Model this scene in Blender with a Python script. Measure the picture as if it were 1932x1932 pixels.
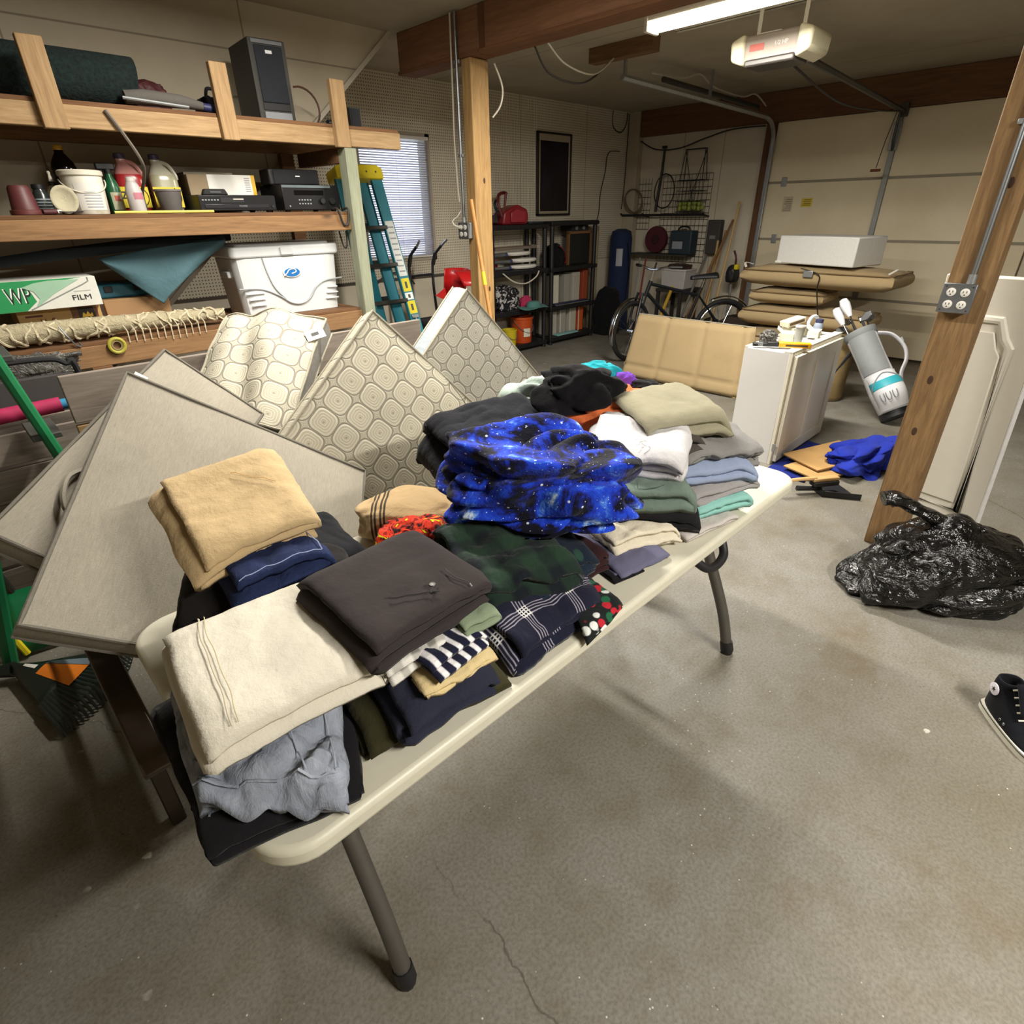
import bpy, bmesh, math, random
from mathutils import Vector, Matrix, Euler, noise

for o in list(bpy.data.objects):
    bpy.data.objects.remove(o)
scene = bpy.context.scene
col = scene.collection
R = math.radians
PI = math.pi

# ------------------------------------------------------------------ camera, world, exposure
cam_data = bpy.data.cameras.new('camera')
cam_data.sensor_width = 36.0
cam_data.sensor_fit = 'HORIZONTAL'
cam_data.lens = 36.0 * 1065.0 / 1932.0
cam_data.clip_start = 0.02
camera = bpy.data.objects.new('camera', cam_data)
col.objects.link(camera)
right = Vector((0.71144661, -0.70259173, -0.01444258))
down = Vector((-0.33910666, -0.32523475, -0.88273951))
fwd = Vector((0.61550824, 0.6329196, -0.46964069))
cm = Matrix.Identity(4)
for i in range(3):
    cm[i][0] = right[i]; cm[i][1] = -down[i]; cm[i][2] = -fwd[i]
cm[2][3] = 1.55
camera.matrix_world = cm
scene.camera = camera

world = bpy.data.worlds.new('sky')
scene.world = world
world.use_nodes = True
wn = world.node_tree
wn.nodes['Background'].inputs[0].default_value = (0.80, 0.88, 1.0, 1)
wn.nodes['Background'].inputs[1].default_value = 2.2

vs = scene.view_settings
vs.view_transform = 'Standard'
vs.look = 'None'
vs.exposure = 0.28
vs.gamma = 1.0
vs.use_curve_mapping = False

CEIL = 2.70
WALL_Y = 5.42
WALL_X = 7.70
LAMP_POWER = 100.0

# ------------------------------------------------------------------ node helpers
def srgb(h):
    if isinstance(h, str):
        h = h.lstrip('#')
        c = [int(h[i:i + 2], 16) / 255 for i in (0, 2, 4)]
        return tuple(((v / 12.92) if v <= 0.04045 else ((v + 0.055) / 1.055) ** 2.4) for v in c) + (1,)
    return tuple(h) + ((1,) if len(h) == 3 else ())

class NT:
    """small wrapper that keeps node graphs short"""
    def __init__(s, name):
        s.m = bpy.data.materials.new(name); s.m.use_nodes = True
        s.t = s.m.node_tree; s.b = s.t.nodes['Principled BSDF']
        s._tc = None
    def link(s, a, b): s.t.links.new(a, b)
    def node(s, kind, **kw):
        n = s.t.nodes.new(kind)
        for k, v in kw.items(): setattr(n, k, v)
        return n
    def setin(s, n, i, v):
        if v is None: return
        if hasattr(v, 'is_linked'): s.link(v, n.inputs[i])
        else: n.inputs[i].default_value = v
    def co(s, kind='Object'):
        if s._tc is None: s._tc = s.node('ShaderNodeTexCoord')
        return s._tc.outputs[kind]
    def mp(s, v=None, scale=(1, 1, 1), loc=(0, 0, 0), rot=(0, 0, 0)):
        n = s.node('ShaderNodeMapping'); s.link(v if v is not None else s.co(), n.inputs[0])
        n.inputs['Scale'].default_value = scale; n.inputs['Location'].default_value = loc
        n.inputs['Rotation'].default_value = rot
        return n.outputs[0]
    def math(s, op, a, b=None, c=None, clamp=False):
        n = s.node('ShaderNodeMath', operation=op, use_clamp=clamp)
        s.setin(n, 0, a); s.setin(n, 1, b); s.setin(n, 2, c)
        return n.outputs[0]
    def xyz(s, v=None):
        n = s.node('ShaderNodeSeparateXYZ'); s.link(v if v is not None else s.co(), n.inputs[0])
        return n.outputs[0], n.outputs[1], n.outputs[2]
    def noise(s, v=None, scale=5, detail=4, rough=0.55, dist=0.0, fac=True):
        n = s.node('ShaderNodeTexNoise'); s.link(v if v is not None else s.co(), n.inputs['Vector'])
        n.inputs['Scale'].default_value = scale; n.inputs['Detail'].default_value = detail
        n.inputs['Roughness'].default_value = rough; n.inputs['Distortion'].default_value = dist
        return n.outputs[0 if fac else 1]
    def voro(s, v=None, scale=5, feature='F1', out=0, rnd=1.0):
        n = s.node('ShaderNodeTexVoronoi', feature=feature); s.link(v if v is not None else s.co(), n.inputs['Vector'])
        n.inputs['Scale'].default_value = scale; n.inputs['Randomness'].default_value = rnd
        return n.outputs[out]
    def ramp(s, f, stops, interp='LINEAR'):
        n = s.node('ShaderNodeValToRGB'); s.link(f, n.inputs[0]); r = n.color_ramp; r.interpolation = interp
        while len(r.elements) < len(stops): r.elements.new(0.5)
        for e, (p, c) in zip(r.elements, stops):
            e.position = p; e.color = srgb(c) if not isinstance(c, (int, float)) else (c, c, c, 1)
        return n.outputs[0]
    def step(s, f, lo, hi):
        n = s.node('ShaderNodeMapRange', clamp=True); s.setin(n, 0, f)
        n.inputs[1].default_value = lo; n.inputs[2].default_value = hi
        return n.outputs[0]
    def mix(s, f, a, b, blend='MIX'):
        n = s.node('ShaderNodeMix', data_type='RGBA', blend_type=blend)
        s.setin(n, 0, f); s.setin(n, 6, srgb(a) if isinstance(a, (str, tuple)) else a)
        s.setin(n, 7, srgb(b) if isinstance(b, (str, tuple)) else b)
        return n.outputs[2]
    def done(s, color=None, rough=0.6, metal=0.0, bump=None, bstr=0.3, bdist=0.01, spec=None, **kw):
        if color is not None:
            if isinstance(color, (str, tuple)): color = srgb(color)
            s.setin(s.b, 'Base Color', color)
        s.setin(s.b, 'Roughness', rough); s.setin(s.b, 'Metallic', metal)
        if spec is not None: s.setin(s.b, 'Specular IOR Level', spec)
        for k, v in kw.items(): s.setin(s.b, k, v)
        if bump is not None:
            n = s.node('ShaderNodeBump'); n.inputs['Strength'].default_value = bstr
            n.inputs['Distance'].default_value = bdist
            s.link(bump, n.inputs['Height']); s.link(n.outputs[0], s.b.inputs['Normal'])
        return s.m

_cache = {}
def plain(c, rough=0.5, metal=0.0, var=0.12, scale=18, bump=0.06, spec=None):
    """painted or moulded surface: one colour with slight mottling"""
    k = ('plain', c, rough, metal, var, scale, bump, spec)
    if k in _cache: return _cache[k]
    n = NT('surface_' + str(c).strip('#'))
    f = n.noise(scale=scale, detail=4)
    base = srgb(c)
    lo = tuple(v * (1 - var) for v in base[:3]); hi = tuple(min(1, v * (1 + var)) for v in base[:3])
    _cache[k] = n.done(n.mix(f, lo, hi), rough, metal, bump=f if bump else None, bstr=bump, bdist=0.002, spec=spec)
    return _cache[k]

def fabric(c, c2=None, weave=520, rough=0.95, wrinkle=0.35, scale=14, sheen=0.04, var=0.16, wdist=0.006):
    """woven or knitted cloth: mottled colour, fine weave and soft creases"""
    k = ('fab', c, c2, weave, rough, wrinkle, scale, sheen, var, wdist)
    if k in _cache: return _cache[k]
    n = NT('cloth_' + str(c).strip('#'))
    base = srgb(c)
    lo = tuple(v * (1 - var) for v in base[:3]); hi = srgb(c2)[:3] if c2 else tuple(min(1, v * (1 + var)) for v in base[:3])
    v = n.mp()
    fine = n.noise(v, scale=weave, detail=2)
    big = n.noise(v, scale=scale, detail=5, rough=0.6)
    colr = n.mix(n.math('ADD', n.math('MULTIPLY', fine, 0.5), n.math('MULTIPLY', big, 0.5)), lo, hi)
    h = n.math('ADD', n.math('MULTIPLY', big, 1.0), n.math('MULTIPLY', fine, 0.06))
    m = n.done(colr, rough, bump=h, bstr=wrinkle, bdist=wdist * 3)
    n.setin(n.b, 'Sheen Weight', sheen)
    n.setin(n.b, 'Sheen Roughness', 0.5)
    n.setin(n.b, 'Specular IOR Level', 0.2)
    _cache[k] = m
    return m

def wood(c1='#C79A62', c2='#9C6E3F', scale=1.0, rough=0.75, axis=0, knots=True):
    k = ('wood', c1, c2, scale, rough, axis, knots)
    if k in _cache: return _cache[k]
    n = NT('wood_' + c1.strip('#'))
    s = [22 * scale] * 3; s[axis] = 1.6 * scale
    v = n.mp(scale=tuple(s))
    g = n.noise(v, scale=1.6, detail=6, rough=0.65, dist=1.2)
    v2 = n.mp(scale=tuple(x * 4 for x in s))
    g2 = n.noise(v2, scale=2, detail=3)
    c = n.mix(n.step(g, 0.3, 0.72), c1, c2)
    c = n.mix(n.math('MULTIPLY', n.step(g2, 0.45, 0.8), 0.35), c, tuple(x * 0.45 for x in srgb(c2)[:3]))
    if knots:
        sk = [7 * scale] * 3; sk[axis] = 3.2 * scale
        d = n.voro(n.mp(scale=tuple(sk)), scale=1)
        c = n.mix(n.math('MULTIPLY', n.step(d, 0.16, 0.05), 0.8), c, tuple(x * 0.25 for x in srgb(c2)[:3]))
    _cache[k] = n.done(c, rough, bump=g, bstr=0.25, bdist=0.004)
    return _cache[k]

# ------------------------------------------------------------------ mesh helpers
class MB:
    def __init__(s, M=None):
        s.v = []; s.f = []; s.M = M
    def add(s, vs, fs, M=None):
        o = len(s.v)
        for p in vs:
            p = Vector(p)
            if M is not None: p = M @ p
            if s.M is not None: p = s.M @ p
            s.v.append(p)
        s.f += [tuple(o + i for i in f) for f in fs]
        return s
    def box(s, c, d, rot=(0, 0, 0), taper=1.0):
        x, y, z = d[0] / 2, d[1] / 2, d[2] / 2; t = taper
        vs = [(-x, -y, -z), (x, -y, -z), (x, y, -z), (-x, y, -z), (-x * t, -y * t, z), (x * t, -y * t, z), (x * t, y * t, z), (-x * t, y * t, z)]
        fs = [(3, 2, 1, 0), (4, 5, 6, 7), (0, 1, 5, 4), (1, 2, 6, 5), (2, 3, 7, 6), (3, 0, 4, 7)]
        return s.add(vs, fs, Matrix.Translation(c) @ Euler(rot).to_matrix().to_4x4())
    def bb(s, a, b):
        return s.box([(a[i] + b[i]) / 2 for i in range(3)], [abs(b[i] - a[i]) for i in range(3)])
    def tube(s, pts, r, n=8, closed=False, flat=1.0):
        pts = [Vector(p) for p in pts]; m = len(pts)
        rr = r if isinstance(r, (list, tuple)) else [r] * m
        vs = []; prev = None
        for i, p in enumerate(pts):
            if closed: t = pts[(i + 1) % m] - pts[i - 1]
            else: t = pts[min(i + 1, m - 1)] - pts[max(i - 1, 0)]
            if t.length < 1e-9: t = Vector((0, 0, 1))
            t.normalize()
            if prev is None:
                a = t.cross(Vector((0, 0, 1)))
                if a.length < 0.05: a = t.cross(Vector((1, 0, 0)))
            else:
                a = prev - t * prev.dot(t)
            a.normalize(); prev = a; b = t.cross(a)
            for k in range(n):
                w = 2 * PI * k / n
                vs.append(p + (a * math.cos(w) + b * math.sin(w) * flat) * rr[i])
        fs = []
        for i in range(m if closed else m - 1):
            j = (i + 1) % m
            for k in range(n):
                k2 = (k + 1) % n
                fs.append((i * n + k, i * n + k2, j * n + k2, j * n + k))
        if not closed:
            fs.append(tuple(range(n - 1, -1, -1))); fs.append(tuple((m - 1) * n + k for k in range(n)))
        return s.add(vs, fs)
    def lathe(s, prof, c=(0, 0, 0), n=20, M=None, sx=1.0, sy=1.0, cap=True):
        vs = []; fs = []; m = len(prof)
        for r, z in prof:
            for k in range(n):
                w = 2 * PI * k / n
                vs.append((c[0] + r * math.cos(w) * sx, c[1] + r * math.sin(w) * sy, c[2] + z))
        for i in range(m - 1):
            for k in range(n):
                k2 = (k + 1) % n
                fs.append((i * n + k, i * n + k2, (i + 1) * n + k2, (i + 1) * n + k))
        if cap:
            fs.append(tuple(range(n - 1, -1, -1))); fs.append(tuple((m - 1) * n + k for k in range(n)))
        return s.add(vs, fs, M)
    def prism(s, poly, z0, z1, M=None):
        """polygon in xy extruded z0..z1, then moved by M"""
        n = len(poly)
        vs = [(x, y, z0) for x, y in poly] + [(x, y, z1) for x, y in poly]
        fs = [tuple(range(n - 1, -1, -1)), tuple(range(n, 2 * n))]
        fs += [(i, (i + 1) % n, n + (i + 1) % n, n + i) for i in range(n)]
        return s.add(vs, fs, M)
    def grid(s, fn, nu, nv, closed=False):
        vs = [fn(i / (nu if closed else nu - 1), j / (nv - 1)) for j in range(nv) for i in range(nu)]
        fs = []
        for j in range(nv - 1):
            for i in range(nu if closed else nu - 1):
                i2 = (i + 1) % nu
                fs.append((j * nu + i, j * nu + i2, (j + 1) * nu + i2, (j + 1) * nu + i))
        return s.add(vs, fs)

# axis frames: XZ turns a polygon drawn in (x, z) into a slab along y, YZ one drawn in (y, z) into a slab along x
XZ = Matrix(((1, 0, 0, 0), (0, 0, -1, 0), (0, 1, 0, 0), (0, 0, 0, 1)))
YZ = Matrix(((0, 0, 1, 0), (1, 0, 0, 0), (0, 1, 0, 0), (0, 0, 0, 1)))

def frame(origin, ex, ey):
    ex = Vector(ex).normalized(); ey = Vector(ey); ey = (ey - ex * ey.dot(ex)).normalized(); ez = ex.cross(ey)
    m = Matrix.Identity(4)
    for i in range(3):
        m[i][0] = ex[i]; m[i][1] = ey[i]; m[i][2] = ez[i]; m[i][3] = origin[i]
    return m

def tag(o, label=None, cat=None, group=None, kind=None):
    if label: o['label'] = label
    if cat: o['category'] = cat
    if group: o['group'] = group
    if kind: o['kind'] = kind
    return o

def obj(name, mb, m, parent=None, smooth=40, bevel=0.0, seg=2, solid=0.0, sub=0):
    me = bpy.data.meshes.new(name)
    if isinstance(mb, MB):
        me.from_pydata([tuple(v) for v in mb.v], [], mb.f)
    else:
        mb.to_mesh(me); mb.free()
    me.validate(); me.update()
    if smooth:
        me.polygons.foreach_set('use_smooth', [True] * len(me.polygons))
        me.set_sharp_from_angle(angle=R(smooth))
    o = bpy.data.objects.new(name, me); col.objects.link(o)
    if m is not None: me.materials.append(m)
    if parent is not None: o.parent = parent
    if solid:
        md = o.modifiers.new('thickness', 'SOLIDIFY'); md.thickness = solid; md.offset = 0
    if bevel:
        md = o.modifiers.new('edges', 'BEVEL'); md.width = bevel; md.segments = seg; md.limit_method = 'ANGLE'; md.angle_limit = R(35)
        md.harden_normals = False
    if sub:
        md = o.modifiers.new('round', 'SUBSURF'); md.levels = sub; md.render_levels = sub
    return o

def thing(name, label, cat, loc=(0, 0, 0), rz=0.0, group=None, rot=None):
    o = bpy.data.objects.new(name, None); col.objects.link(o)
    o.empty_display_size = 0.1
    o.location = loc; o.rotation_euler = rot if rot else (0, 0, rz)
    return tag(o, label, cat, group)

def thing_m(name, label, cat, M, group=None):
    o = bpy.data.objects.new(name, None); col.objects.link(o)
    o.empty_display_size = 0.1; o.matrix_world = M
    return tag(o, label, cat, group)

def struct(name, mb, m, **kw):
    return tag(obj(name, mb, m, **kw), kind='structure')

def copy_tree(o, parent=None):
    c = o.copy(); col.objects.link(c); c.parent = parent
    for ch in o.children: copy_tree(ch, c)
    return c

def text(name, s, size, m, parent, loc, rot=(0, 0, 0), align='CENTER', depth=0.0004, sx=1.0, shear=0.0, bold=0.0):
    """flat lettering, turned into a mesh"""
    cu = bpy.data.curves.new(name, 'FONT'); cu.body = s; cu.size = size; cu.extrude = depth
    cu.align_x = align; cu.align_y = 'CENTER'; cu.shear = shear; cu.offset = bold
    tmp = bpy.data.objects.new('tmp', cu); col.objects.link(tmp)
    dg = bpy.context.evaluated_depsgraph_get(); dg.update()
    me = bpy.data.meshes.new_from_object(tmp.evaluated_get(dg))
    bpy.data.objects.remove(tmp)
    me.name = name; me.materials.clear(); me.materials.append(m)
    o = bpy.data.objects.new(name, me); col.objects.link(o)
    o.parent = parent; o.location = loc; o.rotation_euler = rot; o.scale = (sx, 1, 1)
    return o

FACE_NEG_Y = (PI / 2, 0, 0)          # lettering that faces -y
FACE_NEG_X = (PI / 2, 0, -PI / 2)    # lettering that faces -x

def rnd_poly(w, h, r, n=4):
    """rounded rectangle centred at the origin"""
    out = []
    for cx, cy, a0 in ((w / 2 - r, h / 2 - r, 0), (-w / 2 + r, h / 2 - r, 90), (-w / 2 + r, -h / 2 + r, 180), (w / 2 - r, -h / 2 + r, 270)):
        for k in range(n + 1):
            a = R(a0 + 90 * k / n); out.append((cx + r * math.cos(a), cy + r * math.sin(a)))
    return out

def bez(p0, p1, p2, p3, n=12):
    out = []
    p0, p1, p2, p3 = map(Vector, (p0, p1, p2, p3))
    for i in range(n + 1):
        t = i / n; u = 1 - t
        out.append(p0 * u ** 3 + p1 * 3 * u * u * t + p2 * 3 * u * t * t + p3 * t ** 3)
    return out

def smooth_path(pts, n=6):
    """Catmull-Rom through the points"""
    P = [Vector(p) for p in pts]; out = []
    for i in range(len(P) - 1):
        a = P[max(i - 1, 0)]; b = P[i]; c = P[i + 1]; d = P[min(i + 2, len(P) - 1)]
        for k in range(n):
            t = k / n
            out.append(0.5 * ((2 * b) + (c - a) * t + (2 * a - 5 * b + 4 * c - d) * t * t + (3 * b - a - 3 * c + d) * t ** 3))
    out.append(P[-1])
    return out

def nz(p, f=1.0, o=0.0):
    return noise.noise(Vector((p[0] * f + o, p[1] * f + o * 1.7, p[2] * f - o)))

# ================================================================== the setting
def floor_mat():
    n = NT('painted_concrete')
    v = n.co()
    big = n.noise(v, scale=0.9, detail=6, rough=0.6)
    mid = n.noise(v, scale=5, detail=6, rough=0.65)
    fine = n.noise(v, scale=110, detail=4)
    c = n.mix(n.step(big, 0.35, 0.65), '#84817A', '#726D61')
    c = n.mix(n.math('MULTIPLY', n.step(mid, 0.45, 0.72), 0.6), c, '#655C49')
    c = n.mix(n.math('MULTIPLY', n.step(fine, 0.38, 0.66), 0.42), c, '#4A453B')
    # brown rust stains
    st = n.noise(n.mp(loc=(3.1, 1.7, 0)), scale=1.6, detail=8, rough=0.7)
    c = n.mix(n.math('MULTIPLY', n.step(st, 0.57, 0.72), 0.55), c, '#5E4E35')
    # darker brown towards the big door
    x, y, z = n.xyz()
    g = n.math('MULTIPLY', n.step(x, 6.3, 7.4), 0.7)
    c = n.mix(g, c, '#4A4030')
    # pale chips in the paint
    ch = n.voro(v, scale=9)
    msk = n.step(n.noise(n.mp(loc=(9, 4, 0)), scale=3.0, detail=4), 0.57, 0.63)
    chip = n.math('MULTIPLY', n.step(n.math('ADD', ch, n.math('MULTIPLY', n.noise(v, scale=40, detail=3), 0.25)), 0.225, 0.195), msk)
    c = n.mix(chip, c, '#C6C1B4')
    sp = n.step(n.voro(v, scale=34), 0.085, 0.06)
    sp = n.math('MULTIPLY', sp, n.step(n.noise(n.mp(loc=(2, 8, 1)), scale=2.2, detail=3), 0.52, 0.6))
    c = n.mix(n.math('MULTIPLY', sp, 0.8), c, '#D2CDC2')
    dk = n.step(n.voro(n.mp(loc=(5, 3, 0)), scale=22), 0.07, 0.05)
    dk = n.math('MULTIPLY', dk, n.step(n.noise(n.mp(loc=(7, 1, 3)), scale=1.7, detail=3), 0.5, 0.6))
    c = n.mix(n.math('MULTIPLY', dk, 0.6), c, '#3A342B')
    # hairline cracks
    w = n.node('ShaderNodeMix', data_type='VECTOR')
    w.inputs[0].default_value = 0.12
    n.link(v, w.inputs[4]); n.link(n.noise(v, scale=4, detail=5, fac=False), w.inputs[5])
    cr = n.voro(w.outputs[1], scale=0.5, feature='DISTANCE_TO_EDGE')
    crk = n.math('MULTIPLY', n.step(cr, 0.0016, 0.0004), n.step(n.noise(n.mp(loc=(1, 2, 3)), scale=1.1), 0.52, 0.6))
    c = n.mix(n.math('MULTIPLY', crk, 0.5), c, '#2E2A24')
    h = n.math('SUBTRACT', n.math('MULTIPLY', fine, 0.15), crk)
    return n.done(c, n.math('ADD', 0.42, n.math('MULTIPLY', mid, 0.3)), bump=h, bstr=0.25, bdist=0.004, spec=0.35)

def wall_mat(name, c1, c2, pegs=False, seams=()):
    n = NT(name)
    v = n.co()
    a = n.noise(v, scale=1.3, detail=6, rough=0.6)
    b = n.noise(v, scale=60, detail=3)
    c = n.mix(n.step(a, 0.3, 0.72), c1, c2)
    sm = n.noise(n.mp(loc=(4, 2, 7)), scale=2.3, detail=7, rough=0.7)
    c = n.mix(n.math('MULTIPLY', n.step(sm, 0.62, 0.8), 0.4), c, tuple(q * 0.4 for q in srgb(c2)[:3]))
    x, y, z = n.xyz()
    h = n.math('MULTIPLY', b, 0.1)
    if pegs:
        per = 0.0254
        fx = n.math('SUBTRACT', n.math('FRACT', n.math('DIVIDE', x, per)), 0.5)
        fz = n.math('SUBTRACT', n.math('FRACT', n.math('DIVIDE', z, per)), 0.5)
        d = n.math('SQRT', n.math('ADD', n.math('MULTIPLY', fx, fx), n.math('MULTIPLY', fz, fz)))
        hole = n.math('MULTIPLY', n.step(d, 0.24, 0.17), n.math('GREATER_THAN', z, 0.94))
        c = n.mix(n.math('MULTIPLY', hole, 0.85), c, '#2A241C')
        h = n.math('SUBTRACT', h, hole)
    for ax, val in seams:
        s = (x, y, z)[ax]
        ln = n.step(n.math('ABSOLUTE', n.math('SUBTRACT', s, val)), 0.006, 0.003)
        c = n.mix(n.math('MULTIPLY', ln, 0.5), c, '#3C352A')
        h = n.math('SUBTRACT', h, ln)
    return n.done(c, 0.85, bump=h, bstr=0.3, bdist=0.004, spec=0.2)

M_floor = floor_mat()
M_peg = wall_mat('pegboard', '#D3CAB7', '#C0B6A2', True, ((0, 4.72), (0, 5.5), (0, 6.7), (2, 0.94)))
M_dry = wall_mat('stained_drywall', '#C0B5A0', '#AA9F8A', False, ((2, 2.45), (0, 1.95), (0, 0.72)))
M_side = wall_mat('door_wall_boards', '#CFC6B4', '#BCB29E', False, ((1, 4.05), (1, 4.6)))
M_ceil = wall_mat('ceiling_board', '#B0A692', '#9A907C', False, ((0, 1.9), (0, 4.3), (0, 6.7)))
M_gdoor = wall_mat('door_paint', '#DFD3B8', '#D0C2A4')
M_beam = wood('#8E6448', '#6F4A32', 0.6, 0.6, 1, False)
M_header = wood('#75502F', '#573822', 0.6, 0.8, 1, False)
M_fir = wood('#B0926A', '#90714A', 1.0, 0.75, 0)
M_fir_z = wood('#AC8D64', '#8A6B46', 1.0, 0.75, 2)
M_post = wood('#B08D58', '#88673C', 0.9, 0.75, 2)
M_post2 = wood('#8E7048', '#64482B', 1.3, 0.8, 2, False)
M_shelf = wood('#98734C', '#785838', 1.0, 0.8, 0)
M_steel = plain('#8E9296', 0.35, 0.9, 0.15, 30)
M_galv = plain('#A2A6A8', 0.4, 0.8, 0.2, 25)
M_dsteel = plain('#4B4A47', 0.45, 0.7, 0.2)
M_black = plain('#17171A', 0.5, 0, 0.2)
M_blackm = plain('#1C1B1C', 0.75, 0, 0.25)
M_white = plain('#D9D6CE', 0.5, 0, 0.05)
M_offw = plain('#CFC9B8', 0.55, 0, 0.07)
M_cable = plain('#2A2622', 0.6)
M_wcable = plain('#C5BEAE', 0.6)

mb = MB().bb((-2.7, -4.2, -0.12), (7.85, 5.55, 0.0)); struct('floor', mb, M_floor, smooth=0)
mb = MB().bb((-2.7, -4.2, CEIL), (7.85, 5.55, CEIL + 0.1)); struct('ceiling', mb, M_ceil, smooth=0)

# back wall with the window opening
WX0, WX1, WZ0, WZ1 = 3.32, 4.15, 1.13, 2.22
mb = MB()
mb.bb((-2.7, WALL_Y, 0), (WX0, WALL_Y + 0.12, CEIL)); mb.bb((WX1, WALL_Y, 0), (7.85, WALL_Y + 0.12, CEIL))
mb.bb((WX0, WALL_Y, 0), (WX1, WALL_Y + 0.12, WZ0)); mb.bb((WX0, WALL_Y, WZ1), (WX1, WALL_Y + 0.12, CEIL))
wall_back = struct('wall_back', mb, M_peg, smooth=0)
obj('ledger_strip', MB().bb((1.0, WALL_Y - 0.012, 0.925), (4.6, WALL_Y, 0.95)), plain('#4A4238', 0.8), wall_back)

# enclosure of the stairs: flat panel whose raw edge runs down at a slant
mb = MB().prism([(-2.68, CEIL), (3.03, CEIL), (-0.10, 0.0), (-2.68, 0.0)], -WALL_Y + 0.01, -4.30, XZ)
wall_stair = struct('wall_stair', mb, M_dry, smooth=0)
d = Vector((3.03 + 0.10, 0, CEIL)); L = d.length; ang = -math.atan2(d.z, d.x)
mb = MB().box((1.465, 4.295, 1.35), (L, 0.02, 0.028), (0, ang, 0)); obj('edge_trim', mb, plain('#B6AE9E', 0.8), wall_stair)

mb = MB(); mb.bb((WALL_X, 3.40, 0), (WALL_X + 0.12, WALL_Y, CEIL)); mb.bb((WALL_X, -4.2, 0), (WALL_X + 0.12, 0.78, CEIL))
mb.bb((WALL_X, 0.78, 2.36), (WALL_X + 0.12, 3.40, CEIL))
wall_front = struct('wall_front', mb, M_side, smooth=0)
struct('wall_left', MB().bb((-2.82, -4.2, 0), (-2.7, 5.55, CEIL)), M_dry, smooth=0)
struct('wall_near', MB().bb((-2.7, -4.32, 0), (7.85, -4.2, CEIL)), M_dry, smooth=0)
struct('trim_1', MB().bb((7.55, -4.2, 0), (WALL_X, 0.74, 0.28)), plain('#77705F', 0.9, 0, 0.2, 9, 0.3), bevel=0.01)
struct('trim_2', MB().bb((7.585, 5.24, 0), (WALL_X, WALL_Y, CEIL)), plain('#A79C87', 0.85), bevel=0.006)

# ceiling beam: two lengths meeting over the round-nosed post, each with a darker bottom plate
for k, (y0, y1) in enumerate(((-4.19, 3.40), (3.41, 4.29))):
    b = thing('ceiling_beam', ['long reddish-brown beam running between the two wooden posts', 'short reddish-brown beam between the post with conduit and the stair wall'][k], 'beam', (3.15, (y0 + y1) / 2, CEIL), 0, 'reddish-brown ceiling beams')
    hl = (y1 - y0) / 2
    obj('beam_body', MB().bb((-0.065, -hl, -0.228), (0.065, hl, -0.001)), M_beam, b, bevel=0.004)
    obj('bottom_plate', MB().bb((-0.08, -hl, -0.25), (0.08, hl, -0.228)), wood('#7C5233', '#5E3B22', 0.6, 0.8, 1, False), b, bevel=0.003)
    if k == 0: obj('joint_strap', MB().bb((-0.072, hl - 0.05, -0.228), (-0.066, hl, -0.01)), plain('#5B3A24', 0.7), b)
hb = tag(obj('header_beam', MB().bb((7.60, 0.50, 2.41), (7.699, 5.23, CEIL - 0.001)), M_header, bevel=0.006), 'dark brown header beam above the garage door', 'beam')

# posts
def post(label, x0, y0, x1, y1, h, m):
    p = thing('wooden_post', label, 'post', ((x0 + x1) / 2, (y0 + y1) / 2, 0))
    hx, hy = (x1 - x0) / 2, (y1 - y0) / 2
    obj('timber', MB().bb((-hx, -hy, 0), (hx, hy, h)), m, p, bevel=0.006)
    return p
pc = post('light wooden post with white cable and grey conduit beside the ladder', 3.08, 3.49, 3.24, 3.585, 2.449, M_post)
pr = post('knotty brown wooden post beside the leaning white panel', 3.08, 0.38, 3.225, 0.53, 2.449, M_post2)
knot_m = plain('#3A2412', 0.8)
for (y, z) in ((0.475, 0.86), (0.47, 0.62), (0.455, 0.245), (0.43, 1.62)):
    obj('knot', MB().lathe([(0.0, 0), (0.010, 0.0008), (0.013, 0.0)], (0, 0, 0), 12, Matrix.Translation((-0.0735, y - 0.455, z)) @ Matrix.Rotation(-PI / 2, 4, 'Y') @ Matrix.Diagonal((1.5, 0.8, 1, 1))), knot_m, pr)
for (x, z) in ((3.17, 1.75), (3.19, 1.02)):
    obj('knot', MB().lathe([(0.0, 0), (0.010, 0.0008), (0.012, 0.0)], (0, 0, 0), 12, Matrix.Translation((x - 3.16, -0.0482, z)) @ Matrix.Rotation(PI / 2, 4, 'X') @ Matrix.Diagonal((0.8, 1.6, 1, 1))), knot_m, pc)

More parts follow.
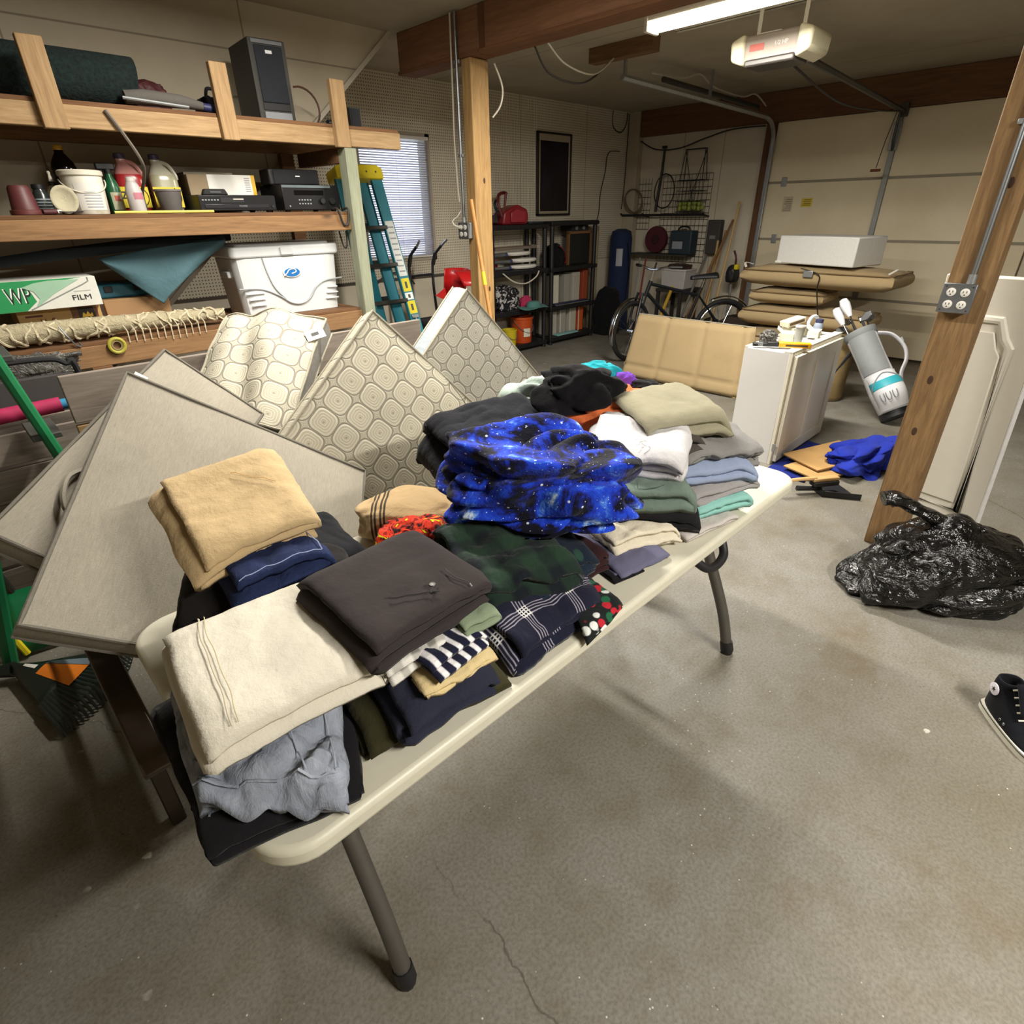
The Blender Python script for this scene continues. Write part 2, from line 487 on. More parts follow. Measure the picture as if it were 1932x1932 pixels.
# ------------------------------------------------------------------ conduit and outlet boxes
def outlet_box(label, x, y, z, w):
    t = thing('outlet_box', label, 'outlet box', (x, y, z))
    obj('box', MB().bb((0, -w / 2, -w / 2), (0.045, w / 2, w / 2)), M_galv, t, bevel=0.004)
    obj('cover_plate', MB().bb((-0.004, -w / 2 - 0.003, -w / 2 - 0.003), (0, w / 2 + 0.003, w / 2 + 0.003)), M_steel, t, bevel=0.002)
    for a in (-1, 1):
        for b in (-1, 1):
            r = obj('receptacle', MB().lathe([(0.0165, 0), (0.0165, 0.004), (0.014, 0.006)], (0, 0, 0), 16, Matrix.Translation((-0.004, a * w * 0.22, b * w * 0.22)) @ Matrix.Rotation(-PI / 2, 4, 'Y')), M_white, t)
            s = MB()
            for q in (-1, 1): s.box((-0.0105, a * w * 0.22 + q * 0.006, b * w * 0.22 + 0.003), (0.0015, 0.002, 0.008))
            s.box((-0.0105, a * w * 0.22, b * w * 0.22 - 0.008), (0.0015, 0.004, 0.004))
            obj('slots', s, M_black, r, smooth=0)
    for a in (-1, 1):
        for b in (-1, 1):
            obj('screw', MB().lathe([(0.0035, 0), (0.0025, 0.002)], (0, 0, 0), 8, Matrix.Translation((-0.004, a * w * 0.42, b * w * 0.42)) @ Matrix.Rotation(-PI / 2, 4, 'Y')), M_dsteel, t)
    return t
outlet_box('metal box with four white sockets on the knotty brown post', 3.034, 0.472, 1.208, 0.108)
outlet_box('metal box with four white sockets on the post beside the ladder', 3.034, 3.585, 1.43, 0.105)
def conduit(label, x, y, z0, z1, clips):
    t = thing('conduit', label, 'conduit', (x, y, z0))
    obj('pipe', MB().tube([(0, 0, 0), (0, 0, z1 - z0)], 0.011, 10), M_steel, t)
    obj('connector', MB().tube([(0, 0, 0.0), (0, 0, 0.035)], 0.016, 10), M_galv, t)
    for c in clips: obj('clip', MB().box((0.004, 0, c), (0.02, 0.05, 0.018)), M_galv, t, bevel=0.002)
conduit('grey metal conduit running up the knotty brown post', 3.063, 0.445, 1.264, 2.42, (0.55,))
conduit('grey metal conduit on the post beside the ladder', 3.055, 3.60, 1.484, 2.69, (0.42, 0.95))
wc = smooth_path([(3.05, 3.640, 2.69), (3.045, 3.642, 2.3), (3.04, 3.644, 2.0), (3.045, 3.640, 1.75), (3.05, 3.635, 1.62)])
tag(obj('power_cable', MB().tube(wc, 0.006, 6), M_wcable), 'white cable taped along the conduit on the post by the ladder', 'cable')
wc = smooth_path([(3.026, 3.61, 1.455), (3.0, 3.62, 1.46), (2.985, 3.64, 1.475), (2.995, 3.655, 1.50), (3.02, 3.63, 1.525), (3.04, 3.615, 1.56)])
t = thing('plug_cord', 'short white cord plugged into the box by the ladder', 'cord', wc[0]); M_wplug = plain('#C9C4B6', 0.5)
obj('cord', MB().tube([p - wc[0] for p in wc], 0.005, 6), M_wplug, t)
obj('plug', MB().box((-0.006, 0, 0), (0.024, 0.028, 0.024)), M_wplug, t, bevel=0.005)

# ------------------------------------------------------------------ window with a venetian blind
w1 = struct('window_1', MB().bb((WX0, WALL_Y + 0.09, WZ0), (WX1, WALL_Y + 0.094, WZ1)), NT('window_glass').done((0.9, 0.95, 1.0), 0.03, **{'Transmission Weight': 1.0, 'IOR': 1.02}), smooth=0)
mb = MB()
for a in (WX0, WX1): mb.bb((a - 0.03, WALL_Y - 0.012, WZ0 - 0.03), (a + 0.03, WALL_Y + 0.12, WZ1 + 0.03))
for a in (WZ0, WZ1): mb.bb((WX0 - 0.03, WALL_Y - 0.012, a - 0.03), (WX1 + 0.03, WALL_Y + 0.12, a + 0.03))
obj('window_frame', mb, plain('#A79D8B', 0.7), w1, bevel=0.003)
bl = thing('venetian_blind', 'white venetian blind with many thin slats lit from outside', 'blind', (WX0, WALL_Y - 0.02, WZ0))
M_slat = NT('blind_slat').done('#D8D4E0', 0.45, **{'Subsurface Weight': 0.0, 'Transmission Weight': 0.0})
n_ = NT('slat_translucent'); tr = n_.node('ShaderNodeBsdfTranslucent'); tr.inputs[0].default_value = (0.80, 0.78, 0.86, 1)
mx = n_.node('ShaderNodeMixShader'); mx.inputs[0].default_value = 0.45
n_.b.inputs['Base Color'].default_value = (0.72, 0.70, 0.76, 1)
n_.link(n_.b.outputs[0], mx.inputs[1]); n_.link(tr.outputs[0], mx.inputs[2]); n_.link(mx.outputs[0], n_.t.nodes['Material Output'].inputs[0])
M_slat = n_.m
Wd = WX1 - WX0 - 0.02; nsl = 50; pitch = (WZ1 - WZ0 - 0.06) / nsl
first = None
for k in range(nsl):
    if first is None:
        mbs = MB().grid(lambda u, v: (0.01 + u * Wd, -0.0125 + 0.025 * v, 0.0018 * math.sin(PI * v)), 2, 5)
        first = obj('slat', mbs, M_slat, bl, solid=0.0007)
        s = first
    else:
        s = first.copy(); col.objects.link(s); s.parent = bl
    s.location = (0, 0, 0.03 + pitch * k)
    s.rotation_euler = (R(34 + (12 if k in (5, 6, 7) else 0) + 3 * math.sin(k * 2.1)), 0, 0)
obj('head_rail', MB().bb((0, -0.02, WZ1 - WZ0 - 0.03), (Wd + 0.02, 0.015, WZ1 - WZ0)), M_white, bl, bevel=0.003)
obj('bottom_rail', MB().bb((0, -0.016, 0.004), (Wd + 0.02, 0.012, 0.02)), M_white, bl, bevel=0.003)
for x in (0.12, 0.42, 0.71):
    obj('ladder_cord', MB().tube([(x, -0.016, 0.01), (x, -0.016, WZ1 - WZ0 - 0.02)], 0.0015, 5), M_white, bl)

# ------------------------------------------------------------------ garage door
gd = struct('door_1', MB().bb((7.70, 0.78, 0.0), (7.72, 3.40, 2.40)), plain('#7E7462', 0.9), smooth=0)
for k in range(4):
    z0 = 0.02 + 0.598 * k
    mbp = MB().prism(rnd_poly(2.60, 0.592, 0.004, 1), 0, 0.05, Matrix.Translation((7.70, 2.09, z0 + 0.296)) @ Matrix(((0, 0, -1, 0), (1, 0, 0, 0), (0, 1, 0, 0), (0, 0, 0, 1))))
    p = obj('door_section', mbp, M_gdoor, gd, bevel=0.006)
    if k:
        s = MB().bb((7.645, 0.80, z0 - 0.02), (7.651, 3.38, z0 + 0.006)); obj('section_rail', s, plain('#8B8370', 0.6), gd)
        for y in (0.95, 3.2): obj('hinge', MB().bb((7.635, y - 0.03, z0 - 0.05), (7.652, y + 0.03, z0 + 0.045)), M_galv, gd, bevel=0.003)
mb = MB().bb((7.615, 2.115, 0.6), (7.652, 2.165, 2.41)); obj('center_stile', mb, plain('#8A8C8A', 0.5, 0.6), gd, bevel=0.004)
obj('stile_plate', MB().bb((7.60, 2.10, 2.05), (7.617, 2.18, 2.30)), M_steel, gd, bevel=0.002)
obj('lock_hole', MB().bb((7.643, 1.64, 0.885), (7.652, 1.70, 0.925)), M_black, gd, bevel=0.002)
lb = obj('warning_label', MB().bb((7.647, 2.84, 1.55), (7.6505, 2.96, 1.64)), plain('#C9B43A', 0.6), gd)
for q in range(4): obj('print_line', MB().bb((7.646, 2.855, 1.565 + q * 0.018), (7.6475, 2.94 - 0.01 * (q % 2), 1.571 + q * 0.018)), plain('#5E5318', 0.6), lb)
lb = obj('instruction_label', MB().bb((7.647, 3.06, 1.50), (7.6505, 3.17, 1.66)), plain('#BDB096', 0.7), gd)
for q in range(6): obj('print_line', MB().bb((7.646, 3.07, 1.515 + q * 0.022), (7.6475, 3.155 - 0.012 * (q % 3), 1.522 + q * 0.022)), plain('#7A6F5C', 0.6), lb)
tj = struct('trim_3', MB().bb((7.60, 3.40, 0), (7.70, 3.50, 2.41)), wood('#6B4B2E', '#4A3220', 0.7, 0.85, 2, False), bevel=0.004)
t = thing('door_track', 'grey steel track of the garage door by the tool corner', 'door track', (7.60, 3.40, 0))
obj('vertical_rail', MB().bb((-0.03, -0.035, 0.0), (-0.002, -0.005, 2.15)), M_galv, t, bevel=0.003)
obj('angle_iron', MB().bb((-0.012, -0.005, 0.0), (0.0, 0.02, 2.3)), M_galv, t, bevel=0.002)
cur = smooth_path([(-0.016, -0.02, 2.12), (-0.04, -0.02, 2.25), (-0.12, -0.02, 2.36), (-0.25, -0.02, 2.42), (-0.6, -0.02, 2.44), (-3.0, -0.02, 2.49)], 5)
obj('curved_rail', MB().tube(cur, 0.024, 6), M_galv, t)
obj('hanger', MB().bb((-2.98, -0.03, 2.49), (-2.95, -0.01, CEIL - 0.001)), M_galv, t)
obj('hanger', MB().bb((-1.6, -0.03, 2.47), (-1.57, -0.01, CEIL - 0.001)), M_galv, t)
obj('spring', MB().tube([(-0.4, 0.05, 2.52), (-2.3, 0.05, 2.56)], 0.022, 10), M_dsteel, t)
obj('cross_block', MB().bb((-3.1, -0.35, 2.60), (-3.0, 0.25, CEIL - 0.001)), wood('#7B5A38', '#5A3F26', 1, 0.85, 1, False), t)
t2 = thing('door_pull_rope', 'thin red-brown rope with wooden handle hanging below the opener rail', 'rope', (7.3, 2.095, 1.866))
obj('rope', MB().tube([(0.03, 0.0, 0.50), (0.0, 0.035, 0.25), (0, 0.06, 0.02)], 0.004, 5), M_cable, t2)
obj('handle', MB().tube([(0, 0.015, 0.0), (0, 0.105, 0.0)], 0.012, 8), plain('#6B3A22', 0.6), t2)

# garage door opener with rail
op = thing('door_opener', 'cream and grey garage door opener hanging below the ceiling', 'garage opener', (4.2, 1.99, 2.35))
obj('motor_body', MB().prism([(-0.17, 0.0), (0.17, 0.0), (0.175, 0.14), (-0.175, 0.14)], 0, 0.26, YZ), plain('#94897F', 0.6), op, bevel=0.012)
for s in (-1, 1):
    poly = [(s * 0.16, -0.012), (s * 0.245, 0.02), (s * 0.255, 0.12), (s * 0.165, 0.152)]
    if s < 0: poly.reverse()
    obj('end_cover', MB().prism(poly, -0.03, 0.27, YZ), plain('#D3CCB0', 0.45), op, bevel=0.02, seg=3)
obj('lamp_lens', MB().bb((-0.012, -0.155, -0.02), (0.2, 0.155, 0.018)), plain('#3A3632', 0.4), op, bevel=0.01)
obj('red_badge', MB().bb((-0.003, 0.045, 0.058), (0, 0.135, 0.092)), plain('#A8564C', 0.6), op)
text('model_number', '1/2 HP', 0.03, M_white, op, (-0.002, -0.06, 0.078), FACE_NEG_X)
obj('antenna_plate', MB().bb((0.04, -0.03, 0.14), (0.12, 0.10, 0.152)), M_white, op, bevel=0.003)
for y in (0.14, -0.14): obj('hanger_strap', MB().bb((0.1, y - 0.012, 0.14), (0.104, y + 0.012, 0.30)), M_offw, op)
obj('opener_rail', MB().tube([(0.26, 0.05, 0.12), (3.36, 0.11, 0.02)], 0.022, 6), M_dsteel, op)
obj('door_arm', MB().tube([(3.3, 0.13, 0.05), (3.34, 0.14, -0.22), (3.395, 0.145, -0.30)], 0.012, 6), M_dsteel, op)
obj('rail_bracket', MB().bb((3.33, 0.08, -0.02), (3.399, 0.15, 0.09)), M_dsteel, op)
obj('chain', MB().tube(smooth_path([(0.28, 0.0, 0.03), (1.3, 0.02, -0.09), (2.4, 0.07, -0.05), (3.3, 0.1, 0.02)]), 0.008, 5), M_cable, op)
pa = thing('perforated_angle', 'long perforated steel angle on the ceiling above the opener', 'steel angle', (4.42, 1.2, 2.648))
obj('angle', MB().bb((-0.02, 0, 0), (0.02, 1.6, 0.003)).bb((-0.02, 0, 0), (-0.017, 1.6, 0.05)), M_offw, pa)
hm = MB()
for k in range(52): hm.box((-0.0205, 0.03 + k * 0.03, 0.025), (0.002, 0.012, 0.012))
tag(obj('holes', hm, M_black, pa, smooth=0), kind='stuff')

# ------------------------------------------------------------------ fluorescent ceiling lights
def tube_light(label, x, y, rz, power, z=CEIL, wires=False):
    t = thing('fluorescent_light', label, 'ceiling light', (x, y, z), rz)
    obj('housing', MB().bb((-0.06, -0.62, -0.045), (0.06, 0.62, -0.001)), M_white, t, bevel=0.005)
    for s in (-1, 1): obj('end_cap', MB().bb((-0.065, s * 0.62 - 0.012, -0.09), (0.065, s * 0.62 + 0.012, -0.001)), M_white, t, bevel=0.004)
    if wires:
        for q in (-0.5, 0.5): obj('hanging_wire', MB().tube([(0, q, 0), (0, q, CEIL - z - 0.001)], 0.003, 5), M_white, t)
    nm = NT('glowing_lens'); em = nm.done('#F7F2DC', 0.4, **{'Emission Color': srgb('#FFF6DE'), 'Emission Strength': 9.0})
    mb = MB().grid(lambda u, v: (0.062 * math.cos(PI + PI * u), -0.605 + 1.21 * v, -0.045 + 0.045 * math.sin(PI + PI * u)), 11, 2)
    obj('lens', mb, em, t)
    ld = bpy.data.lights.new('tube_glow', 'AREA'); ld.shape = 'RECTANGLE'; ld.size = 0.13; ld.size_y = 1.2
    ld.energy = power; ld.color = (1.0, 0.955, 0.87)
    lo = bpy.data.objects.new('tube_glow', ld); col.objects.link(lo); lo.parent = t; lo.location = (0, 0, -0.096)
    return t
tube_light('lit fluorescent tube light on the ceiling beside the opener', 3.62, 1.85, 0, LAMP_POWER * 1.1, 2.56, True)
tube_light('lit fluorescent tube light on the ceiling over the shelves and cushions', 1.35, 2.15, 0, LAMP_POWER * 0.8)
tube_light('lit fluorescent tube light on the ceiling over the bare floor', 1.2, -1.6, PI / 2, LAMP_POWER * 1.45)

# ------------------------------------------------------------------ loose cables along ceiling and walls
def cable(label, pts, r=0.006, m=None, n=6):
    return tag(obj('cable', MB().tube(smooth_path(pts, n), r, 6), m or M_cable), label, 'cable')
cable('pale cable looping down behind the beam near the post', [(3.23, 3.42, 2.42), (3.3, 3.42, 2.30), (3.29, 3.43, 2.2), (3.25, 3.47, 2.13)], 0.006, M_wcable)
cable('pale cable sagging from beam to the wooden block of the door track', [(3.23, 2.95, 2.46), (3.7, 3.2, 2.44), (4.2, 3.35, 2.46), (4.5, 3.4, 2.60)], 0.006, M_wcable)
cable('dark cable sagging from beam to the wooden block of the door track', [(3.23, 3.05, 2.45), (3.6, 3.25, 2.38), (4.1, 3.36, 2.40), (4.52, 3.42, 2.60)], 0.007)
cable('pale cable draped over the horizontal door track', [(5.2, 3.5, 2.60), (5.7, 3.5, 2.62), (6.0, 3.5, 2.68), (6.3, 3.5, 2.61), (6.9, 3.5, 2.59), (7.2, 3.5, 2.64), (7.5, 3.5, 2.56)], 0.008, M_wcable)
cable('dark cable sagging below the header beam above the tool rack', [(7.585, 5.2, 2.36), (7.585, 4.95, 2.25), (7.585, 4.6, 2.24), (7.585, 4.25, 2.32), (7.57, 3.9, 2.38), (7.57, 3.5, 2.38)], 0.009)
cable('thin dark cable loop on the pegboard near the ceiling corner', [(7.2, 5.40, 2.69), (7.22, 5.40, 2.52), (7.38, 5.40, 2.46), (7.5, 5.40, 2.55), (7.52, 5.40, 2.69)], 0.006)
cable('long dark cable hanging straight down the wall corner', [(7.56, 5.40, 2.68), (7.56, 5.40, 2.1), (7.55, 5.40, 1.8), (7.52, 5.40, 1.56)], 0.006)
cable('thin brown string tangled on the pegboard by the corner', [(7.4, 5.40, 2.25), (7.15, 5.40, 2.22), (7.1, 5.40, 2.0), (7.02, 5.40, 1.75), (7.0, 5.40, 1.5), (6.9, 5.40, 1.3)], 0.006)


# ================================================================== wooden shelving along the stair wall
SY0, SY1 = 3.60, 4.29
sh = thing('wooden_shelving', 'rough timber shelving with three levels against the stair wall', 'shelf', (0.8, 3.95, 0))
def P(a, b):   # world box into shelving space
    return MB().bb((a[0] - 0.8, a[1] - 3.95, a[2]), (b[0] - 0.8, b[1] - 3.95, b[2]))
M_dark_ply = wood('#7A5534', '#5C3D23', 0.6, 0.85, 0, False)
obj('front_board', P((-0.6, SY0, 1.915), (2.55, SY0 + 0.04, 2.005)), M_fir, sh, bevel=0.004)
obj('front_board', P((-0.6, SY0, 1.462), (2.11, SY0 + 0.04, 1.549)), M_shelf, sh, bevel=0.004)
obj('front_board', P((-0.6, SY0, 0.870), (2.11, SY0 + 0.04, 0.975)), M_shelf, sh, bevel=0.004)
for z, x1 in ((2.005, 2.54), (1.549, 2.10), (0.975, 2.10)):
    for k in range(3):
        y0 = SY0 + 0.005 + k * 0.228
        obj('deck_board', P((-0.6, y0, z), (x1, y0 + 0.224, z + 0.018)), M_dark_ply, sh, bevel=0.002)
    obj('rear_board', P((-0.6, SY1 - 0.045, z - 0.09), (x1 - 0.05, SY1 - 0.005, z)), M_shelf, sh, bevel=0.003)
Z_UP, Z_MID, Z_LOW = 2.0245, 1.5685, 0.9945
for x0, dx in ((0.64, 0.095), (1.41, 0.085), (2.07, 0.09)):
    obj('upright_block', P((x0, SY0 - 0.04, 1.905), (x0 + dx, SY0, 2.235)), M_fir_z, sh, bevel=0.004)
M_green_post = wood('#9C9F87', '#7F836E', 0.8, 0.85, 2, False)
obj('corner_post', P((2.112, SY0 - 0.038, 0.0), (2.19, SY0 + 0.05, 1.904)), M_green_post, sh, bevel=0.004)
obj('rear_post', P((2.0, SY1 - 0.1, 0.0), (2.09, SY1 - 0.052, 1.91)), M_dark_ply, sh, bevel=0.004)
obj('corner_post', P((-0.5, SY0 - 0.038, 0.0), (-0.42, SY0, 1.904)), M_green_post, sh, bevel=0.004)
obj('end_bracket', P((2.112, SY0 + 0.05, 1.83), (2.16, SY1 - 0.11, 1.91)), M_dark_ply, sh)
obj('leg_board', P((0.50, SY0 - 0.02, 0.0), (0.59, SY0, 0.872)), M_dark_ply, sh, bevel=0.003)

# ---- upper level
t = thing('rolled_carpet', 'dark green rolled carpet lying on the top shelf', 'carpet roll', (0.35, 3.86, Z_UP))
n = NT('carpet_pile'); f = n.noise(scale=60, detail=5)
M_carpet = n.done(n.mix(n.step(f, 0.35, 0.7), '#081312', '#162B28'), 0.95, bump=f, bstr=0.8, bdist=0.01)
def roll_sec(u, v):
    a = 2 * PI * u * 3.1; r = 0.125 - 0.028 * u * 3.1
    x = -0.85 + 1.62 * v + 0.02 * math.sin(a)
    q = 1 + 0.05 * nz((x * 3, a, 0), 1.0)
    return (x, r * q * math.cos(a), 0.118 + r * q * math.sin(a) * 0.92)
obj('carpet', MB().grid(roll_sec, 70, 12), M_carpet, t, solid=0.018)
t = thing('leather_mitt', 'maroon leather bundle behind the end of the carpet roll', 'mitt', (1.24, 4.05, Z_UP))
def crumple_bm(r, seed, amp=0.25, freq=1.6, sub=4, box=0.75, flat=-0.75, ridge=1.0):
    bm = bmesh.new(); bmesh.ops.create_icosphere(bm, subdivisions=sub, radius=1.0)
    for v in bm.verts:
        p = v.co.copy()
        q = Vector([math.copysign(abs(c) ** box, c) for c in p])
        w = Vector((nz(p, freq * 0.8, seed), nz(p, freq * 0.8, seed + 11), nz(p, freq * 0.8, seed + 23)))
        s1 = noise.noise(p * freq + w * 1.6 + Vector((seed, 0, 0)))
        s2 = noise.noise(p * freq * 2.3 + w * 2.2 + Vector((0, seed, 0)))
        s3 = noise.noise(p * freq * 5.0 + w * 2 + Vector((0, 0, seed)))
        bil = (abs(s1) - 0.22) * 1.35 * ridge + (abs(s2) - 0.2) * 0.30 * ridge + s3 * 0.06 + s1 * (1 - ridge)
        q = q * (1 + amp * bil)
        if q.z < flat: q.z = flat
        v.co = Vector((q.x * r[0], q.y * r[1], (q.z - flat) * r[2] / (1 - flat) * 1.0))
    return bm
M_maroon = plain('#4A1F22', 0.6, 0, 0.3, 25, 0.3)
obj('mitt_body', crumple_bm((0.10, 0.09, 0.17), 3.3, 0.22), M_maroon, t)
obj('mitt_strap', MB().tube([(-0.10, -0.02, 0.15), (-0.16, -0.02, 0.165), (-0.24, -0.02, 0.17)], [0.022, 0.018, 0.02], 7), M_maroon, t)
obj('mitt_lining', MB().box((-0.07, -0.075, 0.1), (0.07, 0.02, 0.04), (0, 0.4, 0.2)), plain('#A8A29A', 0.8), t, bevel=0.008)

t = thing('folded_umbrella', 'grey folded umbrella with navy grip lying on the top shelf', 'umbrella', (1.28, 3.68, Z_UP), R(-3))
obj('canopy_cloth', MB().tube([(-0.25, 0.02, 0.045), (-0.16, 0.02, 0.05), (0.0, 0.01, 0.045), (0.1, 0.0, 0.032)], [0.028, 0.035, 0.03, 0.018], 10), fabric('#5E5A55'), t)
obj('shaft', MB().tube([(-0.27, -0.03, 0.035), (0.02, -0.03, 0.018)], 0.008, 8), M_galv, t)
obj('grip', MB().tube([(0.1, 0, 0.03), (0.17, -0.002, 0.024), (0.22, -0.004, 0.022)], [0.018, 0.02, 0.019], 12), plain('#272B52', 0.5), t)
obj('end_ring', MB().tube([(0.22, -0.004, 0.022), (0.232, -0.004, 0.022)], [0.017, 0.012], 12), M_galv, t)

def speaker(label, loc, rz, w, d, h, name='speaker'):
    s = thing(name, label, 'speaker', loc, rz)
    obj('cabinet', MB().bb((-w / 2, -d / 2, 0), (w / 2, d / 2, h)), plain('#232220', 0.55, 0, 0.25, 40), s, bevel=0.004)
    obj('front_baffle', MB().bb((-w / 2, -d / 2 - 0.012, 0), (w / 2, -d / 2, h)), plain('#34332F', 0.5), s, bevel=0.003)
    return s
s = speaker('tall black floor speaker with grille standing on the top shelf', (1.84, 3.93, Z_UP), R(-4), 0.205, 0.30, 0.385, 'floor_speaker')
obj('grille', MB().bb((-0.075, -0.172, 0.095), (0.08, -0.163, 0.355)), plain('#1B1F26', 0.85, 0, 0.3, 200, 0.4), s, bevel=0.006)
obj('badge', MB().bb((-0.018, -0.175, 0.318), (0.018, -0.1715, 0.333)), plain('#E2E4E8', 0.4), s)
obj('port_slot', MB().bb((-0.075, -0.1695, 0.06), (0.08, -0.163, 0.092)), M_black, s)
obj('foot_plate', MB().bb((-0.075, -0.170, 0.004), (0.08, -0.163, 0.05)), plain('#8A8D92', 0.4, 0.3), s)
obj('top_strip', MB().bb((-0.085, -0.1685, 0.362), (0.085, -0.162, 0.378)), plain('#77797C', 0.4, 0.3), s)
s = speaker('small black satellite speaker at the end of the top shelf', (2.37, 3.86, Z_UP), R(-4), 0.072, 0.08, 0.125, 'satellite_speaker')
obj('grille', MB().bb((-0.032, -0.057, 0.006), (0.032, -0.052, 0.12)), plain('#1F2024', 0.85, 0, 0.3, 200, 0.4), s, bevel=0.004)
obj('badge', MB().bb((-0.012, -0.059, 0.014), (0.012, -0.0565, 0.02)), plain('#E2E4E8', 0.4), s)
t = thing('pocket_flashlight', 'small black flashlight with steel collar lying on the top shelf', 'flashlight', (2.14, 3.72, Z_UP), R(10))
obj('barrel', MB().tube([(-0.03, 0, 0.018), (0.0, 0, 0.018)], [0.015, 0.017], 10), M_black, t)
obj('collar', MB().tube([(0.0, 0, 0.018), (0.03, 0, 0.018)], [0.0175, 0.016], 10), M_galv, t)
pts = [Vector((2.10 + 0.13 * math.cos(a), 3.98 + 0.03 * math.cos(a), Z_UP + 0.115 + 0.11 * math.sin(a))) for a in [R(d) for d in range(110, -100, -15)]]
tag(obj('speaker_wire', MB().tube(pts, 0.006, 6), plain('#5B3A30', 0.6)), 'brown speaker wire arching beside the floor speaker', 'wire')
t = thing('dark_bag', 'small dark fabric bag behind the middle upright block', 'bag', (1.50, 3.85, Z_UP))
obj('bag_body', crumple_bm((0.085, 0.07, 0.10), 7.1, 0.25), fabric('#1F1E21'), t)
obj('bag_strap', MB().tube(smooth_path([(-0.03, 0, 0.09), (-0.01, 0.01, 0.14), (0.04, 0.01, 0.13), (0.05, 0, 0.085)]), 0.009, 6), fabric('#1F1E21'), t)

# ---- middle level
def bottle(name, label, cat, x, y, prof, m, cap=None, capm=None, z=Z_MID, n=18, sy=1.0, rz=0.0):
    t = thing(name, label, cat, (x, y, z), rz)
    obj('bottle_body', MB().lathe(prof, n=n, sy=sy), m, t)
    if cap:
        obj('cap', MB().lathe(cap, n=14), capm, t)
    return t
t = thing('flower_pot', 'dark red plastic flower pot turned upside down on the shelf', 'flower pot', (0.49, 3.75, Z_MID))
obj('pot', MB().lathe([(0.058, 0), (0.06, 0.012), (0.056, 0.014), (0.044, 0.11), (0.036, 0.122), (0.0, 0.122)], n=20), plain('#5B2D2E', 0.5), t)
obj('rim', MB().lathe([(0.0585, 0.0), (0.064, 0.002), (0.064, 0.02), (0.057, 0.022)], n=20, cap=False), plain('#64322F', 0.5), t)
t = bottle('small_jar', 'small dark jar with printed label beside the flower pot', 'jar', 0.58, 3.84, [(0.033, 0), (0.035, 0.01), (0.035, 0.085), (0.026, 0.1), (0.024, 0.112)], plain('#2C3230', 0.25), [(0.027, 0.112), (0.027, 0.13), (0.02, 0.132)], M_black)
for q in range(4): obj('label_band', MB().lathe([(0.0354, 0.025 + q * 0.013), (0.0358, 0.027 + q * 0.013), (0.0354, 0.031 + q * 0.013)], n=18), plain('#9AA3A6', 0.6), t)
t = thing('glue_tube', 'small glue tube with white cap lying by the flower pot', 'tube', (0.575, 3.665, Z_MID), R(20))
obj('tube_body', MB().tube([(-0.04, 0, 0.012), (0.02, 0, 0.013)], [0.011, 0.012], 10), M_maroon, t); obj('cap', MB().tube([(0.02, 0, 0.013), (0.04, 0, 0.013)], [0.009, 0.007], 8), M_white, t)
t = thing('oil_can', 'small dirty white pump bottle next to the white bucket', 'bottle', (0.648, 3.88, Z_MID))
obj('can_body', MB().lathe([(0.04, 0), (0.042, 0.08), (0.03, 0.115), (0.014, 0.13)], n=16), plain('#8F876F', 0.6, 0, 0.3), t)
obj('collar', MB().lathe([(0.017, 0.125), (0.018, 0.14), (0.012, 0.145)], n=12), M_black, t); obj('nozzle', MB().lathe([(0.011, 0.143), (0.006, 0.175), (0.008, 0.185), (0.004, 0.19)], n=10), M_offw, t)

# white pail with handle and paper label
t = thing('white_bucket', 'dirty white plastic bucket with a paper label on the shelf', 'bucket', (0.755, 3.77, Z_MID))
n = NT('bucket_plastic'); f = n.noise(scale=9, detail=6, rough=0.7); x, y, z = n.xyz()
obj('pail', MB().lathe([(0.075, 0), (0.078, 0.004), (0.088, 0.165), (0.086, 0.172), (0.0, 0.172)], n=28), n.done(n.mix(n.step(f, 0.5, 0.75), '#D6D2C4', '#A89D7C'), 0.45), t)
obj('lid', MB().lathe([(0.092, 0.165), (0.095, 0.168), (0.095, 0.185), (0.088, 0.19), (0.08, 0.184), (0.0, 0.184)], n=28), M_offw, t)
def bucket_label(u, v):
    a = R(-130 + 88 * u); z_ = 0.018 + 0.115 * v; r = 0.0787 + (z_ / 0.165) * 0.0098
    return (r * math.cos(a), r * math.sin(a), z_)
lab = obj('paper_label', MB().grid(bucket_label, 12, 4), M_white, t)
lm = MB()
for q in range(6):
    lm.grid(lambda u, v, q=q: tuple(Vector(bucket_label(0.25 + 0.6 * u, 0.1 + q * 0.11 + 0.03 * v)) * 1.004), 8, 2)
obj('label_print', lm, plain('#7C7E8E', 0.7), lab)
obj('handle', MB().tube([(0.096 * math.cos(a), 0.096 * math.sin(a) - 0.012 * math.sin(a), 0.15 - 0.06 * abs(math.sin(a))) for a in [R(180 + 10 * k) for k in range(19)]], 0.003, 6), M_offw, t)
t = thing('dust_mask', 'crumpled off-white dust mask leaning against the white bucket', 'mask', (0.645, 3.70, Z_MID))
obj('mask_cup', MB().grid(lambda u, v: (0.055 * v * math.cos(2 * PI * u), -0.01 + 0.02 * (1 - v * v), 0.064 + 0.06 * v * math.sin(2 * PI * u)), 20, 5, True), fabric('#B3AC93'), t, solid=0.003)
obj('mask_strap', MB().tube(smooth_path([(-0.05, 0, 0.04), (-0.045, -0.03, 0.014), (0.02, -0.035, 0.010), (0.06, 0.0, 0.012)]), 0.003, 5), M_black, t)

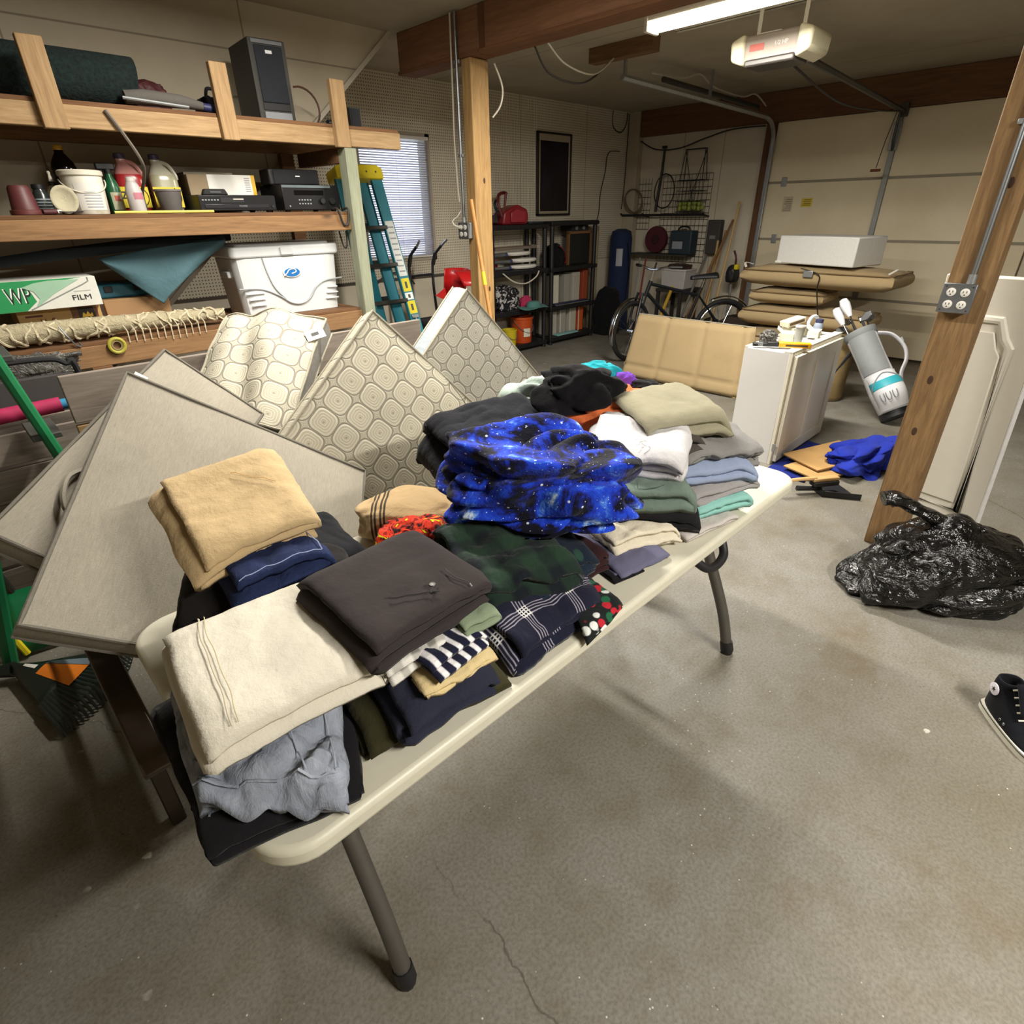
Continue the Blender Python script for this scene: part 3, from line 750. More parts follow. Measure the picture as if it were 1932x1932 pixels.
t = bottle('soy_bottle', 'big black bottle with yellow cap standing behind the bucket', 'bottle', 0.745, 4.02, [(0.06, 0), (0.062, 0.01), (0.062, 0.16), (0.056, 0.19), (0.058, 0.205), (0.05, 0.235), (0.028, 0.268), (0.02, 0.28), (0.02, 0.292)], plain('#120E0D', 0.12), [(0.022, 0.29), (0.022, 0.31), (0.018, 0.312)], plain('#C79A2E', 0.5))
obj('grip_ring', MB().lathe([(0.059, 0.186), (0.061, 0.19), (0.059, 0.194)], n=18), plain('#1A1614', 0.1), t)
t = bottle('spray_bottle', 'green spray bottle with black trigger head', 'spray bottle', 0.90, 3.87, [(0.033, 0), (0.035, 0.01), (0.035, 0.12), (0.026, 0.15), (0.014, 0.175), (0.013, 0.19)], plain('#1F5B39', 0.3, 0, 0.3), [(0.016, 0.185), (0.016, 0.205)], M_black)
obj('trigger_head', MB().bb((-0.05, -0.013, 0.2), (0.035, 0.013, 0.232)), M_black, t, bevel=0.006); obj('trigger', MB().box((-0.035, 0, 0.185), (0.008, 0.014, 0.045), (0, 0.5, 0)), M_black, t, bevel=0.002)
obj('label', MB().grid(lambda u, v: (0.0356 * math.cos(R(-130 + 95 * u)), 0.0356 * math.sin(R(-130 + 95 * u)), 0.02 + 0.08 * v), 8, 2), plain('#B8B79C', 0.6), t)
obj('label_spot', MB().grid(lambda u, v: (0.0362 * math.cos(R(-105 + 40 * u)), 0.0362 * math.sin(R(-105 + 40 * u)), 0.06 + 0.025 * v), 6, 2), plain('#B35340', 0.6), t)
t = bottle('cleaner_bottle', 'grey-white squeeze bottle with pink label beside the spray bottle', 'bottle', 0.958, 3.73, [(0.036, 0), (0.038, 0.01), (0.038, 0.10), (0.03, 0.13), (0.02, 0.15)], plain('#B5AFAD', 0.45), [(0.021, 0.148), (0.021, 0.162), (0.017, 0.165)], M_white)
obj('label', MB().grid(lambda u, v: (0.0386 * math.cos(R(-110 + 75 * u)), 0.0386 * math.sin(R(-110 + 75 * u)), 0.065 + 0.03 * v), 8, 2), plain('#B4707C', 0.6), t)

def jug(label, x, y, liquid, glassc, rz):
    t = thing('cleaner_jug', label, 'jug', (x, y, Z_MID), rz)
    w = 0.075
    def body(u, v):
        a = 2 * PI * u; ca, sa = math.cos(a), math.sin(a)
        k = (abs(ca) ** 4 + abs(sa) ** 4) ** -0.25
        prof = [(0, 0.94), (0.03, 1.0), (0.16, 1.0), (0.185, 0.9), (0.215, 0.62), (0.235, 0.4), (0.25, 0.34), (0.262, 0.34)]
        f = v * (len(prof) - 1); i = min(int(f), len(prof) - 2); g = f - i
        z_ = prof[i][0] * (1 - g) + prof[i + 1][0] * g; r = prof[i][1] * (1 - g) + prof[i + 1][1] * g
        off = -0.018 * max(0, (z_ - 0.17) / 0.09)
        return (off + w * r * k * ca * 0.92, w * r * k * sa * 0.7, z_)
    n = NT('jug_plastic'); x_, y_, z_ = n.xyz()
    m = n.done(n.mix(n.step(z_, 0.185, 0.19), liquid, glassc), 0.25)
    obj('jug_body', MB().grid(body, 24, 15, True), m, t)
    obj('jug_handle', MB().tube(smooth_path([(0.0, 0, 0.248), (0.04, 0, 0.235), (0.066, 0, 0.19), (0.068, 0, 0.165)]), 0.011, 8), plain(glassc, 0.3), t)
    obj('cap', MB().lathe([(0.026, 0.258), (0.026, 0.28), (0.022, 0.283)], (-0.018, 0, 0), 14), plain('#3B3450', 0.5), t)
    lb = obj('label', MB().bb((-0.07, -0.0535, 0.03), (0.068, -0.0525, 0.128)), plain('#D8C12C', 0.5), t)
    text('lettering', 'zep', 0.075, M_black, lb, (-0.012, -0.0545, 0.095), FACE_NEG_Y)
    obj('label_arc', MB().tube([(0.02 + 0.042 * math.cos(R(a)), -0.0545, 0.08 + 0.045 * math.sin(R(a))) for a in range(-80, 85, 15)], 0.002, 5), M_black, lb)
    return t
jug('red jug of floor cleaner with yellow label', 1.01, 3.95, '#A82A2C', '#C58A84', R(-6))
jug('nearly clear jug of cleaner with yellow label', 1.17, 3.93, '#A39F83', '#B3AE9C', R(-6))
t = thing('grey_tub', 'grey plastic tub standing in front of the clear jug', 'tub', (1.12, 3.735, Z_MID))
obj('tub', MB().lathe([(0.046, 0), (0.048, 0.004), (0.064, 0.108), (0.062, 0.108), (0.046, 0.006), (0.0, 0.006)], n=22), plain('#5C5856', 0.5), t)
obj('tub_rim', MB().lathe([(0.0635, 0.102), (0.067, 0.104), (0.067, 0.112), (0.0615, 0.112)], n=22, cap=False), plain('#6A6562', 0.5), t)
tag(obj('yellow_stick', MB().tube([(0.83, 3.66, Z_MID + 0.007), (1.30, 3.64, Z_MID + 0.007)], 0.0065, 8), plain('#CFBF5A', 0.6)), 'thin yellow stick lying along the middle shelf edge', 'stick')
t = thing('tan_box', 'tan and white carton with yellow end lying on the disc player', 'box', (1.475, 4.02, Z_MID + 0.0895), R(-4))
obj('carton', MB().bb((-0.18, -0.14, 0), (0.19, 0.14, 0.105)), plain('#8E7C62', 0.8), t, bevel=0.003)
fc = obj('white_face', MB().bb((-0.075, -0.1415, 0.0), (0.17, -0.139, 0.105)), M_white, t)
obj('yellow_end', MB().bb((0.17, -0.1418, 0.0), (0.191, -0.139, 0.105)), plain('#D0A52A', 0.6), t)
for q in range(7): obj('print_line', MB().bb((0.13, -0.1425, 0.02 + q * 0.011), (0.16, -0.1412, 0.024 + q * 0.011)), plain('#8B8A92', 0.7), fc)
obj('lid_flap', MB().bb((-0.17, -0.05, 0.105), (0.10, 0.13, 0.12)), plain('#A29A86', 0.8), t, bevel=0.002)

def deck(name, label, cat, x, y, w, d, h, z, rz=0.0):
    t = thing(name, label, cat, (x, y, z), rz)
    obj('case', MB().bb((-w / 2, -d / 2 + 0.01, 0.01), (w / 2, d / 2, h)), plain('#161617', 0.45, 0.2), t, bevel=0.003)
    obj('front_panel', MB().bb((-w / 2, -d / 2 - 0.004, 0.01), (w / 2, -d / 2 + 0.012, h - 0.002)), plain('#1B1B1D', 0.35, 0.2), t, bevel=0.003)
    for a in (-1, 1):
        for b in (-1, 1): obj('foot', MB().lathe([(0.015, 0), (0.017, 0.01)], (a * w * 0.42, b * d * 0.4, 0), 10), M_black, t)
    return t
t = deck('disc_player', 'black disc player under the tan carton', 'disc player', 1.475, 3.865, 0.43, 0.30, 0.088, Z_MID)
obj('tray_line', MB().bb((-0.19, -0.1575, 0.022), (0.17, -0.153, 0.042)), plain('#2A2A2E', 0.25), t, bevel=0.002)
text('brand_mark', 'PIONEER', 0.012, M_galv, t, (0.02, -0.158, 0.032), FACE_NEG_Y)
obj('display', MB().bb((-0.1, -0.156, 0.05), (0.03, -0.153, 0.075)), M_black, t); obj('pale_strip', MB().bb((-0.03, -0.1572, 0.064), (0.028, -0.154, 0.07)), plain('#B8B2A4', 0.4), t)  # plain pale strip across the black display
for q in range(6): obj('button', MB().bb((-0.2 + q * 0.016, -0.1565, 0.06), (-0.19 + q * 0.016, -0.153, 0.066)), M_galv, t)
obj('eject_knob', MB().lathe([(0.009, 0), (0.008, 0.006)], (0, 0, 0), 12, Matrix.Translation((0.195, -0.153, 0.03)) @ Matrix.Rotation(PI / 2, 4, 'X')), M_black, t)
t = thing('remote_cradle', 'small black remote standing on the disc player', 'remote', (1.37, 3.765, Z_MID + 0.0885))
obj('remote_body', MB().prism([(-0.07, 0), (0.07, 0), (0.055, 0.03), (-0.055, 0.03)], -0.02, 0.02, XZ), M_blackm, t, bevel=0.006); obj('remote_keys', MB().bb((-0.03, -0.023, 0.01), (0.03, -0.019, 0.018)), plain('#4A4A4C', 0.5), t)
t = deck('receiver', 'black audio receiver with round knobs on the middle shelf', 'receiver', 1.925, 3.86, 0.37, 0.30, 0.145, Z_MID)
obj('top_trim', MB().bb((-0.185, -0.158, 0.128), (0.13, -0.153, 0.142)), plain('#7E8A8E', 0.3, 0.6), t)
obj('display', MB().bb((-0.11, -0.157, 0.09), (0.08, -0.153, 0.115)), plain('#0B0A0A', 0.15), t)
for q, (kx, kr) in enumerate(((0.065, 0.018), (0.13, 0.021))):
    obj('knob', MB().lathe([(kr, 0), (kr, 0.012), (kr * 0.85, 0.016)], (0, 0, 0), 18, Matrix.Translation((kx, -0.154, 0.058)) @ Matrix.Rotation(PI / 2, 4, 'X')), M_black, t)
for q in range(10): obj('button', MB().bb((-0.09 + (q % 5) * 0.018, -0.1565, 0.04 + 0.02 * (q // 5)), (-0.08 + (q % 5) * 0.018, -0.153, 0.047 + 0.02 * (q // 5))), M_galv, t)
obj('side_button', MB().lathe([(0.006, 0), (0.005, 0.004)], (0, 0, 0), 10, Matrix.Translation((-0.15, -0.154, 0.03)) @ Matrix.Rotation(PI / 2, 4, 'X')), M_galv, t)
t = thing('center_speaker', 'black center speaker lying on the audio receiver', 'speaker', (1.89, 3.88, Z_MID + 0.1455), R(-3))
obj('cabinet', MB().bb((-0.16, -0.07, 0), (0.155, 0.08, 0.085)), plain('#201F1F', 0.5), t, bevel=0.008)
obj('grille', MB().bb((-0.135, -0.079, 0.004), (0.15, -0.069, 0.081)), plain('#1A1A1C', 0.9, 0, 0.3, 200, 0.4), t, bevel=0.008, seg=3)
obj('badge', MB().bb((0.0, -0.0815, 0.044), (0.028, -0.0785, 0.05)), plain('#D5D6DA', 0.4), t)
cable('black cord hooked over the end of the middle shelf', [(2.02, 3.64, Z_MID + 0.012), (2.025, 3.590, Z_MID + 0.010), (2.045, 3.588, 1.51), (2.065, 3.588, 1.49), (2.085, 3.588, 1.51), (2.095, 3.590, Z_MID + 0.010), (2.09, 3.64, Z_MID + 0.012)], 0.007)
cable('black cord dangling under the end of the middle shelf', [(2.075, 3.70, 1.455), (2.08, 3.68, 1.37), (2.09, 3.66, 1.36), (2.10, 3.66, 1.40), (2.10, 3.66, 1.455)], 0.005)
cable('grey cord hanging from the top shelf down to the jugs', [(0.90, 3.588, 1.995), (0.95, 3.585, 1.90), (1.0, 3.61, 1.80), (1.02, 3.70, 1.74), (1.02, 3.82, 1.66), (1.03, 3.86, Z_MID + 0.01)], 0.008, plain('#6A6258', 0.7))

# ---- bottom level
t = thing('cling_film_box', 'long green and white carton of cling film on the low shelf', 'box', (0.36, 3.80, Z_LOW + 0.166))
obj('carton', MB().bb((-0.30, -0.14, 0), (0.295, 0.14, 0.135)), plain('#D3D2C8', 0.6), t, bevel=0.002)
XZf = lambda poly, y, th: MB().prism(poly, -y, -y + th, XZ)
obj('green_print', XZf([(-0.30, 0.001), (-0.02, 0.001), (0.03, 0.04), (0.02, 0.08), (-0.01, 0.105), (0.10, 0.12), (0.235, 0.134), (-0.30, 0.134)], -0.1402, 0.0012), plain('#1C8A4C', 0.5), t)
obj('pale_swoosh', XZf([(-0.01, 0.105), (0.04, 0.121), (0.10, 0.128), (0.225, 0.126), (0.11, 0.07), (0.02, 0.012), (0.045, 0.05), (0.03, 0.085)], -0.1404, 0.0022), plain('#93B79C', 0.5), t)
obj('grey_line', MB().tube([(0.262, -0.1415, 0.133), (0.262, -0.1415, 0.115), (0.235, -0.1415, 0.102), (0.0, -0.1415, 0.006)], 0.0025, 5), plain('#8E938E', 0.5), t)
text('big_lettering', 'WP', 0.10, plain('#10241A', 0.5), t, (-0.03, -0.142, 0.064), FACE_NEG_Y, sx=0.62)
text('big_lettering_shade', 'WP', 0.10, plain('#E6E9E2', 0.5), t, (-0.035, -0.1415, 0.067), FACE_NEG_Y, sx=0.62)
text('lettering', 'FILM', 0.034, M_black, t, (0.215, -0.142, 0.042), FACE_NEG_Y, sx=1.25)
obj('small_print', MB().bb((0.19, -0.1412, 0.07), (0.26, -0.1402, 0.074)), plain('#A9ABA4', 0.6), t)
t = thing('firelog_box', 'yellow-brown carton of fire logs under the cling film carton', 'box', (0.42, 3.90, Z_LOW))
obj('carton', MB().bb((-0.12, -0.15, 0), (0.245, 0.13, 0.164)), plain('#B8935A', 0.7), t, bevel=0.002)
obj('brown_print', MB().bb((0.10, -0.1515, 0.06), (0.215, -0.1495, 0.164)), plain('#6B4420', 0.6), t)
obj('dark_window', MB().bb((0.13, -0.153, 0.085), (0.20, -0.151, 0.15)), plain('#241208', 0.5), t)
obj('flame_mark', XZf([(0.14, 0.105), (0.19, 0.105), (0.188, 0.125), (0.178, 0.115), (0.17, 0.132), (0.16, 0.116), (0.15, 0.128)], -0.1535, 0.0015), plain('#E0B23C', 0.5), t)
obj('end_band', MB().bb((0.232, -0.1515, 0.0), (0.246, -0.149, 0.164)), plain('#33200F', 0.6), t)
text('lettering', 'crackleflame', 0.05, plain('#5B2A1C', 0.6), t, (-0.005, -0.1515, 0.097), FACE_NEG_Y, sx=0.78)
obj('small_print', MB().bb((-0.09, -0.1515, 0.126), (-0.02, -0.1502, 0.135)), plain('#5B2A1C', 0.6), t)
t = thing('cardboard_box', 'plain brown cardboard box behind the rolled rope hammock', 'box', (0.85, 3.98, Z_LOW))
obj('carton', MB().bb((-0.16, -0.14, 0), (0.16, 0.18, 0.165)), plain('#9E7B55', 0.85, 0, 0.15, 8), t, bevel=0.003); obj('tape', MB().bb((-0.16, 0.0, 0.1645), (0.16, 0.05, 0.166)), plain('#8B6C48', 0.4), t)
t = thing('teal_tool_case', 'flat teal plastic case lying on the cardboard box', 'case', (0.86, 4.02, Z_LOW + 0.167))
obj('case_shell', MB().bb((-0.19, -0.12, 0), (0.2, 0.12, 0.07)), plain('#1E5F70', 0.5), t, bevel=0.01)
for x in (-0.12, 0.02): obj('latch', MB().bb((x - 0.02, -0.128, 0.03), (x + 0.02, -0.119, 0.06)), M_black, t, bevel=0.003)
t = thing('tarp_cloth', 'blue-grey tarp hanging in a point from under the middle shelf', 'tarp', (1.02, 3.76, 1.12))
def tarp(u, v):
    x = -0.30 + 0.66 * u; top = 0.245 + 0.09 * u
    low = 0.225 * (abs(u - 0.36) / 0.36 if u < 0.36 else ((u - 0.36) / 0.64) ** 0.8 * 1.25)
    z = top * (1 - v) + min(low, top - 0.012) * v
    return (x + 0.03 * v * (0.4 - u), -0.03 * math.sin(PI * v) - 0.02 * math.sin(9 * u + 3 * v) * v + 0.05 * (1 - v), z)
obj('tarp', MB().grid(tarp, 40, 24), fabric('#4E6C74', wrinkle=0.5, sheen=0.0, rough=0.7), t, solid=0.003)
obj('tarp_roll', MB().tube([(-0.95, 0.06, 0.225), (-0.5, 0.06, 0.27), (0.0, 0.06, 0.31), (0.4, 0.06, 0.322)], [0.02, 0.028, 0.03, 0.02], 9), fabric('#23282B'), t)

# cooler
t = thing('cooler', 'white hard cooler with a blue oval badge on the low shelf', 'cooler', (1.715, 3.90, Z_LOW), R(-2))
M_cool = plain('#D4D6D6', 0.4, 0, 0.05)
def cooler_body(u, v):
    a = 2 * PI * u; ca, sa = math.cos(a), math.sin(a)
    k = (abs(ca) ** 10 + abs(sa) ** 10) ** -0.1
    tp = 0.93 + 0.07 * v
    return (0.335 * tp * k * ca, 0.185 * tp * k * sa, 0.33 * v)
mb = MB().grid(cooler_body, 48, 8, True); mb.f.append(tuple(range(47, -1, -1))); mb.f.append(tuple(7 * 48 + k for k in range(48)))
obj('cooler_body', mb, M_cool, t)
lid = obj('cooler_lid', MB().prism(rnd_poly(0.69, 0.385, 0.035, 5), 0.332, 0.395), M_cool, t, bevel=0.012, seg=3)
obj('lid_step', MB().prism(rnd_poly(0.60, 0.32, 0.03, 5), 0.39, 0.408), M_cool, t, bevel=0.008)
obj('lid_latch', MB().bb((-0.05, -0.203, 0.34), (0.03, -0.189, 0.385)), plain('#C5C8C9', 0.4), t, bevel=0.005)
gz = MB().tube(smooth_path([(-0.335, -0.181, 0.165), (-0.2, -0.181, 0.155), (-0.1, -0.182, 0.11), (-0.03, -0.182, 0.062), (0.04, -0.182, 0.052), (0.10, -0.182, 0.08), (0.15, -0.183, 0.14), (0.22, -0.184, 0.175), (0.34, -0.184, 0.185)], 6), 0.005, 6)
obj('moulded_groove', gz, plain('#A4A7A8', 0.5), t)
obj('moulded_groove', MB().tube(smooth_path([(-0.165, -0.19, 0.33), (-0.15, -0.186, 0.25), (-0.12, -0.184, 0.16), (-0.06, -0.182, 0.085)], 5), 0.004, 6), plain('#A4A7A8', 0.5), t)
for s, xs in ((-1, -0.235), (1, 0.255)):
    for q in range(3): obj('rib', MB().bb((xs - 0.045 + 0.01 * q * s, -0.187, 0.06 + q * 0.034), (xs + 0.045, -0.176, 0.070 + q * 0.034)), M_cool, t, bevel=0.004)
bd = obj('badge', MB().lathe([(0.058, 0), (0.058, 0.003), (0.054, 0.004)], (0, 0, 0), 28, Matrix.Translation((0.005, -0.186, 0.24)) @ Matrix.Rotation(PI / 2, 4, 'X') @ Matrix.Diagonal((1.0, 0.52, 1, 1))), plain('#EDEFF2', 0.4), t)
obj('badge_blue', MB().lathe([(0.050, 0), (0.050, 0.0015)], (0, 0, 0), 28, Matrix.Translation((0.005, -0.1905, 0.24)) @ Matrix.Rotation(PI / 2, 4, 'X') @ Matrix.Diagonal((1.0, 0.5, 1, 1))), plain('#1F6CB0', 0.4), bd)
obj('badge_curve', MB().tube(smooth_path([(-0.05, -0.193, 0.222), (-0.03, -0.193, 0.236), (-0.012, -0.193, 0.255), (0.02, -0.193, 0.258), (0.03, -0.193, 0.242), (0.0, -0.193, 0.232)], 5), 0.0035, 5), plain('#EDEFF2', 0.4), bd)
for s in (-1, 1):
    obj('side_handle', MB().bb((s * 0.335 - 0.012, -0.07, 0.22), (s * 0.335 + 0.018, 0.07, 0.26)), M_cool, t, bevel=0.008)

# rolled rope hammock: a core wrapped in cord
t = thing('rope_hammock', 'rolled cream rope hammock lying along the low shelf edge', 'hammock', (0.55, 3.665, Z_LOW + 0.010))
M_rope = fabric('#C9BDA0', weave=300, wrinkle=0.6, scale=40)
core = [(-0.9, 0.0, 0.055), (-0.4, 0, 0.058), (0.0, 0, 0.056), (0.4, 0, 0.05), (0.68, 0.0, 0.045)]
obj('roll_core', MB().tube(core, [0.052, 0.05, 0.046, 0.036, 0.028], 14), fabric('#AFA487', weave=200, wrinkle=0.8, scale=50), t)
random.seed(4)
for q in range(4):
    rp = []
    for k in range(220):
        u = k / 219; x = -0.88 + 1.55 * u; a = q * 1.6 + u * (48 + 7 * q) * (1 if q % 2 else -1)
        rr = 0.0595 - 0.026 * u + 0.004 * math.sin(k * 1.7 + q)
        rp.append((x + 0.01 * math.sin(k * 0.9), rr * math.cos(a), 0.0565 - 0.010 * u + rr * math.sin(a)))
    obj('rope', MB().tube(rp, 0.0062, 5), M_rope, t)
for q in range(12):
    x = 0.15 + q * 0.035; z0 = 0.02; l = 0.03 + 0.02 * random.random()
    obj('loose_end', MB().tube([(x, -0.05, 0.05), (x + 0.008, -0.070, 0.02), (x + 0.004, -0.071, -l)], 0.003, 5), M_rope, t)
obj('metal_hook', MB().tube(smooth_path([(-0.12, -0.062, 0.08), (-0.1, -0.072, 0.03), (-0.08, -0.073, -0.01), (-0.06, -0.073, -0.02), (-0.065, -0.073, 0.0)]), 0.004, 6), M_steel, t)
t = thing('plastic_bag', 'crumpled clear plastic bag on the low shelf board', 'plastic bag', (0.27, 3.555, 0.88))
n = NT('clear_plastic'); f = n.noise(scale=22, detail=5, dist=1.0)
obj('bag_film', crumple_bm((0.17, 0.025, 0.10), 9.2, 0.5, 2.6), n.done('#57544F', 0.2, bump=f, bstr=0.9, bdist=0.03), t)
obj('bag_twist', MB().tube([(0.10, -0.02, 0.07), (0.16, -0.025, 0.085), (0.2, -0.02, 0.08)], [0.012, 0.008, 0.014], 7), n.m, t)
t = thing('yellow_tape', 'flat roll of yellow tape under the rope hammock', 'tape', (0.64, 3.585, 0.93))
obj('tape_ring', MB().tube([(0.035 * math.cos(R(a)), 0, 0.035 + 0.035 * math.sin(R(a))) for a in range(0, 360, 20)], 0.009, 8, True), plain('#A8A03A', 0.5), t)
obj('tape_core', MB().tube([(0.022 * math.cos(R(a)), 0, 0.035 + 0.022 * math.sin(R(a))) for a in range(0, 360, 20)], 0.005, 6, True), plain('#8A7A52', 0.8), t)

# ================================================================== folding table
TC = (1.0, 0.94)
tb = thing('folding_table', 'white plastic folding table covered with piles of clothes', 'table', (TC[0], TC[1], 0))
M_tab = plain('#C6C2B0', 0.42, 0, 0.05, 60, 0.12)
obj('table_top', MB().prism(rnd_poly(1.86, 0.75, 0.085, 8), 0.698, 0.740), M_tab, tb, bevel=0.012, seg=4)
obj('skirt_rim', MB().prism(rnd_poly(1.80, 0.69, 0.06, 6), 0.672, 0.700), plain('#B9B5A4', 0.5), tb, bevel=0.004)
M_leg = plain('#5E5A55', 0.4, 0.5, 0.15)
for x in (-0.74, 0.79):
    for s in (-1, 1):
        path = smooth_path([(x, s * 0.07, 0.672), (x, s * 0.10, 0.55), (x, s * 0.17, 0.38), (x, s * 0.255, 0.18), (x, s * 0.30, 0.02)], 5)
        lg = obj('leg', MB().tube(path, 0.0205, 12), M_leg, tb)
        obj('rubber_foot', MB().tube([(x, s * 0.293, 0.05), (x, s * 0.303, 0.012), (x, s * 0.3035, 0.0)], [0.0235, 0.0245, 0.021], 12), M_black, lg)
    obj('top_tube', MB().tube([(x, -0.30, 0.662), (x, 0.30, 0.662)], 0.013, 8), M_leg, tb)
    obj('cross_tube', MB().tube([(x, -0.11, 0.50), (x, 0.11, 0.50)], 0.011, 8), M_leg, tb)
    i = -1 if x > 0 else 1
    for s in (-0.05, 0.05):
        obj('brace', MB().tube([(x, s * 1.5, 0.50), (x + i * 0.34, s * 0.6, 0.668)], 0.008, 8), M_leg, tb)
    obj('side_brace', MB().tube([(x, -0.215, 0.29), (x - 0.01, -0.12, 0.46), (x - 0.012, 0.0, 0.655)], 0.0085, 8), M_leg, tb)
obj('carry_handle', MB().tube(smooth_path([(0.30, -0.345, 0.672), (0.33, -0.366, 0.645), (0.375, -0.372, 0.638), (0.425, -0.366, 0.648), (0.45, -0.345, 0.672)], 5), 0.013, 10), M_black, tb)

# ================================================================== clothes
def uv_of(mb):
    return None

def set_uv(o, uvs):
    me = o.data; l = me.uv_layers.new(name='UVMap')
    for lp in me.loops: l.data[lp.index].uv = uvs[lp.vertex_index]

def garment(name, label, cat, key, h, L, m, seed, wr=0.006, fat=0.74, group=None, nv=26, nu=22, crease=0.010, loop=1.0, zmin=0.7425, ragged=0.05, front=True):
    """a folded garment: one sheet folded back and forth L times over its footprint"""
    a, b, c, d = [Vector(p) for p in CORNERS[key]]
    if not front: a, b, c, d = b, c, d, a
    rg = random.Random(seed)
    base = (a + b + c + d) / 4; base.z = min(p.z for p in (a, b, c, d)) - h
    LU = ((b - a).length + (c - d).length) / 2; LV = ((d - a).length + (c - b).length) / 2
    lay = h / L; path = []
    lim = [(rg.uniform(0, ragged), 1 - rg.uniform(0, ragged), rg.uniform(-ragged, ragged), 1 + rg.uniform(-ragged, ragged)) for _ in range(L)]
    s = 0.0
    for i in range(L):
        u0, u1, v0, v1 = lim[i]
        us = [u0 + (u1 - u0) * k / (nu - 1) for k in range(nu)]
        if i % 2: us.reverse()
        for u in us: path.append((u, (i + 0.5) * lay, v0, v1, i))
        if i < L - 1:
            e = us[-1]; sg = 1 if i % 2 == 0 else -1
            j0, j1 = lim[i + 1][2], lim[i + 1][3]
            for k in (1, 2, 3):
                q = PI * k / 4; r = lay / 2 * loop / LU
                path.append((e + sg * r * math.sin(q), (i + 0.5) * lay + lay * (1 - math.cos(q)) / 2, v0 + (j0 - v0) * k / 4, v1 + (j1 - v1) * k / 4, i + k / 4))
    th = lay * fat
    def disp(x, y, i):
        p = Vector((x * 7, y * 7, seed * 3.7))
        w = noise.noise(p * 0.7) * 1.3
        n1 = noise.noise(Vector((x * 11 + w, y * 11 - w, seed + i * 0.35)))
        n2 = abs(noise.noise(Vector((x * 17 + w * 2, y * 26 + w, seed * 2 + i * 0.5))))
        ca_, sa_ = math.cos(seed * 1.9), math.sin(seed * 1.9)
        n3 = abs(noise.noise(Vector(((x * ca_ + y * sa_) * 34 + w * 1.5, (y * ca_ - x * sa_) * 7, seed * 1.1 + i * 0.4))))
        n4 = noise.noise(Vector((x * 5.5, y * 5.5, seed * 5.1)))
        return n1 * wr + n4 * wr * 1.2 - n2 * crease * 0.7 - n3 * crease * 0.55 + wr * 0.4
    def surf(u, v, w=0.0, i=0):
        p = (a * (1 - u) + b * u) * (1 - v) + (d * (1 - u) + c * u) * v
        eu = max(0.0, abs(2 * u - 1) - 0.72) / 0.28; ev = max(0.0, abs(2 * v - 1) - 0.72) / 0.28
        top = 1 - w / h
        z = p.z - w - (eu * eu * 0.45 + ev * ev * 0.6) * lay * (0.3 + top)
        dz = disp(p.x, p.y, i)
        wob = 0.006 * noise.noise(Vector((p.x * 14, p.y * 14, seed + i * 1.3)))
        return Vector((p.x + wob, p.y - wob * 0.8 + 0.5 * dz * (1 if v < 0.5 else -1) * ev, max(z + dz * (0.35 + 0.65 * top), zmin + th / 2)))
    vs = []; uvs = []
    for j in range(nv):
        v = j / (nv - 1); s = 0.0; pu = path[0]
        for (u, w, v0, v1, i) in path:
            s += abs(u - pu[0]) * LU + abs(w - pu[1]); pu = (u, w)
            vs.append(surf(u, v0 + (v1 - v0) * v, w, i) - base); uvs.append((s, v * LV))
    n = len(path)
    fs = [(j * n + k, j * n + k + 1, (j + 1) * n + k + 1, (j + 1) * n + k) for j in range(nv - 1) for k in range(n - 1)]
    mb = MB().add(vs, fs)
    o = obj(name, mb, m, None, smooth=70, solid=th)
    set_uv(o, uvs); o.location = base
    tag(o, label, cat, group)
    def strip(pname, uvp, r, mm, lift=0.0, flat=0.5):
        pts = [surf(u, v) - base + Vector((0, 0, th / 2 + lift - r * 0.25)) for u, v in uvp]
        return obj(pname, MB().tube(pts, r * 0.45, 6, flat=flat), mm, o)
    return o, strip, surf, base, th

def heap(name, label, cat, loc, r, m, seed, rz=0.0, amp=0.28, freq=1.5, sub=5, box=0.8, flat=-0.7, ridge=1.0, group=None):
    o = obj(name, crumple_bm(r, seed, amp, freq, sub, box, flat, ridge), m, None, smooth=80)
    o.location = loc; o.rotation_euler = (0, 0, rz)
    return tag(o, label, cat, group)

# ---- patterned cloths
def lines(n, s, period, offs, w):
    f = n.math('FRACT', n.math('DIVIDE', s, period)); r = None
    for o_ in offs:
        d_ = n.math('ABSOLUTE', n.math('SUBTRACT', f, o_)); k = n.step(d_, w * 1.25, w * 0.75)
        r = k if r is None else n.math('MAXIMUM', r, k)
    return r
def cloth_done(n, c, sc=16):
    b = n.noise(scale=sc, detail=5, rough=0.6, dist=0.6); f = n.noise(scale=500, detail=1)
    h = n.math('ADD', b, n.math('MULTIPLY', f, 0.06))
    m = n.done(c, 0.95, bump=h, bstr=0.4, bdist=0.018, spec=0.2); n.setin(n.b, 'Sheen Weight', 0.1)
    return m
n = NT('navy_white_plaid'); x, y, z = n.xyz(n.co('UV'))
k = n.math('MAXIMUM', lines(n, x, 0.13, (0.44, 0.5, 0.56, 0.62), 0.011), lines(n, y, 0.12, (0.44, 0.5, 0.56, 0.62), 0.011))
both = n.math('MULTIPLY', lines(n, x, 0.13, (0.53,), 0.11), lines(n, y, 0.12, (0.53,), 0.11))
M_plaid = cloth_done(n, n.mix(k, '#15172A', n.mix(both, '#8C8794', '#E2E0E0')))
n = NT('navy_white_stripe'); x, y, z = n.xyz(n.co('UV'))
M_stripe = cloth_done(n, n.mix(lines(n, x, 0.026, (0.5,), 0.19), '#151830', '#E4E2E4'))
n = NT('grey_white_check'); x, y, z = n.xyz(n.co('UV'))
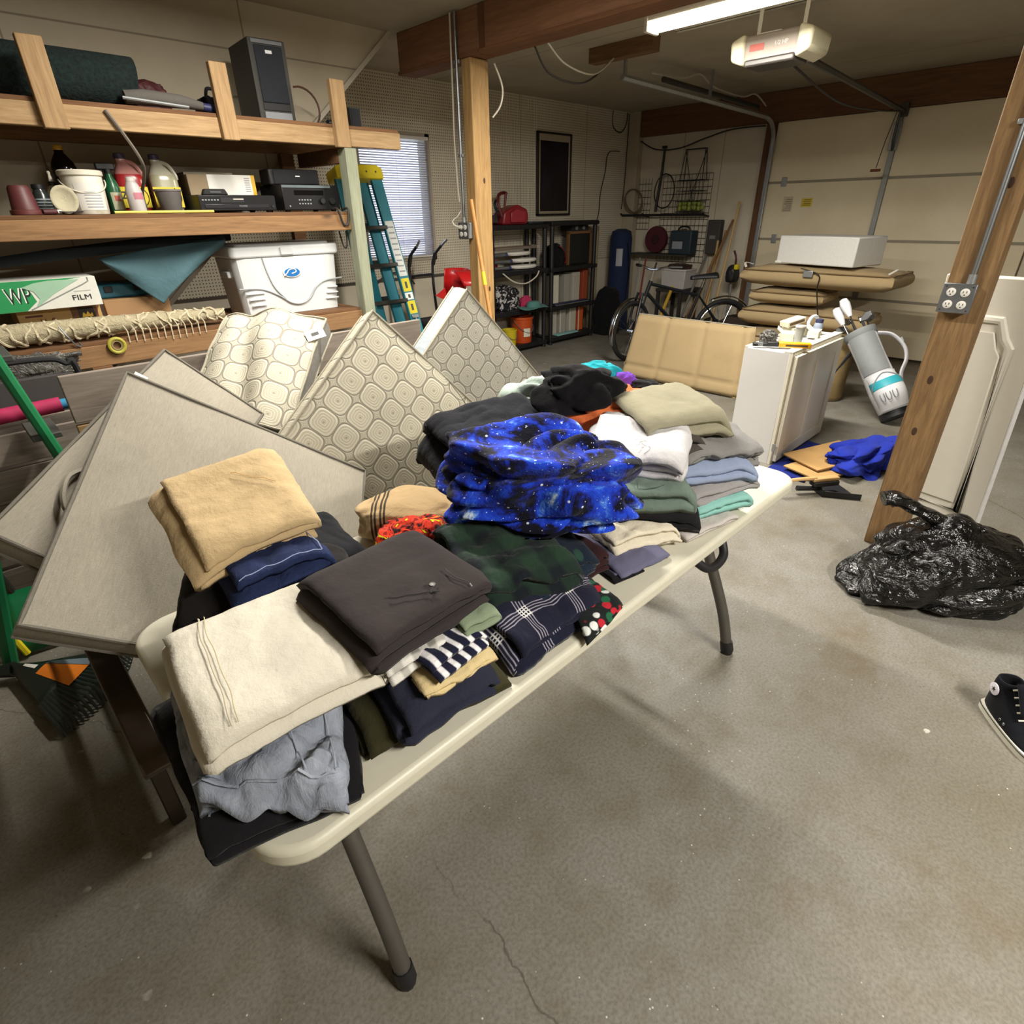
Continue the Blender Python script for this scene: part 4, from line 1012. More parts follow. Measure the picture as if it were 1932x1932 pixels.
M_gcheck = cloth_done(n, n.mix(n.math('MULTIPLY', n.math('ADD', lines(n, x, 0.035, (0.5,), 0.24), lines(n, y, 0.035, (0.5,), 0.24)), 0.5), '#D8D5CE', '#77746E'))
n = NT('green_flannel'); x, y, z = n.xyz(n.co('UV'))
k = n.math('MULTIPLY', n.math('ADD', lines(n, x, 0.085, (0.5,), 0.26), lines(n, y, 0.085, (0.5,), 0.26)), 0.5)
M_flannel = cloth_done(n, n.mix(k, n.mix(n.noise(scale=30), '#0A0F16', '#11181C'), '#1E3325'), 22)
n = NT('dark_bird_print'); x, y, z = n.xyz()
d_ = n.voro(scale=17); cl = n.voro(scale=17, out=1)
sep = n.node('ShaderNodeSeparateColor'); n.link(cl, sep.inputs[0])
spot = n.math('MULTIPLY', n.step(n.math('ADD', d_, n.math('MULTIPLY', n.noise(scale=40), 0.25)), 0.42, 0.37), n.math('GREATER_THAN', sep.outputs[0], 0.55))
M_print = cloth_done(n, n.mix(spot, '#101A28', n.ramp(sep.outputs[1], [(0.0, '#1F3A30'), (0.45, '#C9CFD2'), (0.62, '#D8B53A'), (0.8, '#B98C42')], 'CONSTANT')))
n = NT('navy_floral'); d_ = n.voro(scale=20); fl = n.step(n.math('ADD', d_, n.math('MULTIPLY', n.noise(scale=35, detail=4), 0.5)), 0.5, 0.44)
M_floral = cloth_done(n, n.mix(fl, '#14202F', '#9AA0AE'))
n = NT('festive_print'); d_ = n.voro(scale=42); cl = n.voro(scale=42, out=1); sep = n.node('ShaderNodeSeparateColor'); n.link(cl, sep.inputs[0])
M_festive = cloth_done(n, n.mix(n.step(d_, 0.5, 0.4), '#14191A', n.ramp(sep.outputs[0], [(0.0, '#1D5A3C'), (0.38, '#B01F2E'), (0.84, '#D7DAD6')], 'CONSTANT')))
n = NT('red_yellow_print'); w_ = n.noise(scale=24, detail=3, dist=1.6); 
M_redprint = cloth_done(n, n.ramp(w_, [(0.0, '#240C0A'), (0.40, '#8A1A14'), (0.45, '#D23A1C'), (0.53, '#C9281E'), (0.57, '#1A0A08'), (0.60, '#E8C81E'), (0.68, '#E05A18')], 'CONSTANT'))
n = NT('starry_fleece')
v = n.mp(); big = n.noise(v, scale=10.5, detail=5, rough=0.6, dist=0.8); f2 = n.noise(n.mp(loc=(3, 8, 1)), scale=16, detail=5, rough=0.65)
q = n.math('ADD', n.math('MULTIPLY', big, 0.75), n.math('MULTIPLY', f2, 0.35))
c = n.ramp(q, [(0.0, '#030408'), (0.50, '#070818'), (0.535, '#10185A'), (0.57, '#1530A8'), (0.63, '#1D43C4'), (0.67, '#4C80DC'), (0.72, '#D6E7F7')])
pur = n.step(n.noise(n.mp(loc=(1, 1, 9)), scale=6), 0.58, 0.7); c = n.mix(n.math('MULTIPLY', pur, 0.35), c, '#2A1B58')
st = n.step(n.voro(v, scale=95), 0.16, 0.09); st2 = n.step(n.voro(n.mp(loc=(2, 2, 2)), scale=26), 0.10, 0.05)
c = n.mix(n.math('MULTIPLY', n.math('MAXIMUM', n.math('MULTIPLY', st, n.step(f2, 0.42, 0.58)), st2), 0.9), c, '#E9F2FF')
fz = n.noise(scale=220, detail=3)
M_galaxy = n.done(c, 0.9, bump=n.math('ADD', n.noise(scale=20, detail=4), n.math('MULTIPLY', fz, 0.3)), bstr=0.5, bdist=0.012, spec=0.15)
n.setin(n.b, 'Sheen Weight', 0.1)
def denim(c1, c2):
    n = NT('denim'); f = n.noise(scale=9, detail=6, rough=0.7, dist=1.0); g = n.noise(n.mp(n.co('UV'), scale=(900, 120, 1)), scale=1, detail=2); b_ = n.noise(scale=22, detail=5, dist=0.8)
    c = n.mix(n.step(n.math('ADD', n.math('MULTIPLY', f, 0.7), n.math('MULTIPLY', g, 0.3)), 0.3, 0.7), c1, c2)
    return n.done(c, 0.9, bump=n.math('ADD', b_, n.math('MULTIPLY', g, 0.08)), bstr=0.55, bdist=0.016, spec=0.2)
M_ldenim = denim('#6C7280', '#9AA0AB'); M_ddenim = denim('#131A33', '#263258')

CORNERS = {
    'A1': ((0.022, 0.625, 0.765), (0.225, 0.572, 0.77), (0.41, 0.94, 0.79), (0.045, 0.985, 0.79)),
    'A2': ((0.035, 0.705, 0.825), (0.198, 0.562, 0.81), (0.325, 0.83, 0.85), (0.08, 0.95, 0.86)),
    'A3': ((0.065, 0.699, 0.905), (0.337, 0.67, 0.91), (0.367, 0.959, 0.925), (0.095, 0.988, 0.92)),
    'B1': ((0.147, 1.141, 0.85), (0.439, 0.996, 0.845), (0.515, 1.149, 0.865), (0.222, 1.293, 0.87)),
    'B2': ((0.245, 1.032, 0.925), (0.435, 1.02, 0.925), (0.45, 1.239, 0.955), (0.259, 1.252, 0.955)),
    'B3': ((0.211, 1.1, 0.965), (0.458, 1.087, 0.975), (0.471, 1.326, 1.075), (0.224, 1.34, 1.065)),
    'B4': ((0.473, 1.135, 0.83), (0.587, 1.138, 0.8), (0.581, 1.318, 0.86), (0.467, 1.314, 0.89)),
    'C1': ((0.272, 0.636, 0.775), (0.559, 0.583, 0.772), (0.609, 0.858, 0.792), (0.323, 0.911, 0.795)),
    'C2': ((0.328, 0.602, 0.825), (0.508, 0.571, 0.825), (0.545, 0.788, 0.845), (0.365, 0.819, 0.845)),
    'C3': ((0.372, 0.598, 0.855), (0.517, 0.587, 0.855), (0.532, 0.786, 0.865), (0.387, 0.797, 0.865)),
    'C4': ((0.396, 0.595, 0.885), (0.518, 0.608, 0.885), (0.497, 0.807, 0.895), (0.375, 0.793, 0.895)),
    'C5': ((0.338, 0.649, 0.885), (0.458, 0.631, 0.89), (0.488, 0.828, 0.9), (0.368, 0.847, 0.895)),
    'C5b': ((0.488, 0.623, 0.9), (0.564, 0.621, 0.9), (0.568, 0.781, 0.91), (0.492, 0.783, 0.91)),
    'C6': ((0.322, 0.643, 0.955), (0.58, 0.65, 0.955), (0.574, 0.895, 0.975), (0.315, 0.888, 0.975)),
    'D0': ((0.58, 0.59, 0.8), (0.84, 0.592, 0.8), (0.885, 0.73, 0.845), (0.591, 0.739, 0.845)),
    'D0b': ((0.75, 0.553, 0.770), (0.885, 0.566, 0.785), (0.90, 0.69, 0.80), (0.80, 0.66, 0.80)),
    'D1': ((0.602, 0.685, 0.87), (0.84, 0.642, 0.88), (0.886, 0.898, 0.94), (0.649, 0.941, 0.93)),
    'D2': ((0.736, 0.696, 0.85), (0.923, 0.678, 0.87), (0.942, 0.877, 0.91), (0.754, 0.895, 0.89)),
    'D3': ((0.85, 0.686, 0.805), (0.985, 0.674, 0.815), (1.001, 0.853, 0.815), (0.867, 0.865, 0.805)),
    'D4': ((0.697, 0.652, 0.83), (0.919, 0.656, 0.82), (0.916, 0.806, 0.82), (0.694, 0.802, 0.83)),
    'E1': ((0.898, 1.164, 1.0), (1.232, 1.09, 1.02), (1.269, 1.256, 1.06), (0.935, 1.33, 1.04)),
    'F1': ((1.147, 0.889, 0.995), (1.262, 0.666, 0.985), (1.475, 0.775, 1.015), (1.36, 0.999, 1.025)),
    'F2': ((1.131, 0.753, 0.91), (1.27, 0.623, 0.905), (1.42, 0.783, 0.925), (1.282, 0.913, 0.93)),
    'F3': ((1.126, 0.782, 0.855), (1.294, 0.621, 0.85), (1.447, 0.779, 0.86), (1.279, 0.941, 0.865)),
    'F4': ((1.045, 0.701, 0.8), (1.247, 0.63, 0.8), (1.319, 0.838, 0.81), (1.118, 0.908, 0.81)),
    'F5': ((0.989, 0.649, 0.77), (1.158, 0.612, 0.772), (1.205, 0.827, 0.772), (1.036, 0.864, 0.77)),
    'F6': ((0.97, 0.641, 0.752), (1.068, 0.623, 0.752), (1.101, 0.801, 0.752), (1.002, 0.818, 0.752)),
    'G1': ((1.31, 0.80, 1.05), (1.54, 0.685, 1.055), (1.639, 0.907, 1.08), (1.4, 1.007, 1.075)),
    'G1b': ((1.285, 0.765, 0.985), (1.45, 0.70, 0.985), (1.53, 0.89, 0.985), (1.36, 0.95, 0.985)),
    'G2': ((1.386, 0.726, 0.955), (1.613, 0.607, 0.955), (1.734, 0.838, 0.975), (1.506, 0.957, 0.975)),
    'G3': ((1.369, 0.721, 0.905), (1.57, 0.594, 0.905), (1.709, 0.813, 0.915), (1.508, 0.94, 0.915)),
    'G4': ((1.376, 0.668, 0.845), (1.61, 0.592, 0.845), (1.69, 0.84, 0.855), (1.456, 0.915, 0.855)),
    'G5': ((1.355, 0.637, 0.805), (1.553, 0.567, 0.808), (1.639, 0.813, 0.808), (1.441, 0.882, 0.805)),
    'G6': ((1.255, 0.606, 0.765), (1.482, 0.566, 0.765), (1.524, 0.803, 0.765), (1.297, 0.843, 0.765)),
}

n = NT('tan_band_cloth'); x, y, z = n.xyz(); k = n.math('MULTIPLY', lines(n, x, 0.026, (0.3, 0.7), 0.12), n.math('MULTIPLY', n.math('GREATER_THAN', x, -0.125), n.math('LESS_THAN', x, -0.075)))
M_tanband = cloth_done(n, n.mix(k, '#B59A72', '#3E3528'))
M_bk = fabric('#121114', wrinkle=0.45); M_char = fabric('#332D2D', wrinkle=0.3)
M_cream = fabric('#CBC5B6', wrinkle=0.4, var=0.07); M_tan = fabric('#B8A079', wrinkle=0.5, var=0.1)
o, strip, S, B, th = garment('black_pants', 'black pants at the bottom under the faded grey-blue jeans', 'pants', 'A1', 0.045, 3, M_bk, 1, wr=0.008)
o, strip, S, B, th = garment('faded_jeans', 'faded grey-blue jeans bunched up below the cream pants', 'jeans', 'A2', 0.055, 3, M_ldenim, 2, wr=0.022, crease=0.045, nu=34, nv=34)
M_stitch = plain('#878E9B', 0.9)
strip('waistband', [(0.02 + 0.96 * k / 14, 0.06) for k in range(15)], 0.006, M_ldenim)
strip('seam', [(0.95 - 0.05 * k / 8, 0.1 + 0.7 * k / 8) for k in range(9)], 0.003, M_stitch)
strip('seam', [(0.75 - 0.1 * k / 8, 0.08 + 0.6 * k / 8) for k in range(9)], 0.003, M_stitch)
o, strip, S, B, th = garment('cream_pants', 'smooth cream pants folded on top of the faded jeans', 'pants', 'A3', 0.065, 3, M_cream, 3, wr=0.005, crease=0.006)
strip('leg_seam', [(0.17 + 0.05 * k / 20, 0.02 + 0.96 * k / 20) for k in range(21)], 0.003, plain('#B9B09A', 0.9))
strip('stitch_line', [(0.205 + 0.05 * k / 20, 0.02 + 0.96 * k / 20) for k in range(21)], 0.002, plain('#B3A888', 0.9))
garment('black_jeans', 'black jeans under the dark blue jeans at the table end', 'jeans', 'B1', 0.105, 4, fabric('#1B1818', wrinkle=0.5), 4, wr=0.009)
o, strip, S, B, th = garment('dark_blue_jeans', 'dark blue jeans with pale stitching under the tan pants', 'jeans', 'B2', 0.07, 3, M_ddenim, 5, wr=0.008, crease=0.016)
M_st2 = plain('#7C87A8', 0.8)
strip('stitching', [(0.05 + 0.9 * k / 12, 0.04) for k in range(13)], 0.0035, M_st2)
strip('stitching', [(0.96, 0.05 + 0.8 * k / 10) for k in range(11)], 0.003, M_st2)
o, strip, S, B, th = garment('tan_pants', 'tan chino pants folded on top of the dark blue jeans', 'pants', 'B3', 0.065, 3, M_tan, 6, wr=0.009, crease=0.014, loop=1.4)
strip('pocket_seam', [(0.55 + 0.3 * k / 8, 0.72 - 0.3 * k / 8) for k in range(9)], 0.003, plain('#B08A52', 0.9))
garment('black_shirt', 'plain black shirt slumped beside the tan pants', 'shirt', 'B4', 0.085, 3, fabric('#16171B', wrinkle=0.4), 7, wr=0.010)

garment('olive_pants', 'olive green pants at the bottom below the charcoal pants pile', 'pants', 'C1', 0.03, 3, fabric('#2E2B17', wrinkle=0.5), 8, wr=0.010)
garment('navy_pants', 'dusty navy pants lying on the olive pants', 'pants', 'C2', 0.05, 3, fabric('#262838', wrinkle=0.5), 9, wr=0.012, crease=0.018)
garment('khaki_shorts', 'pale khaki shorts under the navy striped shirt', 'shorts', 'C3', 0.028, 2, fabric('#CDB98A', wrinkle=0.5), 10, wr=0.012, crease=0.018)
garment('striped_shirt', 'navy shirt with white stripes below the charcoal pants', 'shirt', 'C4', 0.028, 2, M_stripe, 11, wr=0.005)
garment('checked_shirt', 'grey and white checked shirt below the charcoal pants', 'shirt', 'C5', 0.028, 2, M_gcheck, 12, wr=0.007)
garment('sage_shirt', 'pale sage green shirt peeking out under the charcoal pants', 'shirt', 'C5b', 0.02, 2, fabric('#7D8A72'), 13, wr=0.005)
o, strip, S, B, th = garment('charcoal_pants', 'charcoal brown pants with a zip pocket folded on top', 'pants', 'C6', 0.058, 3, M_char, 14, wr=0.005, crease=0.007)
strip('zip', [(0.80 - 0.05 * math.sin(k * 0.3), 0.06 + 0.2 * k / 8) for k in range(9)], 0.004, M_blackm)
strip('zip_pull', [(0.80, 0.03), (0.80, 0.055)], 0.004, M_galv)
strip('pocket_flap', [(0.30 + 0.28 * k / 10, 0.30 - 0.2 * (k / 10)) for k in range(11)], 0.0045, plain('#1D1919', 0.9))
strip('pocket_flap', [(0.52 + 0.12 * k / 6, 0.12 + 0.015 * k) for k in range(7)], 0.0035, plain('#1D1919', 0.9))
sn = S(0.58, 0.19) - B
obj('snap_button', MB().lathe([(0.007, 0), (0.006, 0.002), (0.002, 0.003)], tuple(sn + Vector((0, 0, th / 2))), 12), M_dsteel, o)

garment('plaid_pajamas', 'navy pajama pants with thin white plaid lines at the table edge', 'pajamas', 'D0', 0.058, 3, M_plaid, 15, wr=0.012, crease=0.014, loop=1.6)
garment('festive_pajamas', 'red and green festive printed cloth below the plaid pajamas', 'pajamas', 'D0b', 0.028, 2, M_festive, 16, wr=0.006, zmin=0.735)
garment('green_flannel_shirt', 'dark green plaid flannel shirt below the starry fleece', 'shirt', 'D1', 0.12, 5, M_flannel, 17, wr=0.024, crease=0.022)
garment('bird_print_pajamas', 'dark pajamas with white and yellow print beside the flannel shirt', 'pajamas', 'D2', 0.09, 4, M_print, 18, wr=0.016, crease=0.02)
garment('maroon_pajamas', 'dark maroon pajamas under the printed pajamas', 'pajamas', 'D3', 0.05, 3, fabric('#2C1517', wrinkle=0.5), 19, wr=0.01)
garment('floral_pajamas', 'navy pajamas with pale floral print above the plaid pajamas', 'pajamas', 'D4', 0.025, 2, M_floral, 20, wr=0.01)
heap('starry_fleece', 'royal blue starry fleece blanket bundled on the dark flannel', 'blanket', (0.905, 0.845, 0.895), (0.225, 0.145, 0.185), M_galaxy, 5.7, R(-44), amp=0.62, freq=0.95, sub=6)
heap('tan_blanket', 'tan blanket with dark striped band behind the charcoal pants', 'blanket', (0.80, 1.20, 0.742), (0.17, 0.11, 0.115), M_tanband, 2.2, R(-40), amp=0.16, freq=1.1)
heap('red_print_pants', 'bright red and yellow printed pants tucked by the charcoal pants', 'pants', (0.705, 1.085, 0.742), (0.10, 0.06, 0.115), M_redprint, 8.8, R(-40), amp=0.2, freq=1.5)
garment('dark_sweatpants', 'near black sweatpants stacked behind the starry fleece', 'sweatpants', 'E1', 0.19, 4, fabric('#15161C', wrinkle=0.4), 21, wr=0.014, crease=0.018)
heap('mint_shirt', 'pale mint shirt lying behind the dark sweatpants', 'shirt', (1.37, 1.25, 0.86), (0.14, 0.07, 0.20), fabric('#A9B7AF', wrinkle=0.5), 4.4, R(-30), amp=0.4, freq=1.0)
heap('orange_shirt', 'bright orange shirt under the black crumpled shirt', 'shirt', (1.44, 1.02, 0.88), (0.175, 0.11, 0.175), fabric('#D9703F', wrinkle=0.4), 6.1, R(-38), amp=0.22, freq=1.3)
heap('teal_shirt', 'thin strip of bright teal cloth behind the black crumpled shirt', 'shirt', (1.55, 1.17, 0.99), (0.09, 0.045, 0.105), fabric('#1E93A0', wrinkle=0.4), 1.4, R(-35), amp=0.2)
heap('black_crumpled_shirt', 'black crumpled shirt on top of the orange shirt', 'shirt', (1.35, 1.08, 1.01), (0.125, 0.09, 0.115), fabric('#0F0E10', wrinkle=0.5), 3.9, R(-40), amp=0.5, freq=0.95)
heap('purple_shirt', 'small bit of purple cloth beside the black crumpled shirt', 'shirt', (1.60, 1.09, 0.99), (0.045, 0.03, 0.075), fabric('#6E3FA8', wrinkle=0.4), 2.9, R(-40), amp=0.25)
heap('black_sock_pile', 'black cloth bunch between purple cloth and quilted cushion', 'clothes', (1.63, 1.03, 0.97), (0.06, 0.04, 0.075), M_bk, 7.7, R(-50), amp=0.35, freq=1.1)
o, strip, S, B, th = garment('white_hoodie', 'white hoodie with drawstring on top of the green pants', 'hoodie', 'F1', 0.085, 4, fabric('#C2C0C2', wrinkle=0.5, var=0.05), 22, wr=0.016, crease=0.007, loop=1.3)
strip('drawstring', [(0.55 + 0.04 * math.sin(k), 0.12 + 0.05 * k / 2) for k in range(8)], 0.0035, M_white)
strip('drawstring', [(0.62 + 0.05 * math.sin(k * 0.7), 0.02 + 0.03 * k) for k in range(6)], 0.0035, M_white)
o, strip, S, B, th = garment('green_pants', 'grey-green pants with pocket stitching under the white hoodie', 'pants', 'F2', 0.075, 2, fabric('#66756B', wrinkle=0.4), 23, wr=0.008, loop=1.3)
strip('pocket_stitch', [(0.25, 0.1), (0.25, 0.03), (0.35, 0.03), (0.5, 0.035), (0.6, 0.06)], 0.002, plain('#38463D', 0.9))
garment('black_sweater', 'thick black sweater below the grey-green pants', 'sweater', 'F3', 0.065, 2, fabric('#171618', wrinkle=0.3), 24, wr=0.008, loop=1.4)
garment('ivory_sweatpants', 'ivory sweatpants with gathered layers below the black sweater', 'sweatpants', 'F4', 0.052, 4, fabric('#CFC6B2', wrinkle=0.5, var=0.07), 25, wr=0.008, crease=0.014)
garment('slate_shirt', 'slate purple shirt below the ivory sweatpants', 'shirt', 'F5', 0.028, 2, fabric('#605F76', wrinkle=0.3), 26, wr=0.005)
garment('black_tee', 'thin black tee at the bottom below the slate shirt', 'shirt', 'F6', 0.01, 2, M_bk, 27, wr=0.002)
garment('sage_sweatshirt', 'sage beige sweatshirt folded thick at the pile top', 'sweatshirt', 'G1', 0.085, 2, fabric('#8F8A74', wrinkle=0.35), 28, wr=0.010, crease=0.012, loop=1.3, fat=0.62)
garment('brown_grey_sweater', 'dark brown-grey sweater inside the sage sweatshirt fold', 'sweater', 'G1b', 0.05, 2, fabric('#453F3C', wrinkle=0.35), 29, wr=0.008)
garment('grey_sweatpants', 'mid grey sweatpants under the sage sweatshirt', 'sweatpants', 'G2', 0.075, 4, fabric('#7C7A78', wrinkle=0.4), 30, wr=0.012, crease=0.018)
garment('blue_grey_fleece', 'blue-grey fleece rolled with a navy lining', 'fleece', 'G3', 0.075, 3, fabric('#8894AE', wrinkle=0.3), 31, wr=0.007, loop=1.3)
garment('light_grey_sweater', 'light grey sweater below the blue-grey fleece', 'sweater', 'G4', 0.05, 3, fabric('#8F8C8C', wrinkle=0.4), 32, wr=0.008)
garment('teal_sweater', 'soft teal sweater near the bottom by the table end', 'sweater', 'G5', 0.045, 2, fabric('#82B4AC', wrinkle=0.35), 33, wr=0.008, loop=1.3)
garment('oatmeal_sweater', 'oatmeal speckled sweater at the bottom below the teal sweater', 'sweater', 'G6', 0.022, 2, fabric('#B5AFAA', wrinkle=0.4), 34, wr=0.005)

# ================================================================== patio sofa and its cushions behind the table
sf = thing('patio_sofa', 'bronze metal patio sofa with grey-brown plank back behind the cushions', 'sofa', (0.98, 1.75, 0))
M_bronze = plain('#554B42', 0.32, 0.75, 0.2, 30)
M_plank = wood('#8C8176', '#6F6358', 0.8, 0.85, 0, False)
def SB(a, b): return MB().bb((a[0] - 0.98, a[1] - 1.75, a[2]), (b[0] - 0.98, b[1] - 1.75, b[2]))
for k, (z0, z1) in enumerate(((0.875, 1.05), (0.69, 0.865), (0.515, 0.68))):
    obj('back_plank', SB((0.25, 2.58, z0), (1.85, 2.605, z1)), M_plank if k != 1 else wood('#B08F63', '#8E7049', 0.8, 0.85, 0, False), sf, bevel=0.003)
for x in (0.36, 1.72): obj('back_post', SB((x - 0.02, 2.606, 0.0), (x + 0.02, 2.64, 1.035)), M_bronze, sf, bevel=0.003)
for x0, x1 in ((-0.01, 0.048), (2.20, 2.258)):
    sec = [(2.46, 0.62), (1.75, 0.615), (1.42, 0.59), (1.28, 0.55), (1.16, 0.51), (1.14, 0.48), (1.16, 0.455), (1.30, 0.515), (1.43, 0.56), (1.75, 0.59), (2.46, 0.595)]
    obj('arm_rest', MB().prism([(y - 1.75, z) for y, z in sec], x0 - 0.98, x1 - 0.98, YZ), M_bronze, sf, bevel=0.006, seg=3, smooth=50)
    xm = (x0 + x1) / 2
    obj('leg', SB((xm - 0.02, 1.42, 0.0), (xm + 0.02, 1.46, 0.56)), M_bronze, sf, bevel=0.004)
    obj('leg', SB((xm - 0.02, 2.42, 0.0), (xm + 0.02, 2.46, 0.60)), M_bronze, sf, bevel=0.004)
    obj('side_rail', SB((xm - 0.015, 1.46, 0.27), (xm + 0.015, 2.42, 0.31)), M_bronze, sf, bevel=0.003)
obj('front_rail', SB((0.04, 1.42, 0.27), (2.21, 1.45, 0.31)), M_bronze, sf, bevel=0.003)
obj('rear_rail', SB((0.04, 2.43, 0.27), (2.21, 2.46, 0.31)), M_bronze, sf, bevel=0.003)
for k in range(11):
    x = 0.12 + k * 0.19; obj('seat_slat', SB((x, 1.45, 0.285), (x + 0.09, 2.43, 0.305)), M_bronze, sf, bevel=0.002)

def cushion(name, label, M, w, h, t, m, pipem, bulge=0.02, warp=None, tagpos=None, group=None, sidem=None, n=26, tone=None):
    T = thing_m(name, label, 'cushion', M, group)
    W = warp or (lambda p: p)
    def face(z0, s):
        def f(u, v):
            x = -w / 2 + w * u; y = -h / 2 + h * v
            b = (1 - abs(2 * u - 1) ** 3) * (1 - abs(2 * v - 1) ** 3)
            return W(Vector((x, y, z0 + s * bulge * b + 0.004 * nz((x, y, 0), 7, 3.1))))
        return f
    mb = MB().grid(face(0, 1), n, n)
    obj('front_cover', mb, m, T, smooth=80)
    mb = MB().grid(lambda u, v: face(-t, -1)(1 - u, v), n, n); obj('rear_cover', mb, sidem or m, T, smooth=80)
    per = [(-w / 2, -h / 2), (w / 2, -h / 2), (w / 2, h / 2), (-w / 2, h / 2)]
    ring = []
    for i in range(4):
        a, b = per[i], per[(i + 1) % 4]
        for k in range(n): ring.append((a[0] + (b[0] - a[0]) * k / n, a[1] + (b[1] - a[1]) * k / n))
    nr = len(ring)
    def side(u, v):
        i = int(round(u * nr)) % nr; x, y = ring[i]; o_ = 1 + 0.012 * math.sin(PI * v)
        return W(Vector((x * o_, y * o_, -t * v)))
    mb = MB().grid(side, nr, 5, True); mb.f = [tuple(reversed(f)) for f in mb.f]
    obj('side_band', mb, sidem or m, T, smooth=60)
    for z in (0.0, -t):
        obj('piping', MB().tube([W(Vector((x * 1.004, y * 1.004, z))) for x, y in ring], 0.005, 6, True), pipem, T)
    if tagpos:
        x, y, a, tw, tl = tagpos
        lb = obj('care_tag', MB().box(tuple(W(Vector((x, y, 0.016)))), (tw, tl, 0.0015), (0.1, 0.05, a)), M_white, T)
        obj('tag_print', MB().box(tuple(W(Vector((x, y, 0.0172)))), (tw * 0.4, tl * 0.3, 0.0012), (0.1, 0.05, a)), plain('#3A3A3A', 0.7), lb)
    return T

# quilted medallion cloth: rounded medallions on a square grid, small concentric squares at their corners
def medallion(base, line, light, per=0.092, ox=0.0):
    n = NT('medallion_cloth'); x, y, z = n.xyz()
    wx = n.math('ADD', n.math('DIVIDE', x, per), n.math('MULTIPLY', n.noise(scale=9, detail=2), 0.10))
    wy = n.math('ADD', n.math('DIVIDE', y, per), n.math('MULTIPLY', n.noise(n.mp(loc=(5, 5, 0)), scale=9, detail=2), 0.10))
    ax = n.math('ABSOLUTE', n.math('SUBTRACT', n.math('FRACT', n.math('ADD', wx, ox)), 0.5))
    ay = n.math('ABSOLUTE', n.math('SUBTRACT', n.math('FRACT', wy), 0.5))
    p4 = n.math('POWER', n.math('ADD', n.math('POWER', ax, 3.4), n.math('POWER', ay, 3.4)), 1 / 3.4)     # medallion distance 0..0.5
    dd = n.math('SUBTRACT', 1.0, n.math('ADD', ax, ay))                                                    # corner diamond distance 0..
    inb = n.step(n.math('SUBTRACT', p4, 0.47), 0.006, -0.006)
    edge = n.step(n.math('ABSOLUTE', n.math('SUBTRACT', p4, 0.48)), 0.036, 0.016)
    ring = n.math('MULTIPLY', n.step(n.math('SINE', n.math('MULTIPLY', p4, 66)), 0.35, 0.9), inb)
    sq = n.math('MULTIPLY', n.step(n.math('SINE', n.math('MULTIPLY', dd, 82)), 0.2, 0.8), n.math('SUBTRACT', 1.0, inb))
    core = n.step(p4, 0.045, 0.025)
    c = n.mix(inb, n.mix(0.35, base, line), base)
    c = n.mix(n.math('MULTIPLY', n.math('MAXIMUM', ring, sq), 0.7), c, light)
    c = n.mix(n.math('MULTIPLY', n.math('MAXIMUM', edge, core), 0.75), c, line)
    rim = n.step(n.math('ABSOLUTE', n.math('SUBTRACT', p4, 0.44)), 0.022, 0.008)
    c = n.mix(n.math('MULTIPLY', rim, 0.8), c, light)
    fz = n.noise(scale=400, detail=2)
    c = n.mix(n.math('MULTIPLY', fz, 0.25), c, line)
    h = n.math('SUBTRACT', n.math('ADD', n.math('MULTIPLY', ring, 0.25), n.math('MULTIPLY', fz, 0.15)), edge)
    return n.done(c, 0.92, bump=h, bstr=0.45, bdist=0.005, spec=0.2)
M_med = medallion('#AEA795', '#756F63', '#D0CAB8'); M_med2 = medallion('#B4B0A4', '#7A766C', '#D6D2C6', 0.088, 0.3)
M_band = fabric('#8E8A82', wrinkle=0.3); M_band2 = fabric('#7C858B', '#A9B0B3', wrinkle=0.4, scale=22)
n = NT('grey_upholstery'); x, y, z = n.xyz(); f = n.noise(n.mp(scale=(260, 40, 40)), scale=1, detail=3); g = n.noise(scale=9, detail=5); g2 = n.noise(scale=300, detail=2)
M_upg = n.done(n.mix(n.math('ADD', n.math('MULTIPLY', f, 0.45), n.math('ADD', n.math('MULTIPLY', g, 0.3), n.math('MULTIPLY', g2, 0.25))), '#6E695E', '#A8A193'), 0.95, bump=n.math('ADD', f, n.math('MULTIPLY', g2, 0.6)), bstr=0.3, bdist=0.004, spec=0.15)
M_pipe = fabric('#6C675E'); M_pipe2 = fabric('#9A9484')

def square(A, B, C):
    A, B, C = Vector(A), Vector(B), Vector(C)
    ex = (B - A); ey = (A - C); w = ex.length; h = ey.length
    return frame(A + ex / 2 - ey / 2, ex, ey), w, h
Mf, w, h = square((0.328, 1.85, 1.176), (0.90, 1.67, 0.754), (-0.08, 1.37, 0.813))
cushion('seat_cushion', 'plain grey square seat cushion leaning behind the table end', Mf, w, h, 0.085, M_upg, M_pipe, 0.018)
A2 = Vector((0.495, 2.09, 1.175)); C2 = Vector((-0.074, 1.655, 0.92)); e = A2 - C2
nrm = Vector((0.257, -0.712, 0.653)); B2 = A2 + e.cross(nrm).normalized() * 0.34
if B2.x < A2.x: B2 = A2 - e.cross(nrm).normalized() * 0.34
Mf, w, h = square(A2, B2, C2)
T = cushion('seat_cushion', 'plain grey cushion with a tie loop behind the front grey cushion', Mf, w, h, 0.085, M_upg, M_pipe, 0.015, tagpos=(-w / 2 + 0.01, h / 2 - 0.17, 0.2, 0.035, 0.045))
obj('tie_loop', MB().tube(smooth_path([(-w / 2 + 0.07, -0.12, 0.012), (-w / 2 + 0.05, -0.19, 0.03), (-w / 2 + 0.1, -0.27, 0.03), (-w / 2 + 0.2, -0.27, 0.025), (-w / 2 + 0.25, -0.2, 0.012)]), 0.007, 6), M_upg, T)
Mf, w, h = square((1.162, 1.912, 1.235), (1.544, 1.727, 0.783), (0.676, 1.823, 0.86))
